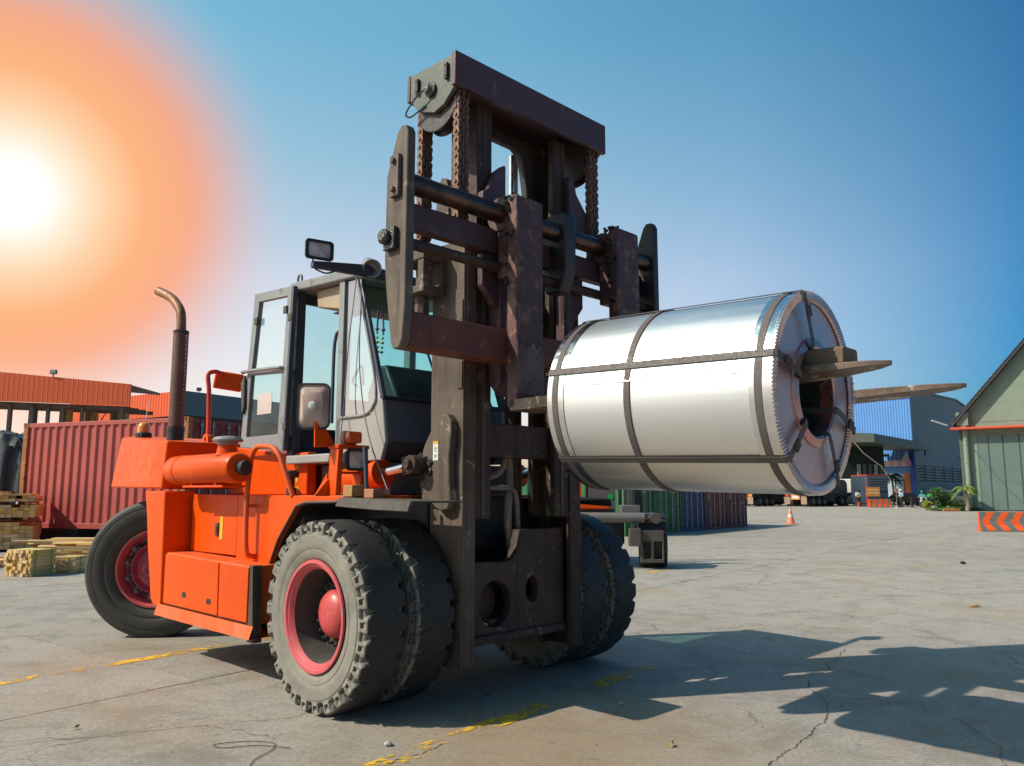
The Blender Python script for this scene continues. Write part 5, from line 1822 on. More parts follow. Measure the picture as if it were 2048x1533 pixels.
mb.obj('shed_roof', M_ROOFD, SHD)
# roof tile edges along the verge
for k in range(34):
    f = k / 34
    x, z = -0.75 + 9.75 * f, 7.22 + 11.5 * f
    t_ = MB()
    t_.cbox((x + 0.14, -0.62, z + 0.20), (0.42, 0.36, 0.07), Matrix.Rotation(-math.atan2(11.5, 9.75) + R(4), 3, 'Y'))
    t_.obj('roof_tile', M_ROOFD, SHD)
mb = MB()
mb.box(-0.9, 18.5, -0.95, 0.06, 6.62, 6.80)
mb.obj('canopy_strip', M_RED, SHD, 0.02)
mb = MB()
mb.box(0.62, 17.4, 0.055, 0.075, 7.22, 7.26)
mb.box(0.60, 0.64, 0.03, 0.065, 7.24, 8.2)
mb.obj('wall_moulding', M_STRIM, SHD)
xs = [0.91, 1.71, 2.72, 3.86, 4.9, 5.9, 6.9]
for a, b_ in zip(xs[:-1], xs[1:]):
    mb = MB()
    zz = [0.08, 2.2, 4.25, 6.15]
    mb.box(a + 0.02, b_ - 0.02, 0.012, 0.05, 0.06, 6.17)
    dpo = mb.obj('door_leaf', M_SDOOR, SHD, 0.01)
    for z0, z1 in zip(zz[:-1], zz[1:]):
        q = MB()
        q.box(a + 0.05, b_ - 0.05, 0.001, 0.013, z0 + 0.02, z1 - 0.02)
        q.obj('door_sheet', M_SDOOR, dpo)
    q = MB()
    q.tube([(a + 0.012, 0.0, 0.1), (a + 0.012, 0.0, 6.1)], 0.022, 6)
    q.obj('door_rod', M_STRIM, dpo, smooth=60)
mb = MB()
mb.box(0.78, 0.91, 0.0, 0.058, 0, 6.25)
mb.box(0.91, 17.2, 0.0, 0.058, 6.18, 6.30)
mb.obj('door_frame', M_SHED, SHD, 0.01)
mb = MB()
mb.box(-0.45, 0.42, -0.45, 0.04, 6.95, 8.05)
mb.prism([(-0.30, 6.95), (0.30, 6.95), (0.16, 6.70), (-0.16, 6.70)], -0.40, 0.0, 'y')
mb.obj('gutter_box', M_SHED, SHD, 0.02)
for x, r_ in ((0.12, 0.20),):
    mb = MB()
    mb.tube([(x, -0.24, 0.0), (x, -0.24, 6.64)], r_, 16)
    for z in (0.5, 2.2, 3.9, 5.4):
        mb.lathe([(r_ + 0.03, z - 0.05), (r_ + 0.03, z + 0.05)], (x, -0.24, 0), (0, 0, 1), 16)
    mb.obj('down_pipe', M_SHED, SHD, smooth=40)
mb = MB()
mb.box(-0.35, -0.08, -0.1, 0.3, 0, 6.9)
mb.obj('corner_pier', M_STRIM, SHD, 0.02)
lt = empty('tube_lamp', (33.9, 62.2, 6.62))
tag(lt, 'white tube lamp on a thin arm at the corner of the green shed', 'lamp')
mb = MB()
mb.tube([(-1.15, 0.0, 0.42), (0.05, 0.0, 0.02)], 0.06, 10)
mb.obj('lamp_tube', M_WHT, lt, smooth=60)
mb = MB()
mb.tube([(0.0, 0.0, 0.04), (1.1, 1.5, -0.25), (3.3, 4.2, -0.33)], 0.022, 8)
mb.obj('lamp_arm', M_STRIM, lt, smooth=60)

# ---- blue and grey warehouse
M_BLUE = pm('blue_cladding', (0.115, 0.30, 0.66), (0.10, 0.27, 0.60), rough=0.45, ns=0.3, bump=0.0)
M_BLUED = pm('deep_blue_trim', (0.03, 0.12, 0.42), rough=0.5, ns=1, bump=0)
M_PINKC = pm('pink_cladding', (0.66, 0.30, 0.38), (0.62, 0.27, 0.35), rough=0.5, ns=0.5, bump=0)
M_WHTC = pm('white_cladding', (0.66, 0.62, 0.62), rough=0.5, ns=0.5, bump=0)
M_GREYW = pm('grey_wall', (0.20, 0.255, 0.27), (0.185, 0.235, 0.25), rough=0.7, ns=0.2, bump=0.02)
M_LBLUE = pm('light_blue_wall', (0.36, 0.48, 0.54), (0.32, 0.43, 0.49), rough=0.6, ns=0.6, bump=0)
M_BROWN = pm('brown_door_frame', (0.06, 0.035, 0.035), rough=0.5, ns=2, bump=0)
M_ORGC = pm('orange_column_paint', (0.62, 0.20, 0.05), rough=0.5, ns=1, bump=0)
M_LOUV = pm('pale_louvre', (0.55, 0.53, 0.48), (0.46, 0.44, 0.40), rough=0.7, ns=1, bump=0)
bd, gd_ = Vector((-0.75, 0.66, 0)).normalized(), Vector((0.66, 0.75, 0)).normalized()
WH = empty('blue_warehouse', (55.1, 110, 0), xy_dir(gd_))
tag(WH, 'large warehouse with a bright blue clad front and plain grey side wall', 'warehouse')
# local x runs along the grey wall; the blue face runs along local +y (towards the left)
mb = MB()
mb.prism([(0, 0), (0, 3.1), (42, 3.1), (42, 0)], 0, 0.3, 'y')
mb.prism([(0, 5.15), (0, 15.0), (7.8, 15.74), (25.6, 16.3), (33.9, 15.5), (42, 13.4), (42, 5.15)], 0, 0.3, 'y')
mb.obj('grey_side_wall', M_GREYW, WH)
mb = MB()
mb.box(0.2, 42, 0.35, 0.45, 3.0, 5.3)
mb.obj('vent_backing', M_ROOFD, WH)
for k in range(9):
    x = 5.2 * k
    mb = MB()
    mb.box(x, x + 0.55, -0.12, 0.30, 2.95, 5.3)
    mb.obj('vent_post', M_GREYW, WH)
    for q in range(5):
        l_ = MB()
        z = 3.25 + 0.40 * q
        l_.add([(x + 0.55, -0.05, z), (x + 5.2, -0.05, z), (x + 5.2, 0.22, z + 0.26), (x + 0.55, 0.22, z + 0.26), (x + 0.55, -0.03, z - 0.02), (x + 5.2, -0.03, z - 0.02)], [(0, 1, 2, 3), (0, 4, 5, 1)])
        l_.obj('louvre', M_LOUV, WH)
mb = MB()
mb.prism([(-0.2, 15.0), (7.8, 15.78), (25.6, 16.34), (33.9, 15.54), (42.2, 13.4), (42.2, 13.55), (33.9, 15.72), (25.6, 16.52), (7.8, 15.95), (-0.2, 15.18)], -0.25, 22, 'y')
mb.obj('warehouse_roof', M_GREYW, WH)
bcl = corr_mesh('blue_cladding', 18.0, 14.35 - 4.1, 0.36, 0.05, M_BLUE)
o = link_obj('blue_cladding', bcl, WH, (0, 18.0, 4.1), (0, 0, -math.pi / 2))
mb = MB()
mb.box(-0.08, 0.10, 0.0, 18, 14.35, 14.55)
mb.obj('blue_trim', M_BLUED, WH)
pcl = corr_mesh('pink_cladding', 18.0, 0.62, 0.36, 0.05, M_PINKC)
link_obj('pink_cladding', pcl, WH, (-0.06, 18.0, 14.55), (0, 0, -math.pi / 2))
mb = MB()
mb.box(0.0, 0.2, 0.0, 18, 0, 4.1)
mb.obj('light_blue_wall', M_LBLUE, WH)
mb = MB()
mb.box(-0.12, 0.3, -0.12, 0.55, 0, 7.2)
mb.obj('blue_pilaster', M_BLUED, WH)
for k in range(8):
    mb = MB()
    y = 0.3 + 0.52 * k
    mb.box(-1.1, -0.02, y, y + 0.515, 5.03, 5.82)
    mb.obj('awning_panel', M_PINKC if k % 2 == 0 else M_WHTC, WH)
mb = MB()
mb.prism([(0.4, 5.82), (1.35, 5.82), (0.62, 7.15)], -0.9, -0.75, 'x')
mb.obj('awning_peak', M_WHTC, WH)
mb = MB()
mb.box(-0.06, 0.02, 0.62, 1.35, 0.0, 4.1)
mb.obj('orange_column', M_ORGC, WH)
mb = MB()
for b_ in ((-0.05, 0.0, 1.35, 1.5, 0, 3.1), (-0.05, 0.0, 2.5, 2.65, 0, 3.1), (-0.05, 0.0, 0.0, 2.65, 3.05, 3.22)):
    mb.box(*b_)
mb.obj('door_frame', M_BROWN, WH)
mb = MB()
mb.tube([(-0.05, 3.3, 6.5), (-0.4, 3.3, 6.6)], 0.05, 6)
mb.box(-0.75, -0.35, 3.0, 3.7, 6.4, 6.75)
mb.obj('flood_light', M_ROOFD, WH)
for k in range(3):
    mb = MB()
    mb.box(-0.02, 0.03, 5.0 + 1.2 * k, 5.8 + 1.2 * k, 1.0, 2.2)
    mb.obj('window', M_CABD, WH)
lp_ = empty('lamp_post', (64.5, 115.3, 0))
tag(lp_, 'thin grey lamp post standing before the grey warehouse wall', 'lamp post')
mb = MB()
mb.tube([(0, 0, 0), (0, 0, 6.1)], 0.06, 8)
mb.obj('pole', M_ROOFD, lp_, smooth=60)
mb = MB()
mb.cbox((0.12, -0.1, 6.3), (0.55, 0.35, 0.45), Matrix.Rotation(R(35), 3, 'Y'))
mb.obj('lamp_head', M_ROOFD, lp_, 0.03)

# ---- green loading canopy in front of the warehouse
M_CAN = pm('sage_fascia', (0.26, 0.29, 0.235), (0.235, 0.26, 0.21), rough=0.6, ns=0.6, bump=0)
M_CANR = pm('grey_green_fascia', (0.155, 0.18, 0.16), (0.14, 0.16, 0.145), rough=0.6, ns=0.6, bump=0)
M_DKW = pm('dark_green_wall', (0.020, 0.032, 0.030), (0.016, 0.026, 0.024), rough=0.6, ns=0.5, bump=0)
CN = empty('loading_canopy', (41.7, 92.0, 0))
tag(CN, 'dark loading shelter with a grey green flat canopy before the blue front', 'shelter')
e1 = Vector((16.7, 19.7, 0))
mb = MB()
mb.add([(-9, 0, 7.2), (0, 0, 7.2), (0, 0, 8.2), (-9, 0, 8.55), (-9, 0.3, 7.2), (0, 0.3, 7.2), (0, 0.3, 8.2), (-9, 0.3, 8.55)], [(0, 1, 2, 3), (4, 7, 6, 5), (0, 4, 5, 1), (3, 2, 6, 7)])
mb.obj('front_fascia', M_CAN, CN)
mb = MB()
nrm = Vector((-e1.y, e1.x, 0)).normalized() * 0.3
P0, P1 = Vector((0.02, 0.02, 0)), e1
mb.loft([(P0.x, P0.y, 7.2), (P0.x, P0.y, 8.2), (P0.x + nrm.x, P0.y + nrm.y, 8.2), (P0.x + nrm.x, P0.y + nrm.y, 7.2)],
        [(P1.x, P1.y, 7.2), (P1.x, P1.y, 8.2), (P1.x + nrm.x, P1.y + nrm.y, 8.2), (P1.x + nrm.x, P1.y + nrm.y, 7.2)])
mb.obj('side_fascia', M_CANR, CN)
mb = MB()
mb.add([(-9, 0.1, 7.25), (0, 0.1, 7.25), (16.5, 19.6, 7.25), (7.5, 19.6, 7.25), (-9, 0.1, 7.6), (0, 0.1, 7.6), (16.5, 19.6, 7.6), (7.5, 19.6, 7.6)], [(0, 3, 2, 1), (4, 5, 6, 7), (1, 2, 6, 5), (0, 4, 7, 3)])
mb.obj('canopy_deck', M_STRIM, CN)
mb = MB()
mb.box(-10, 5.6, 10.0, 10.4, 0, 7.25)
mb.obj('back_wall', M_DKW, CN)
for k in range(5):
    mb = MB()
    mb.box(2.1 + 0.72 * k, 2.55 + 0.72 * k, 9.93, 10.0, 3.2, 5.0)
    mb.obj('window', M_LOUV if k in (0, 3) else M_CANR, CN)
mb = MB()
mb.tube([(15.2, 18.4, 7.2), (15.2, 18.4, 6.5)], 0.12, 8)
mb.obj('drain_spout', M_ROOFD, CN)
for k, (a, b_) in enumerate((((58.0, 111.3, 7.1), (37.4, 67.2, 6.2)), ((58.0, 111.3, 6.8), (37.4, 67.4, 5.4)), ((57.5, 110.8, 6.7), (37.3, 67.3, 4.6)))):
    A, B = Vector(a), Vector(b_)
    pts = [A + (B - A) * s / 10 - Vector((0, 0, 0.5 * math.sin(math.pi * s / 10))) for s in range(11)]
    mb = MB()
    mb.tube(pts, 0.018, 5)
    tag(mb.obj('overhead_cable', M_BLK, None, smooth=60), ('highest', 'middle', 'lowest')[k] + ' of the three overhead cables between canopy and green shed', 'cable', 'overhead cables')
mb = MB()
mb.tube([(39.2, 91.7, 7.2), (39.9, 91.0, 5.9), (41.6, 90.5, 4.4), (42.4, 90.2, 2.9)], 0.035, 6)
tag(mb.obj('hanging_rope', pm('pale_rope', (0.40, 0.36, 0.28), rough=0.8), None, smooth=60), 'pale rope hanging down from the edge of the loading canopy', 'rope')

# ---- generator, sign board, round sign
M_NAVY = pm('dark_navy_steel', (0.035, 0.055, 0.085), (0.028, 0.045, 0.07), rough=0.5, ns=2, bump=0)
M_POST = pm('red_post', (0.55, 0.05, 0.03), rough=0.5, ns=3, bump=0)
GEN = empty('louvred_box', (37.5, 85.0, 0))
tag(GEN, 'dark blue louvred generator box standing behind the orange sign board', 'generator')
mb = MB()
mb.box(0, 2.15, 0, 4, 0.35, 3.25)
mb.box(0.1, 2.05, -0.0, 3.9, 0, 0.35)
mb.obj('generator_body', M_NAVY, GEN, 0.03)
mb = MB()
mb.box(-0.02, 2.17, -0.02, 4.02, 3.25, 3.35)
mb.obj('generator_lid', M_POST, GEN)
for k in range(9):
    mb = MB()
    z = 1.7 + 0.165 * k
    mb.add([(0.1, -0.07, z), (2.05, -0.07, z), (2.05, -0.003, z + 0.12), (0.1, -0.003, z + 0.12)], [(0, 1, 2, 3)])
    mb.obj('louvre', pm('navy_louvre', (0.075, 0.105, 0.14), rough=0.5, bump=0), GEN)
SG = empty('sign_board', (36.0, 81.9, 0))
tag(SG, 'orange sign board with two white lines on tall red posts', 'sign')
for x in (0.0, 1.28):
    mb = MB()
    mb.tube([(x, 0, 0), (x, 0, 3.05 if x == 0 else 2.0)], 0.045, 8)
    mb.obj('sign_post', M_POST, SG, smooth=60)
mb = MB()
mb.box(-0.03, 1.31, -0.085, -0.05, 1.08, 2.0)
mb.obj('sign_panel', pm('orange_sign', (0.78, 0.30, 0.03), rough=0.5, ns=2, bump=0), SG)
mb = MB()
rg = random.Random(4)
for z in (1.68, 1.36):
    x = 0.10
    while x < 1.15:
        w_ = rg.uniform(0.03, 0.09)
        mb.box(x, x + w_, -0.092, -0.086, z, z + 0.11)
        x += w_ + 0.03
kind(mb.obj('sign_lettering', M_WHT, SG), 'stuff')
mb = MB()
mb.box(-0.05, 1.33, -0.03, 0.03, 0.5, 0.56)
mb.box(-0.05, 1.33, -0.03, 0.03, 0.25, 0.31)
mb.obj('sign_rail', M_POST, SG)
RS = empty('round_sign', (38.2, 80.2, 0))
tag(RS, 'round white no turning sign with red rim on a grey pole', 'traffic sign')
mb = MB()
mb.tube([(0, 0, 0), (0, 0, 1.95)], 0.035, 8)
mb.lathe([(0.28, 0.0), (0.25, 0.06), (0.05, 0.08)], (0, 0, 0), (0, 0, 1), 16)
mb.obj('pole', M_LBAR, RS, smooth=50)
mb = MB()
mb.lathe([(0.24, 0.0), (0.24, 0.02)], (0, -0.04, 1.68), (0, -1, 0), 24)
mb.obj('sign_disc', M_WHT, RS)
mb = MB()
mb.lathe([(0.19, 0.022), (0.24, 0.022), (0.24, 0.028), (0.19, 0.028)], (0, -0.04, 1.68), (0, -1, 0), 24, False, False)
mb.cbox((0, -0.064, 1.68), (0.05, 0.006, 0.40), Matrix.Rotation(R(40), 3, 'Y'))
mb.obj('sign_ring', M_POST, RS)
mb = MB()
mb.tube(arc([(0.06, -0.062, 1.58), (0.06, -0.062, 1.74), (-0.04, -0.062, 1.76), (-0.06, -0.062, 1.66)]), 0.022, 6)
mb.obj('sign_arrow', M_INK, RS)

# ---- trucks
M_TRK = pm('truck_chassis', (0.025, 0.026, 0.03), (0.04, 0.038, 0.036), rough=0.6, ns=2, bump=0)
M_LOADB = pm('brown_load_cover', (0.17, 0.13, 0.10), (0.13, 0.10, 0.08), rough=0.7, ns=1.5)
M_TW = pm('truck_white', (0.62, 0.60, 0.56), (0.5, 0.48, 0.45), rough=0.4, ns=1, bump=0)
M_TORG = pm('truck_orange_panel', (0.72, 0.25, 0.03), rough=0.5, ns=2, bump=0)
M_FLAP = pm('tan_mud_flap', (0.35, 0.24, 0.17), rough=0.8, ns=3, bump=0)
def bg_wheel_mesh(r=0.52, w=0.5, hub_m=None):
    mb = MB()
    mb.lathe([(r * 0.55, -w / 2), (r * 0.93, -w / 2), (r, -w / 2 + 0.05), (r, w / 2 - 0.05), (r * 0.93, w / 2), (r * 0.55, w / 2)], (0, 0, 0), (0, 1, 0), 28, False, False)
    mb.cur = 1
    mb.lathe([(r * 0.56, -w / 2 + 0.01), (r * 0.48, -w / 2 + 0.10), (r * 0.25, -w / 2 + 0.10), (r * 0.22, -w / 2 - 0.02), (0, -w / 2 - 0.02)], (0, 0, 0), (0, 1, 0), 24, False, False)
    mb.lathe([(r * 0.56, w / 2 - 0.01), (r * 0.3, w / 2 - 0.1), (0, w / 2 - 0.1)], (0, 0, 0), (0, 1, 0), 24, False, False)
    return mb.mesh('truck_wheel', [M_RUB, hub_m or M_LBAR], 35)
ME_TW = bg_wheel_mesh()
TRD = Vector((0.74, 0.67, 0))
def truck(loc, label, short=False):
    """local x forward, y left; rear end at x=0"""
    o = empty('trailer_truck', loc, xy_dir(TRD))
    tag(o, label, 'truck', 'lorries parked in the distance')
    mb = MB()
    mb.box(0.1, 11.2, -1.0, 1.0, 0.95, 1.25)
    mb.box(0.1, 11.2, -1.25, 1.25, 1.25, 1.45)
    mb.box(3.9, 6.4, -1.2, -1.1, 0.45, 1.2)
    mb.obj('chassis', M_TRK, o)
    mb = MB()
    mb.prism([(0.15, 1.45), (0.15, 2.9), (8.8, 2.9), (9.4, 2.5), (9.4, 1.45)], -1.25, 1.25, 'y')
    mb.obj('load', M_LOADB, o, 0.04)
    for x in (1.5, 2.75, 4.0, 8.1, 9.3, 11.9):
        for y in (-1.0, 1.0):
            link_obj('truck_wheel', ME_TW, o, (x, y, 0.52), (0, 0, 0 if y < 0 else math.pi))
    for y in (-0.95, 0.95):
        mb = MB()
        mb.box(-0.04, 0.0, y - 0.33, y + 0.33, 0.22, 0.98)
        mb.obj('mud_flap', M_FLAP, o)
        mb = MB()
        mb.box(-0.06, 0.0, y - 0.22, y + 0.22, 1.02, 1.30)
        mb.obj('tail_lamp', M_TORG if y < 0 else pm('tail_red', (0.5, 0.06, 0.03), rough=0.3, bump=0), o)
    mb = MB()
    mb.box(-0.05, 0.0, -0.52, 0.52, 0.72, 1.25)
    mb.obj('rear_panel', M_TORG, o)
    mb = MB()
    mb.box(-0.06, -0.05, -0.34, 0.34, 0.84, 1.12)
    mb.obj('number_plate', M_WHT, o)
    mb = MB()
    mb.prism([(10.4, 0.9), (10.4, 3.0), (12.0, 3.05), (12.7, 2.0), (12.75, 0.6), (11.3, 0.6)], -1.22, 1.22, 'y')
    c = mb.obj('cab', M_TW, o, 0.06)
    mb = MB()
    mb.box(11.3, 12.1, -1.235, -1.215, 1.95, 2.7)
    mb.obj('side_window', M_CABD, c)
    mb = MB()
    mb.box(9.5, 10.3, -1.15, -0.5, 0.5, 1.05)
    mb.obj('fuel_tank', M_LBAR, o, 0.1)
    return o
truck((30.2, 86.0, 0), 'long truck with tan mud flaps and a white cab seen from behind')
truck((24.9, 87.2, 0), 'truck half hidden behind the coil, left of the lorry with mud flaps')
TB = empty('tipper_truck', (36.6, 92.5, 0))
tag(TB, 'blue and yellow truck parked under the dark loading canopy', 'truck')
mb = MB()
mb.box(-1.9, 0.6, 0, 5, 0.9, 1.2)
mb.obj('chassis', M_TRK, TB)
mb = MB()
mb.box(-1.9, 0.6, 0.0, 2.0, 1.2, 1.75)
mb.obj('blue_cab_front', pm('bright_blue_paint', (0.06, 0.25, 0.50), rough=0.4, bump=0), TB, 0.05)
mb = MB()
mb.box(-1.9, 0.6, -0.02, 2.0, 0.95, 1.2)
mb.obj('bumper', pm('lime_bumper', (0.42, 0.45, 0.10), rough=0.5, bump=0), TB, 0.03)
mb = MB()
mb.box(-1.9, 0.6, 0.3, 2.0, 1.75, 3.4)
mb.obj('cab', M_NAVY, TB, 0.05)
mb = MB()
mb.box(-0.2, 0.55, 0.27, 0.32, 1.9, 3.3)
mb.obj('reflecting_window', pm('yellow_green_glass', (0.28, 0.30, 0.09), rough=0.2, bump=0), TB)
for x in (-1.6, 0.3):
    link_obj('truck_wheel', ME_TW, TB, (x, 1.0, 0.52), (0, 0, R(90)))

# ---- parked cars
def car(loc, rz, m, label, pickup=False):
    o = empty('parked_car', loc, rz)
    tag(o, label, 'pickup truck' if pickup else 'car')
    mb = MB()
    if pickup:
        mb.prism([(0, 0.45), (0, 1.0), (1.6, 1.02), (1.65, 1.65), (3.0, 1.68), (3.6, 1.08), (4.8, 0.98), (4.9, 0.5)], -0.86, 0.86, 'y')
    else:
        mb.prism([(0, 0.4), (0.05, 0.92), (0.9, 1.0), (1.5, 1.42), (2.7, 1.43), (3.4, 0.98), (4.2, 0.86), (4.35, 0.45)], -0.84, 0.84, 'y')
    body = mb.obj('car_body', m, o, 0.07, seg=3)
    w = MB()
    if pickup:
        w.prism([(1.75, 1.06), (1.78, 1.58), (2.95, 1.60), (3.4, 1.08)], -0.868, 0.868, 'y')
    else:
        w.prism([(1.05, 1.02), (1.55, 1.36), (2.65, 1.37), (3.2, 1.0)], -0.848, 0.848, 'y')
    w.obj('car_window', M_CABD, body)
    me = bg_wheel_mesh(0.33, 0.22)
    for x in (0.85, 3.5 if not pickup else 3.95):
        for y in (-0.78, 0.78):
            link_obj('car_wheel', me, o, (x, y, 0.33), (0, 0, 0 if y < 0 else math.pi))
    for y in (-0.6, 0.6):
        h = MB()
        xf = 4.9 if pickup else 4.32
        h.box(xf - 0.06, xf + 0.02, y - 0.16, y + 0.16, 0.66, 0.82)
        h.obj('head_light', M_LENS, body)
car((45.3, 90.0, 0), R(200), pm('maroon_car_paint', (0.055, 0.018, 0.03), rough=0.3, bump=0, coat=0.5), 'dark maroon car parked behind the standing man in the white helmet')
car((46.6, 91.5, 0), R(8), pm('silver_paint', (0.36, 0.38, 0.40), rough=0.35, metal=0.4, bump=0), 'silver pickup parked by the grey warehouse wall', True)

# ---- people and motorbikes
M_SKIN = pm('skin', (0.30, 0.17, 0.11), rough=0.6, bump=0)
def skin_mesh(name, joints, edges, radii, mat, parent, root=0, sub=1):
    me = bpy.data.meshes.new(name)
    me.from_pydata([Vector(j) for j in joints], edges, [])
    me.materials.append(mat)
    o = bpy.data.objects.new(name, me)
    COL.objects.link(o)
    o.parent = parent
    me.skin_vertices if me.skin_vertices else None
    sk = o.modifiers.new('skin', 'SKIN')
    if not me.skin_vertices:
        bm = bmesh.new()
        bm.from_mesh(me)
        bm.verts.layers.skin.verify()
        bm.to_mesh(me)
        bm.free()
    for i, r_ in enumerate(radii):
        me.skin_vertices[0].data[i].radius = (r_, r_)
        me.skin_vertices[0].data[i].use_root = (i == root)
    sb_ = o.modifiers.new('sub', 'SUBSURF')
    sb_.levels = sb_.render_levels = sub
    return o
def person(loc, rz, label, shirt, trousers, hat, pose='stand', group='people by the gate'):
    o = empty('person', loc, rz)
    tag(o, label, 'person', group)
    if pose == 'stand':
        hip, kn, an, toe = [(0, s * 0.10, 0.90) for s in (1, -1)], [(0.03, s * 0.11, 0.49) for s in (1, -1)], [(0.0, s * 0.11, 0.08) for s in (1, -1)], [(0.16, s * 0.12, 0.04) for s in (1, -1)]
        ch, nk, hd = (0.0, 0, 1.28), (0.01, 0, 1.47), (0.03, 0, 1.63)
        sh_, el_, ha = [(0, s * 0.20, 1.40) for s in (1, -1)], [(0.02, s * 0.25, 1.12) for s in (1, -1)], [(0.20, s * 0.16, 1.02) for s in (1, -1)]
        pel = (0, 0, 0.95)
    else:
        pel = (0, 0, 0.80)
        hip, kn, an, toe = [(0.02, s * 0.12, 0.78) for s in (1, -1)], [(0.42, s * 0.20, 0.72) for s in (1, -1)], [(0.30, s * 0.20, 0.28) for s in (1, -1)], [(0.46, s * 0.21, 0.24) for s in (1, -1)]
        ch, nk, hd = (0.08, 0, 1.12), (0.13, 0, 1.32), (0.17, 0, 1.47)
        sh_, el_, ha = [(0.10, s * 0.20, 1.24) for s in (1, -1)], [(0.26, s * 0.27, 1.02) for s in (1, -1)], [(0.52, s * 0.24, 1.02) for s in (1, -1)]
    J = [pel, ch, nk, hd, (hd[0] + 0.02, 0, hd[2] + 0.12)]
    Rr = [0.13, 0.15, 0.06, 0.10, 0.075]
    E_ = [(0, 1), (1, 2), (2, 3), (3, 4)]
    for i in (0, 1):
        b0 = len(J)
        J += [hip[i], kn[i], an[i], toe[i]]
        Rr += [0.095, 0.065, 0.045, 0.04]
        E_ += [(0, b0), (b0, b0 + 1), (b0 + 1, b0 + 2), (b0 + 2, b0 + 3)]
        b0 = len(J)
        mid = tuple(ha[i][k] + (ha[i][k] - el_[i][k]) * 0.25 for k in range(3))
        J += [sh_[i], el_[i], ha[i], mid]
        Rr += [0.062, 0.045, 0.034, 0.032]
        E_ += [(1, b0), (b0, b0 + 1), (b0 + 1, b0 + 2), (b0 + 2, b0 + 3)]
    body = skin_mesh('body', J, E_, Rr, M_SKIN, o)
    J2, R2, E2 = [tuple(pel[k] + (0, 0, 0.02)[k] for k in range(3)), ch, (nk[0], 0, nk[2] - 0.05)], [0.15, 0.172, 0.085], [(0, 1), (1, 2)]
    for i in (0, 1):
        b0 = len(J2)
        J2 += [sh_[i], el_[i], tuple(el_[i][k] + (ha[i][k] - el_[i][k]) * 0.7 for k in range(3))]
        R2 += [0.082, 0.065, 0.055]
        E2 += [(1, b0), (b0, b0 + 1), (b0 + 1, b0 + 2)]
    skin_mesh('shirt', J2, E2, R2, shirt, o)
    J3, R3, E3 = [pel], [0.14], []
    for i in (0, 1):
        b0 = len(J3)
        J3 += [hip[i], kn[i], an[i]]
        R3 += [0.115, 0.085, 0.068]
        E3 += [(0, b0), (b0, b0 + 1), (b0 + 1, b0 + 2)]
    skin_mesh('trousers', J3, E3, R3, trousers, o)
    for i in (0, 1):
        sh2 = MB()
        a = Vector(an[i])
        sh2.cbox(a + Vector((0.07, 0, -0.04)), (0.28, 0.10, 0.09))
        sh2.obj('shoe', M_BLK, o, 0.02)
    hm = MB()
    hm.lathe([(0.128, -0.04), (0.135, 0.02), (0.11, 0.10), (0.06, 0.145), (0.0, 0.155)], (hd[0], 0, hd[2] + 0.04), (0, 0, 1), 16)
    hm.box(hd[0] + 0.08, hd[0] + 0.19, -0.09, 0.09, hd[2] + 0.03, hd[2] + 0.05)
    hm.obj('helmet', hat, o, smooth=50)
    fc = MB()
    for s in (-1, 1):
        fc.lathe([(0.0, -0.012), (0.012, 0), (0, 0.012)], (hd[0] + 0.105, s * 0.035, hd[2] + 0.02), (1, 0, 0), 8)
    fc.box(hd[0] + 0.10, hd[0] + 0.112, -0.03, 0.03, hd[2] - 0.055, hd[2] - 0.045)
    fc.obj('eyes_and_mouth', M_INK, body)
    nz = MB()
    nz.lathe([(0.0, 0), (0.018, -0.04), (0, -0.05)], (hd[0] + 0.112, 0, hd[2] + 0.02), (0, 0, 1), 8)
    nz.obj('nose', M_SKIN, body)
    return o
def cloth(n, c):
    return pm(n, c, tuple(x * 0.8 for x in c), rough=0.8, ns=6, bump=0)
C_DARK, C_JEAN = cloth('dark_trousers', (0.025, 0.025, 0.03)), cloth('blue_jeans', (0.05, 0.09, 0.16))
H_WHITE, H_GREEN, H_BLACK = cloth('white_helmet', (0.66, 0.64, 0.62)), cloth('green_helmet', (0.02, 0.30, 0.12)), cloth('black_helmet', (0.03, 0.03, 0.03))
person((39.4, 81.7, 0), R(-160), 'man standing in pale blue shirt and white helmet beside the motorbikes', cloth('pale_blue_shirt', (0.28, 0.42, 0.58)), C_DARK, H_WHITE)
gd0 = person((37.3, 87.0, 0), R(-100), 'guard in white shirt and yellow belt standing by the dark truck', cloth('white_shirt', (0.62, 0.62, 0.62)), C_DARK, H_BLACK)
bt = MB()
bt.lathe([(0.165, 0.93), (0.17, 1.02), (0.16, 1.03)], (0, 0, 0), (0, 0, 1), 16, False, False)
bt.obj('hi_vis_belt', cloth('hi_vis_yellow', (0.55, 0.62, 0.05)), gd0)
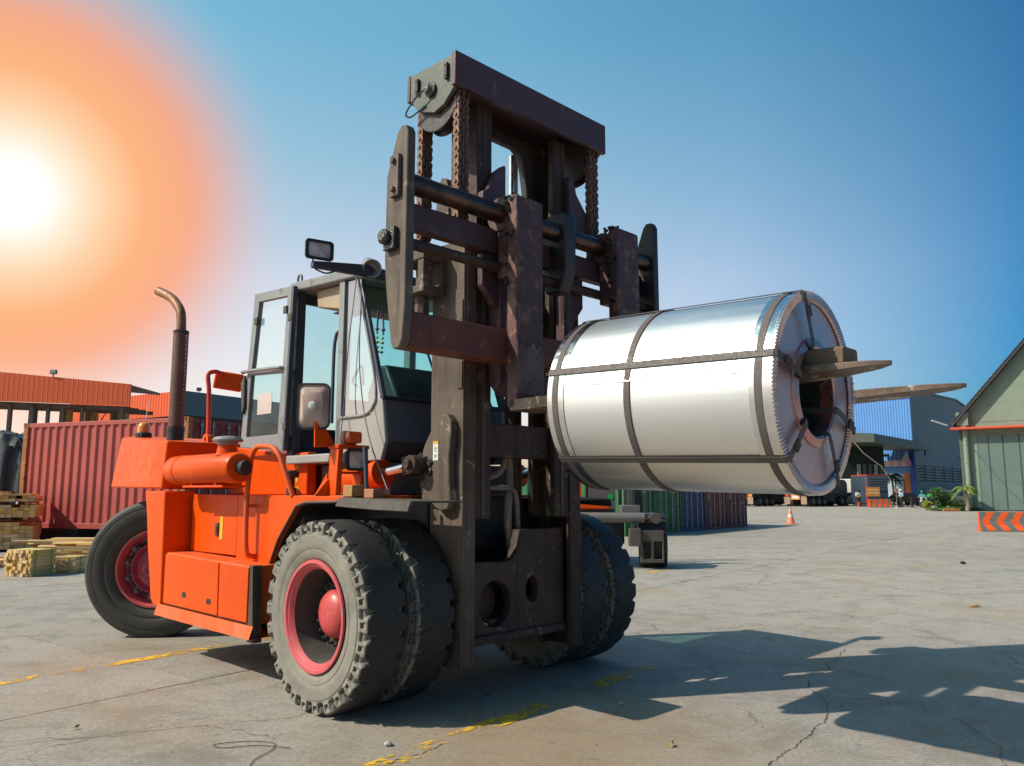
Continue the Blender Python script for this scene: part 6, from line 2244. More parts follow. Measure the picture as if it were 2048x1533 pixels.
def motorbike(loc, rz, m, label):
    o = empty('motorbike', loc, rz)
    tag(o, label, 'motorbike', 'motorbikes by the gate')
    for x in (-0.58, 0.62):
        w = MB()
        w.lathe([(0.22, -0.04), (0.28, -0.045), (0.30, 0), (0.28, 0.045), (0.22, 0.04)], (0, 0, 0), (0, 1, 0), 24, False, False)
        wo = w.obj('wheel', M_RUB, o, smooth=50)
        wo.location = (x, 0, 0.30)
        s = MB()
        for k in range(6):
            a = math.pi * k / 6
            s.tube([(-0.23 * math.cos(a), 0, -0.23 * math.sin(a)), (0.23 * math.cos(a), 0, 0.23 * math.sin(a))], 0.008, 4)
        s.lathe([(0.05, -0.06), (0.05, 0.06)], (0, 0, 0), (0, 1, 0), 10)
        s.obj('spokes', M_LBAR, wo)
    b_ = MB()
    b_.prism([(-0.75, 0.60), (-0.70, 0.70), (-0.05, 0.62), (0.28, 0.92), (0.42, 0.90), (0.40, 0.45), (0.30, 0.30), (-0.05, 0.36), (-0.4, 0.50)], -0.10, 0.10, 'y')
    b_.obj('fairing', m, o, 0.03)
    s = MB()
    s.prism([(-0.75, 0.72), (-0.60, 0.80), (0.0, 0.74), (0.05, 0.66), (-0.1, 0.64)], -0.12, 0.12, 'y')
    s.obj('seat', M_BLK, o, 0.03)
    e = MB()
    e.box(-0.25, 0.12, -0.12, 0.12, 0.25, 0.42)
    e.tube([(0.0, 0.14, 0.28), (-0.75, 0.16, 0.38)], 0.045, 8)
    e.tube([(-0.1, 0, 0.38), (-0.58, 0.08, 0.30)], 0.03, 6)
    e.obj('engine', M_TRK, o)
    f = MB()
    for s_ in (-0.07, 0.07):
        f.tube([(0.62, s_, 0.30), (0.40, s_, 0.92)], 0.025, 6)
    f.tube([(0.38, -0.34, 1.02), (0.40, -0.1, 0.98), (0.40, 0.1, 0.98), (0.38, 0.34, 1.02)], 0.018, 6)
    f.lathe([(0.07, 0), (0.08, 0.06), (0.0, 0.09)], (0.44, 0, 0.90), (1, 0, 0), 12)
    f.prism([(0.40, 0.60), (0.62, 0.66), (0.85, 0.56), (0.62, 0.63)], -0.06, 0.06, 'y')
    f.obj('fork_and_handlebar', m, o)
    return o
motorbike((40.35, 79.4, 0), R(-130), cloth('white_fairing', (0.6, 0.6, 0.6)), 'white motorbike ridden by the man in the green helmet')
person((40.42, 79.5, 0), R(-130), 'rider in teal shirt and green helmet sitting on the white motorbike', cloth('teal_shirt', (0.10, 0.34, 0.36)), C_DARK, H_GREEN, 'sit')
motorbike((41.4, 79.6, 0), R(-170), cloth('dark_red_fairing', (0.16, 0.03, 0.03)), 'dark motorbike carrying two people beside the bushes')
person((41.25, 79.6, 0.03), R(-170), 'rider in bright green shirt sitting in front on the dark motorbike', cloth('bright_green_shirt', (0.02, 0.34, 0.10)), C_JEAN, H_BLACK, 'sit')
person((41.75, 79.72, 0.06), R(-172), 'passenger in black jacket sitting behind the rider in bright green', cloth('black_jacket', (0.03, 0.03, 0.04)), C_JEAN, H_BLACK, 'sit')
motorbike((39.9, 80.6, 0), R(-120), cloth('black_fairing', (0.03, 0.03, 0.035)), 'black motorbike parked beside the man in the white helmet')
mb = MB()
mb.lathe([(0.17, 0.0), (0.20, 0.40), (0.18, 0.42), (0.0, 0.42)], (37.0, 86.2, 0), (0, 0, 1), 16)
tag(mb.obj('red_bucket', M_POST, None, smooth=40), 'small red bucket standing on the ground beside the guard', 'bucket')

# ---- planting by the shed
M_LEAF = pm('bush_leaf', (0.055, 0.13, 0.022), (0.03, 0.085, 0.016), rough=0.5, ns=1.2, bump=0, spec=0.4)
M_LEAFY = pm('yellow_bush_leaf', (0.30, 0.32, 0.02), (0.18, 0.24, 0.02), rough=0.5, ns=1.2, bump=0, spec=0.4)
M_PALM = pm('palm_leaf', (0.20, 0.24, 0.035), (0.11, 0.17, 0.03), rough=0.45, ns=1.0, bump=0, spec=0.5)
M_PALMD = pm('dark_palm_leaf', (0.018, 0.035, 0.018), rough=0.5, ns=1.0, bump=0)
M_BARK = pm('pale_palm_bark', (0.30, 0.25, 0.17), (0.22, 0.18, 0.12), rough=0.85, ns=6, bump=0.4)
def leaf_cloud(n, rx, ry, rz_, cz, size, seed, lumps=9):
    rg = random.Random(seed)
    mb = MB()
    cs = [(rg.uniform(-rx, rx) * 0.6, rg.uniform(-ry, ry) * 0.6, cz + rg.uniform(-rz_, rz_) * 0.55, rg.uniform(0.35, 0.6)) for _ in range(lumps)]
    for _ in range(n):
        c = rg.choice(cs)
        d = Vector((rg.gauss(0, 1), rg.gauss(0, 1), rg.gauss(0, 1))).normalized() * (rg.random() ** 0.4)
        p = Vector((c[0] + d.x * rx * c[3], c[1] + d.y * ry * c[3], max(0.02, c[2] + d.z * rz_ * c[3])))
        a = Vector((rg.gauss(0, 1), rg.gauss(0, 1), rg.gauss(0, 0.6))).normalized() * size * rg.uniform(0.6, 1.3)
        b_ = a.orthogonal().normalized() * size * 0.42
        mb.add([p - a, p + b_ - a * 0.1, p + a, p - b_ + a * 0.1], [(0, 1, 2, 3)])
    return mb
def bush(loc, dims, n, size, m, label, seed):
    o = empty('bush', loc)
    tag(o, label, 'bush', 'bushes beside the green shed')
    st = MB()
    rg = random.Random(seed)
    for _ in range(7):
        st.tube([(0, 0, 0), (rg.uniform(-dims[0], dims[0]) * 0.5, rg.uniform(-dims[1], dims[1]) * 0.5, dims[2])], [0.04, 0.01], 5)
    st.obj('stem', M_BARK, o)
    leaf_cloud(n, dims[0], dims[1], dims[2], dims[2] * 0.75, size, seed).obj('foliage', m, o)
bush((35.9, 67.2, 0), (1.05, 0.9, 1.2), 2600, 0.10, M_LEAF, 'dark green rounded bush in front of the palm', 1)
bush((36.9, 67.0, 0), (0.95, 0.6, 0.45), 1500, 0.08, M_LEAFY, 'yellow green low bush at the foot of the palm', 2)
bush((34.9, 68.0, 0), (0.5, 0.45, 0.5), 700, 0.08, M_LEAFY, 'small yellow green bush left of the dark rounded bush', 3)
gp_ = leaf_cloud(2600, 2.3, 0.7, 0.16, 0.12, 0.09, 5, 22)
gco = gp_.obj('ground_cover', M_LEAF, None)
gco.location = (36.3, 66.0, 0)
kind(gco, 'stuff')
kb = MB()
kb.box(34.85, 36.2, 65.3, 65.55, 0, 0.16)
tag(kb.obj('orange_kerb_stone', M_ORGC, None, 0.03), 'orange painted kerb stone at the edge of the planting', 'kerb stone')
def palm(loc, h, r_, nf, m, label, seed, droop=1.0):
    o = empty('palm_tree', loc)
    tag(o, label, 'palm tree')
    rg = random.Random(seed)
    tr = MB()
    path = [(0.10 * math.sin(k * 0.5), 0, h * k / 8) for k in range(9)]
    tr.tube(path, [0.17 - 0.07 * k / 8 + 0.012 * (k % 2) for k in range(9)], 10)
    tr.obj('trunk', M_BARK, o, smooth=60)
    top_ = Vector(path[-1])
    for k in range(nf):
        az = 2 * math.pi * k / nf + rg.uniform(-0.2, 0.2)
        el = rg.uniform(0.25, 1.15)
        L = r_ * rg.uniform(0.85, 1.2)
        f = MB()
        d = Vector((math.cos(az), math.sin(az), 0))
        side_ = Vector((-d.y, d.x, 0))
        pts = []
        n = 12
        for q in range(n + 1):
            s = q / n
            pts.append(top_ + d * L * s * (math.cos(el) * 0.5 + 0.5) + Vector((0, 0, L * (math.sin(el) * s - droop * 0.95 * s * s))))
        f.tube(pts, [0.025 * (1 - 0.8 * q / n) for q in range(n + 1)], 5)
        for q in range(1, n):
            for sd_ in (-1, 1):
                for e_ in (0.0, 0.5):
                    p = pts[q] + (pts[q + 1] - pts[q]) * e_
                    ll = L * 0.36 * math.sin(math.pi * (0.12 + 0.80 * (q + e_) / n))
                    tip = p + side_ * sd_ * ll * 0.75 + (pts[q + 1] - pts[q]).normalized() * ll * 0.5 - Vector((0, 0, ll * 0.38))
                    w_ = (pts[q + 1] - pts[q]).normalized() * 0.045 * r_
                    f.add([p - w_ * 0.5, p + w_ * 0.6, tip], [(0, 1, 2)])
        f.obj('frond', m, o)
    return o
palm((36.75, 65.3, 0), 1.75, 1.15, 15, M_PALM, 'small palm tree with drooping yellow green fronds beside the shed', 3)
palm((47.0, 99.5, 0), 3.4, 1.6, 14, M_PALMD, 'dark palm tree in the shade before the light blue wall', 6)

# ================================================================== BACKGROUND, LEFT
M_CRED = pm('faded_red_container', (0.47, 0.088, 0.070), (0.40, 0.075, 0.060), rough=0.55, ns=1.0, bump=0.06, wear=(0.50, 0.30, 0.26), wear_amt=-0.045, wear_scale=5, streak=(0.24, 0.055, 0.045), streak_amt=0.02)
M_CREDD = pm('container_red_painted_shade', (0.20, 0.020, 0.020), (0.15, 0.016, 0.016), rough=0.5, ns=1.0, bump=0.05)  # container red darkened: shade on the door end is put into the colour
M_RPOST = pm('orange_rusty_post', (0.42, 0.16, 0.045), (0.28, 0.09, 0.03), rough=0.7, ns=4, bump=0.3, wear=(0.14, 0.05, 0.03), wear_amt=0.08)
sdv = Vector((5.63, -2.1, 0))
CL = sdv.length
BC = empty('red_container', (-14.18, 23.2, 0.5), xy_dir(sdv))
tag(BC, 'long faded red corrugated container with rusty corner posts behind the lumber', 'shipping container')
HC = 2.97
# local x along the visible side, visible side faces -y
me = corr_mesh('side_wall', CL - 0.34, HC - 0.27, 0.292, 0.046, M_CRED)
link_obj('side_wall', me, BC, (0.17, 0.05, 0.15))
link_obj('side_wall', me, BC, (CL - 0.17, 2.39, 0.15), (0, 0, math.pi))
for nm, z0, z1 in (('bottom_rail', 0.0, 0.15), ('top_rail', HC - 0.12, HC)):
    for y in (0.0, 2.36):
        mb = MB()
        mb.box(0.17, CL - 0.17, y, y + 0.08, z0, z1)
        mb.obj(nm, M_CRED, BC, 0.008)
for x in (0.0, CL - 0.17):
    for y in (-0.01, 2.28):
        mb = MB()
        mb.box(x, x + 0.17, y, y + 0.17, 0.11, HC - 0.11)
        mb.obj('corner_post', M_RPOST, BC, 0.008)
        for z0, z1 in ((-0.01, 0.11), (HC - 0.11, HC + 0.015)):
            c = plate('corner_casting', [(x - 0.005, z0), (x + 0.175, z0), (x + 0.175, z1), (x - 0.005, z1)], [circ(x + 0.085, (z0 + z1) / 2, 0.03, 14, 0.045)], y - 0.01, y + 0.16, 'y', M_RPOST, BC, 0.006)
mb = MB()
mb.box(0.05, CL - 0.05, 0.05, 2.4, HC - 0.06, HC - 0.03)
mb.obj('container_roof', M_CRED, BC)
for y0, y1 in ((0.17, 1.215), (1.225, 2.27)):
    mb = MB()
    mb.box(CL - 0.08, CL - 0.03, y0, y1, 0.1, HC - 0.1)
    for k in range(5):
        mb.box(CL - 0.045, CL - 0.018, y0 + 0.06, y1 - 0.06, 0.2 + 0.53 * k, 0.62 + 0.53 * k)
    d = mb.obj('container_door', M_CREDD, BC, 0.008)
    for f in (0.3, 0.72):
        b_ = MB()
        yb = y0 + (y1 - y0) * f
        b_.tube([(CL + 0.012, yb, 0.05), (CL + 0.012, yb, HC - 0.05)], 0.022, 8)
        for z in (0.4, 1.2, 2.1, 2.8):
            b_.box(CL - 0.02, CL + 0.035, yb - 0.045, yb + 0.045, z - 0.04, z + 0.04)
        b_.obj('locking_bar', M_LBAR, d, smooth=40)
mb = MB()
mb.box(CL - 0.10, CL - 0.005, 0.165, 2.275, HC - 0.13, HC)
mb.obj('door_header', M_CREDD, BC, 0.006)
mb = MB()
mb.box(CL - 0.10, CL - 0.005, 0.165, 2.275, 0, 0.13)
mb.obj('door_sill', M_CREDD, BC, 0.006)
for k, x in enumerate((0.1, 1.9, 3.9, 5.5)):
    mb = MB()
    mb.box(x, x + 0.4, 0.02, 2.38, 0.0, 0.485)
    o = mb.obj('support_block', M_TRK, None, 0.02)
    o.location = (-14.18, 23.2, 0)
    o.rotation_euler = (0, 0, xy_dir(sdv))
    tag(o, ('dark support block under the left end of the red container', 'second dark support block from the left under the red container', 'dark support block below the middle of the red container', 'dark support block under the right end of the red container')[k], 'support block', 'blocks under the red container')

# ---- timber
def timber_mat(name, c1, c2):
    m, t, b = new_mat(name)
    v = coords(t, (1, 1, 1))
    oi = t.nodes.new('ShaderNodeObjectInfo')
    n = noise(t, coords(t, (22, 1.2, 22)), 1.5, 5, 0.6, 0.5)
    n2 = noise(t, v, 30, 4, 0.6)
    col = mixc(t, mapr(t, n, 0.3, 0.7), c1, c2)
    hv = t.nodes.new('ShaderNodeHueSaturation')
    link(t, mapr(t, oi.outputs['Random'], 0, 1, 0.68, 1.18), hv.inputs['Value'])
    ms = t.nodes.new('ShaderNodeMath')
    ms.operation = 'FRACT'
    link(t, mth(t, 'MULTIPLY', oi.outputs['Random'], 7.31), ms.inputs[0])
    link(t, mapr(t, ms.outputs[0], 0, 1, 0.8, 1.15), hv.inputs['Saturation'])
    link(t, col, hv.inputs['Color'])
    link(t, hv.outputs[0], b.inputs['Base Color'])
    b.inputs['Roughness'].default_value = 0.75
    add_bump(t, b, mth(t, 'ADD', n, mth(t, 'MULTIPLY', n2, 0.4)), 0.3, 0.01)
    return m
M_TIM = timber_mat('brown_sawn_timber', (0.82, 0.50, 0.19), (0.68, 0.38, 0.13))
M_TIMP = timber_mat('pale_sawn_timber', (0.78, 0.53, 0.24), (0.64, 0.40, 0.16))
TIMB = {}
def timber_mesh(w, h, l, m, key):
    k = (round(w, 3), round(h, 3), round(l, 3), key)
    if k not in TIMB:
        mb = MB()
        mb.box(-w / 2, w / 2, 0, l, 0, h)
        TIMB[k] = mb.mesh('timber', m)
        TIMB[k].name = 'timber'
    return TIMB[k]
def stack(name, loc, rz, layers, l, m, key, label, seed, group='stacked timber by the red container', jy=0.05):
    """layers: list of (z0, x0, columns, rows, w, h)"""
    o = empty(name, loc, rz)
    tag(o, label, 'timber stack', group)
    rg = random.Random(seed)
    for z0, x0, cols, rows, w, h in layers:
        for r_ in range(rows):
            for c in range(cols):
                if r_ == rows - 1 and rg.random() < 0.12:
                    continue
                t_ = link_obj('timber', timber_mesh(w * rg.choice((0.97, 0.985, 0.96)), h * 0.965, l, m, key), o, (x0 + (c + 0.5) * w + rg.uniform(-0.004, 0.004), rg.uniform(-jy, jy * 0.3), z0 + r_ * h))
                t_.rotation_euler = (0, 0, R(rg.uniform(-0.3, 0.3)))
    return o
rzs = R(25)
st1 = stack('timber_stack', (-13.62, 20.3, 0), rzs, [(0.06, 0.0, 9, 7, 0.158, 0.097)], 2.0, M_TIM, 'b', 'lowest and tallest layer of the brown timber stack beside the red container', 1)
st2 = stack('timber_stack', (-13.62, 20.3, 0.80), rzs, [(0.06, -0.25, 13, 3, 0.13, 0.085), (0.315, -0.3, 9, 1, 0.20, 0.06)], 2.0, M_TIM, 'b', 'middle layer of the brown timber stack with a ragged top row', 2, jy=0.10)
st3 = stack('timber_stack', (-13.60, 20.3, 1.21), rzs, [(0.05, -0.35, 12, 2, 0.145, 0.075), (0.20, -0.3, 8, 1, 0.20, 0.05)], 2.0, M_TIM, 'b', 'top layer of the brown timber stack beside the red container', 3, jy=0.12)
for o_ in (st1, st2, st3):
    for x in (0.15, 1.2):
        for y in (0.25, 1.7):
            b_ = MB()
            b_.box(x - 0.05, x + 0.05, y - 0.05, y + 0.05, 0.0, 0.058)
            b_.obj('bearer', M_TIM, o_)
stack('timber_stack', (-15.6, 22.0, 1.35), rzs, [(0.0, 0.0, 10, 2, 0.16, 0.09)], 1.5, M_TIM, 'b', 'small timber stack behind, below the dark tarpaulin', 4)
mb = MB()
mb.box(0, 1.6, 0, 1.5, 0, 1.345)
o = mb.obj('timber_base_block', M_TRK, None, 0.02)
o.location = (-15.6, 22.05, 0)
o.rotation_euler = (0, 0, rzs)
tag(o, 'dark base block carrying the small timber stack behind', 'base block')
M_GSTR = pm('green_strap', (0.05, 0.36, 0.04), rough=0.4, bump=0)
def bundle(loc, rz, w, h, l, cols, rows, label, seed, straps):
    o = empty('timber_bundle', loc, rz)
    tag(o, label, 'timber bundle', 'strapped bundles of pale timber on the ground')
    rg = random.Random(seed)
    cw_, rh = w / cols, h / rows
    for r_ in range(rows):
        for c in range(cols):
            edge_ = c == cols - 1 or r_ == rows - 1
            link_obj('timber', timber_mesh(cw_ * 0.95, rh * 0.94, l, M_TIMP, 'p'), o, ((c + 0.5) * cw_, rg.uniform(-0.055, 0.03) if not edge_ else rg.uniform(-0.03, 0.01), r_ * rh + 0.004))
    for y in straps:
        st = MB()
        e_ = 0.004
        for b_ in ((-e_, 0, y, y + 0.022, -0.0, h + e_), (w, w + e_, y, y + 0.022, 0.0, h + e_), (-e_, w + e_, y, y + 0.022, h, h + e_)):
            st.box(*b_)
        st.obj('strap', M_GSTR, o)
    return o
bundle((-9.14, 14.74, 0), R(-17), 0.60, 0.47, 0.52, 9, 8, 'larger pale timber bundle with two green straps and ragged ends', 5, (0.06, 0.40))
bundle((-8.50, 15.2, 0), R(-9), 0.36, 0.30, 0.5, 3, 5, 'smaller pale timber bundle with a single green strap by the rear tyre', 6, (0.20,)).rotation_euler.z = R(4)
HP = empty('plank_heap', (-9.7, 18.4, 0))
tag(HP, 'loose heap of pale planks lying before the red container', 'plank heap')
rg = random.Random(12)
for k in range(84):
    lay = k // 9
    L = rg.uniform(1.2, 2.4)
    me = timber_mesh(rg.choice((0.10, 0.14, 0.18)), 0.045, round(L, 1), M_TIMP, 'p')
    t_ = link_obj('plank', me, HP, (rg.uniform(0.5, 1.9) + 0.4, rg.uniform(-1.2, 1.9), 0.05 * lay + 0.01))
    t_.rotation_euler = (R(rg.uniform(-1.5, 1.5)), R(rg.uniform(-3, 3)), R(90 + rg.uniform(-16, 16)))
HP2 = empty('plank_heap', (-10.1, 15.9, 0))
tag(HP2, 'few loose planks lying left of the larger strapped bundle', 'plank heap')
for k in range(16):
    L = rg.uniform(0.8, 1.6)
    t_ = link_obj('plank', timber_mesh(rg.choice((0.08, 0.12)), 0.045, round(L, 1), M_TIMP, 'p'), HP2, (rg.uniform(-0.5, 0.25), rg.uniform(-0.9, 1.2), 0.05 * (k // 4) + 0.01))
    t_.rotation_euler = (R(rg.uniform(-3, 3)), R(rg.uniform(-3, 3)), R(70 + rg.uniform(-30, 30)))

# ---- tarpaulin covered load on a small yellow truck
TP = empty('covered_truck', (-17.2, 24.3, 0), R(10))
tag(TP, 'dark grey tarpaulin load on a yellow green truck at the left edge', 'truck')
tm = MB()
NX, NY = 36, 22
rg = random.Random(2)
grid = []
for i in range(NX + 1):
    for j in range(NY + 1):
        u_, v_ = i / NX, j / NY
        ax, ay = (u_ - 0.5) * 2, (v_ - 0.5) * 2
        dome = max(0.0, 1 - max(abs(ax), abs(ay)) ** 5)
        z = 1.55 + 1.75 * dome ** 0.55 - 0.35 * (abs(ax) ** 3)
        fold = 0.10 * abs(math.sin(5 * ax + 3 * ay + 2 * math.sin(3 * ay))) ** 0.6 - 0.07 * abs(math.sin(9 * ax - 7 * ay + 1.3)) ** 0.7 + 0.03 * math.sin(23 * ax + 11 * ay)
        grid.append((1.35 + ax * (1.45 + fold * 0.8), ay * (1.2 + fold), z + fold * 0.7))
tm.add(grid, [(i * (NY + 1) + j, (i + 1) * (NY + 1) + j, (i + 1) * (NY + 1) + j + 1, i * (NY + 1) + j + 1) for i in range(NX) for j in range(NY)])
tm.obj('tarpaulin', pm('dark_grey_tarpaulin', (0.045, 0.046, 0.05), (0.03, 0.031, 0.034), rough=0.5, ns=2.5, bump=0.5), TP, smooth=28)
mb = MB()
mb.box(0.0, 2.75, -1.1, 1.1, 1.25, 1.58)
mb.obj('truck_bed', M_TRK, TP, 0.02)
mb = MB()
mb.box(0.1, 2.3, -1.15, -1.05, 0.95, 1.45)
mb.obj('yellow_panel', pm('yellow_green_paint', (0.30, 0.29, 0.03), rough=0.5, ns=3), TP, 0.02)
mb = MB()
mb.tube([(1.85, -1.12, 1.4), (1.85, -1.12, 1.85)], 0.04, 8)
mb.obj('side_post', pm('yellow_post', (0.55, 0.42, 0.05), rough=0.5), TP, smooth=60)
for x in (0.5, 2.2):
    for y in (-0.85, 0.85):
        link_obj('truck_wheel', ME_TW, TP, (x, y, 0.52), (0, 0, 0 if y < 0 else math.pi))

# ---- open shed with the orange fascia
M_OFAS = pm('orange_cladding', (0.74, 0.105, 0.02), (0.68, 0.095, 0.018), rough=0.5, ns=0.4, bump=0)
M_COL = pm('brown_grey_column', (0.16, 0.11, 0.09), (0.12, 0.085, 0.07), rough=0.6, ns=1, bump=0)
M_YCOL = pm('yellow_orange_column', (0.62, 0.30, 0.04), (0.5, 0.24, 0.04), rough=0.6, ns=1, bump=0)
fd = Vector((-1.0, 0.0, 0))
OS = empty('open_shed', (-33.7, 70, 0), xy_dir(fd))
tag(OS, 'open steel shed with a deep orange fascia and many columns', 'shed')
# local x runs left along the fascia; local -y is away from the camera, since back = (-0.8, 0.6)
BK = -1
mb = MB()
mb.add([(0, 0, 9.05), (26, 0, 10.0), (26, 0, 13.4), (0, 0, 10.96), (0, -0.2, 9.05), (26, -0.2, 10.0), (26, -0.2, 13.4), (0, -0.2, 10.96)],
       [(0, 1, 2, 3), (4, 7, 6, 5), (3, 2, 6, 7), (0, 4, 5, 1), (0, 3, 7, 4)])
mb.obj('orange_fascia', M_OFAS, OS)
for k in range(58):
    x = 0.2 + 0.44 * k
    r_ = MB()
    zt = 10.96 + 2.44 * x / 26
    zb = 9.05 + 0.95 * x / 26
    r_.add([(x, 0.0, zb), (x + 0.07, 0.014, zb), (x + 0.14, 0.0, zb), (x, 0.0, zt), (x + 0.07, 0.014, zt), (x + 0.14, 0.0, zt)], [(0, 1, 4, 3), (1, 2, 5, 4)])
    if k < 30:
        r_.obj('cladding_rib', M_OFAS, OS)
mb = MB()
mb.add([(0, -0.2, 10.9), (26, -0.2, 13.3), (26, -6, 13.3), (0, -6, 10.9), (0, -0.2, 10.7), (26, -0.2, 13.1), (26, -6, 13.1), (0, -6, 10.7)], [(0, 1, 2, 3), (4, 7, 6, 5), (0, 3, 7, 4), (3, 2, 6, 7)])
mb.obj('shed_roof', M_COL, OS)
for k in range(4):
    mb = MB()
    y = -1.2 - 1.5 * k
    mb.add([(0.5, y, 8.75), (26, y, 9.75), (26, y, 10.1), (0.5, y, 9.1), (0.5, y - 0.15, 8.75), (26, y - 0.15, 9.75), (26, y - 0.15, 10.1), (0.5, y - 0.15, 9.1)], [(0, 1, 2, 3), (4, 7, 6, 5), (0, 4, 5, 1), (3, 2, 6, 7)])
    mb.obj('roof_beam', M_COL, OS)
for x, y, w_, m_ in ((0.95, -0.6, 0.22, M_COL), (1.95, -2.6, 0.25, M_COL), (2.7, -4.6, 0.25, M_COL), (3.15, -5.5, 0.8, M_YCOL), (3.7, -5.2, 0.4, M_COL), (4.05, -5.6, 0.55, M_YCOL), (4.75, -1.2, 0.26, M_COL), (5.25, -3.2, 0.26, M_COL),
                     (6.15, -5.5, 0.85, M_YCOL), (6.7, -1.6, 0.4, M_COL), (7.0, -3.2, 0.45, M_YCOL), (7.8, -1.2, 0.26, M_COL), (8.15, -4.2, 0.26, M_COL), (9.1, -1.0, 0.40, M_COL), (10.0, -3.0, 0.28, M_COL), (11.2, -1.2, 0.3, M_COL), (13.5, -1.2, 0.3, M_COL)):
    mb = MB()
    mb.box(x - w_ / 2, x + w_ / 2, y - w_ / 2, y + w_ / 2, 0, 8.9 + 0.03 * x)
    mb.obj('column', m_, OS)
for (x0, x1, y) in ((1.1, 2.6, -2.6), (2.6, 1.1, -2.62), (3.6, 5.0, -3.2), (5.0, 3.6, -3.22)):
    mb = MB()
    mb.tube([(x0, y, 6.4), (x1, y, 8.8)], 0.05, 5)
    mb.obj('brace', M_COL, OS)
# walkway with railings and a stair
wk = empty('walkway', (0, 0, 0), 0, OS)
mb = MB()
mb.box(6.3, 9.4, -2.6, -1.8, 6.0, 6.15)
mb.obj('walkway_deck', M_COL, wk)
mb = MB()
for x in (6.4, 7.1, 7.8, 8.5, 9.2):
    mb.tube([(x, -1.85, 6.1), (x, -1.85, 7.35)], 0.035, 5)
for z in (6.75, 7.35):
    mb.tube([(6.3, -1.85, z), (9.3, -1.85, z), (10.6, -1.85, z - 0.75)], 0.035, 5)
mb.obj('railing', M_COL, wk)
mb = MB()
mb.prism([(9.3, 6.0), (9.3, 6.25), (11.5, 4.9), (11.5, 4.6)], -2.4, -1.85, 'y')
mb.obj('stair_stringer', M_COL, wk)
mb = MB()
mb.box(8.6, 11.0, -4, -3.5, 4.4, 5.6)
mb.obj('red_machine_box', M_CREDD, OS)
mb = MB()
mb.box(0.1, 3.2, -6.5, -6.0, 7.5, 7.62)
mb.tube([(0.2, -6.0, 7.2), (3.2, -6.0, 7.0)], 0.05, 5)
mb.obj('crane_rail', M_YCOL, OS)
def flood(loc, rz, label):
    o = empty('flood_light', loc, rz)
    tag(o, label, 'flood light')
    mb = MB()
    mb.tube([(0, 0, 0), (0, 0, 0.35)], 0.05, 6)
    mb.obj('bracket', M_ROOFD, o)
    mb = MB()
    mb.cbox((0, 0, 0.50), (0.55, 0.30, 0.36), Matrix.Rotation(R(-12), 3, 'X'))
    mb.obj('lamp_head', M_CANR, o, 0.03)
flood((-40.6, 70.0, 11.55), R(0), 'small flood light on the roof edge of the open orange shed')
# ---- second building, orange and slate blue
M_SLATE = pm('slate_blue_cladding', (0.095, 0.145, 0.175), (0.085, 0.13, 0.155), rough=0.5, ns=0.3, bump=0)
M_DBAND = pm('dark_wall', (0.045, 0.045, 0.05), rough=0.7, ns=1, bump=0)
ld, rdv = Vector((-0.86, 0.51, 0)), Vector((0.51, 0.86, 0))
SB = empty('slate_building', (-37.4, 90, 0), xy_dir(rdv))
tag(SB, 'flat roofed building with bright orange left face and slate blue right face', 'building')
me = corr_mesh('slate_cladding', 22, 2.75, 0.5, 0.05, M_SLATE)
link_obj('slate_cladding', me, SB, (0, 0, 10.2))
me = corr_mesh('orange_cladding', 22, 2.8, 0.5, 0.05, pm('bright_orange_cladding', (0.80, 0.10, 0.018), (0.72, 0.09, 0.018), rough=0.5, ns=0.4, bump=0))
link_obj('orange_cladding', me, SB, (0, 22, 10.1), (0, 0, -math.pi / 2))
mb = MB()
mb.box(0.05, 21.9, 0.05, 21.9, 10.2, 12.85)
mb.obj('roof_block', M_ROOFD, SB)
mb = MB()
mb.box(0.5, 21.5, 0.5, 21.5, 0, 10.2)
mb.obj('wall', M_DBAND, SB)
for y in (3, 6.5, 10, 13.5):
    mb = MB()
    mb.box(0.42, 0.5, y, y + 1.4, 9.0, 9.8)
    mb.obj('window', M_WHTC, SB)
flood((-36.4, 92.2, 12.85), R(30), 'small flood light on the roof edge of the slate blue building')
mb = MB()
mb.tube([(0, 0, 5.0), (0.55, 0, 9.6)], [0.06, 0.03], 6)
tag(mb.obj('thin_mast', M_WHTC, None, smooth=60), 'thin white leaning mast standing before the bright orange face', 'mast').location = (-32.6, 70.2, 0)
# ================================================================== SECOND FORKLIFT, half hidden behind the first
M_GBR = pm('grey_brown_frame', (0.105, 0.085, 0.07), (0.07, 0.058, 0.05), rough=0.7, ns=4, bump=0.25)
M_GPL = pm('pale_grey_panel', (0.17, 0.155, 0.148), (0.125, 0.115, 0.11), rough=0.55, ns=2)
ME_TY2 = tyre_mesh('tyre', tyre_mat('black_tyre_rubber', (0.06, 0.055, 0.05), (0.022, 0.022, 0.024)), 0.54, 0.56, 22)
F2 = empty('second_forklift', (2.2, 16.3, 0), R(0))
tag(F2, 'another forklift half hidden behind the big tyres, with orange hood and grey frame', 'forklift')
for x in (0.66, -1.6):
    w = empty('wheel', (x, 0.25, 0.53), R(82), F2)
    link_obj('tyre', ME_TY2, w)
    link_obj('rim', ME_RIM, w)
mb = MB()
mb.box(-2.4, 0.1, 0.3, 2.6, 0.45, 0.98)
mb.obj('chassis', M_BLK, F2, 0.03)
mb = MB()
mb.prism([(-1.4, 1.16), (-1.4, 1.36), (-0.34, 1.36), (-0.24, 1.20), (-0.24, 1.16)], -0.15, 0.6, 'y')
mb.obj('orange_hood', M_ORG, F2, 0.02)
mb = MB()
mb.box(-0.85, -0.12, 0.05, 0.5, 0.98, 1.16)
mb.obj('dark_box', M_CABD, F2, 0.01)
mb = MB()
mb.box(-0.02, 0.36, -0.15, 0.2, 0.98, 1.24)
mb.obj('grey_box', M_GPL, F2, 0.01)
pn = MB()
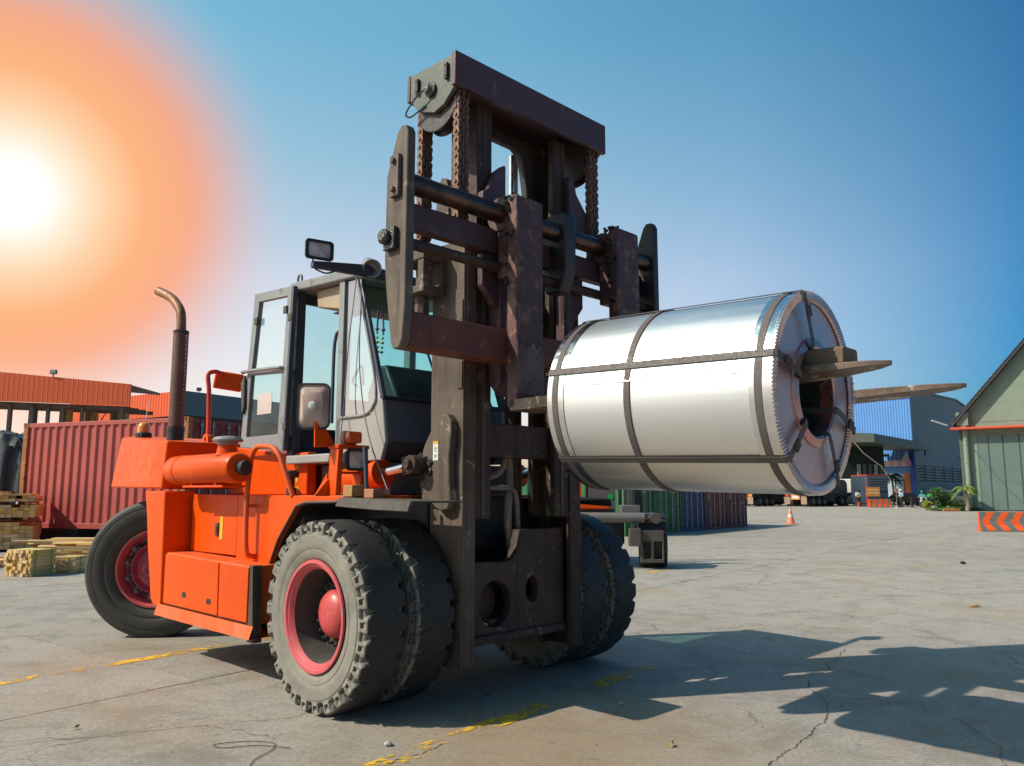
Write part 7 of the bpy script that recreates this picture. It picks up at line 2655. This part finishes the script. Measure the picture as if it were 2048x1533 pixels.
pn.box(-0.62, 0.0, 0.9, 1.0, 1.1, 2.0)
pno = pn.obj('grey_panel', M_GPL, F2, 0.01)
q = MB()
q.lathe([(0.06, 0), (0.06, 0.006)], (-0.10, 0.9, 1.40), (0, -1, 0), 18)
for v in q.v:
    pass
q.obj('green_sticker', pm('bright_green_sticker', (0.02, 0.55, 0.10), rough=0.5, bump=0), pno)
for x, y, w_, z1, m_ in ((-0.66, 0.5, 0.05, 2.2, M_BLK), (0.02, 0.5, 0.06, 2.2, M_BLK), (0.13, 0.6, 0.03, 2.1, M_CABL), (0.20, 0.45, 0.10, 2.15, M_GBR), (0.36, 0.5, 0.14, 2.05, M_BLK)):
    mb = MB()
    mb.box(x, x + w_, y, y + 0.08, 0.95, z1)
    mb.obj('post', m_, F2, 0.006)
mb = MB()
mb.prism([(-1.0, 1.2), (-0.98, 2.1), (-0.80, 2.1), (-0.72, 1.2)], 0.45, 0.55, 'y')
mb.obj('orange_side_plate', pm('red_orange_plate', (0.55, 0.07, 0.02), rough=0.5), F2, 0.006)
mb = MB()
mb.tube([(-0.9, -0.25, 1.005), (0.42, -0.25, 0.995)], 0.10, 20)
cy = mb.obj('cylinder', M_GPL, F2, smooth=50)
mb = MB()
mb.tube([(0.42, -0.25, 0.995), (0.62, -0.25, 0.992)], 0.05, 14)
mb.lathe([(0.11, -0.06), (0.11, 0.06)], (0.64, -0.25, 0.99), (0, 1, 0), 18)
mb.obj('rod_eye', M_GBR, cy, smooth=40)
mb = MB()
mb.box(0.10, 0.32, -0.42, -0.2, 0.45, 0.80)
mb.tube([(0.2, -0.31, 0.8), (0.2, -0.31, 0.9)], 0.015, 6)
mb.obj('frame_block', M_GBR, F2, 0.012)
fr = plate('front_frame', [(0.32, 0.03 + 0.10), (0.78, 0.13), (0.78, 0.75), (0.32, 0.75)], [[(0.37, 0.20), (0.52, 0.20), (0.52, 0.54), (0.37, 0.54)], [(0.58, 0.20), (0.75, 0.20), (0.75, 0.54), (0.58, 0.54)]], -0.36, -0.28, 'y', M_GBR, F2, 0.008)
mb = MB()
mb.prism([(0.15, 1.05), (0.75, 1.08), (0.78, 1.04), (0.66, 0.98), (0.15, 0.98)], -0.1, 0.5, 'y')
mb.obj('fender', M_CABD, F2, 0.01)
for k in range(5):
    mb = MB()
    mb.box(-0.9, 0.6, 1.3, 1.36, 2.0 + 0.10 * k, 2.04 + 0.10 * k)
    mb.obj('rack_bar', M_BLK, F2)

# ---- small litter on the concrete
M_DLEAF = pm('dry_leaf', (0.42, 0.20, 0.04), rough=0.8, bump=0)
def leaf(loc, rz, s, label, m=M_DLEAF, cat='leaf'):
    mb = MB()
    mb.add([(-s, 0, 0.004), (-s * 0.3, s * 0.45, 0.02), (s * 0.6, s * 0.35, 0.012), (s, 0, 0.03), (s * 0.5, -s * 0.4, 0.01), (-s * 0.4, -s * 0.42, 0.016), (0, 0, 0.028)], [(0, 1, 6), (1, 2, 6), (2, 3, 6), (3, 4, 6), (4, 5, 6), (5, 0, 6)])
    o = mb.obj('dry_leaf', m, None)
    o.location = loc
    o.rotation_euler = (0, 0, rz)
    tag(o, label, cat)
leaf((6.1, 10.85, 0.002), 0.4, 0.10, 'orange brown dry leaf lying on the open concrete at right')
leaf((0.95, 5.0, 0.002), 1.2, 0.03, 'small yellow brown leaf on the sunlit concrete below the coil')
leaf((-2.78, 5.35, 0.002), 0.2, 0.022, 'tiny green leaf on the concrete at lower left', M_LEAF)
def pebble(loc, s, label, m):
    mb = MB()
    mb.lathe([(0, 0.0), (s * 0.9, s * 0.15), (s, s * 0.5), (s * 0.5, s * 0.9), (0, s)], (0, 0, 0), (0.1, 0.05, 1), 7)
    o = mb.obj('stone_chip', m, None, smooth=30)
    o.location = loc
    tag(o, label, 'stone')
M_STN = pm('pale_stone', (0.42, 0.40, 0.37), rough=0.9, ns=20)
pebble((-0.74, 5.02, 0), 0.028, 'pale stone chip at the edge of the near tyre shadow', M_STN)
pebble((0.78, 5.95, 0), 0.02, 'small pale stone in the sun right of the tyre shadow', M_STN)
pebble((9.5, 17.2, 0), 0.06, 'dark lump lying alone on the far concrete', M_BLK)
mb = MB()
mb.tube(arc([(-1.30 + 0.0, 4.95, 0.008), (-1.5, 5.02, 0.006), (-1.72, 4.95, 0.006), (-1.80, 5.02, 0.008), (-1.6, 5.10, 0.006), (-1.42, 5.06, 0.008), (-1.40, 4.92, 0.006), (-1.46, 4.75, 0.006), (-1.43, 4.55, 0.006)], 5), 0.0025, 5)
tag(mb.obj('loose_wire', M_DUST, None, smooth=60), 'thin looped wire lying on the concrete in front', 'wire')
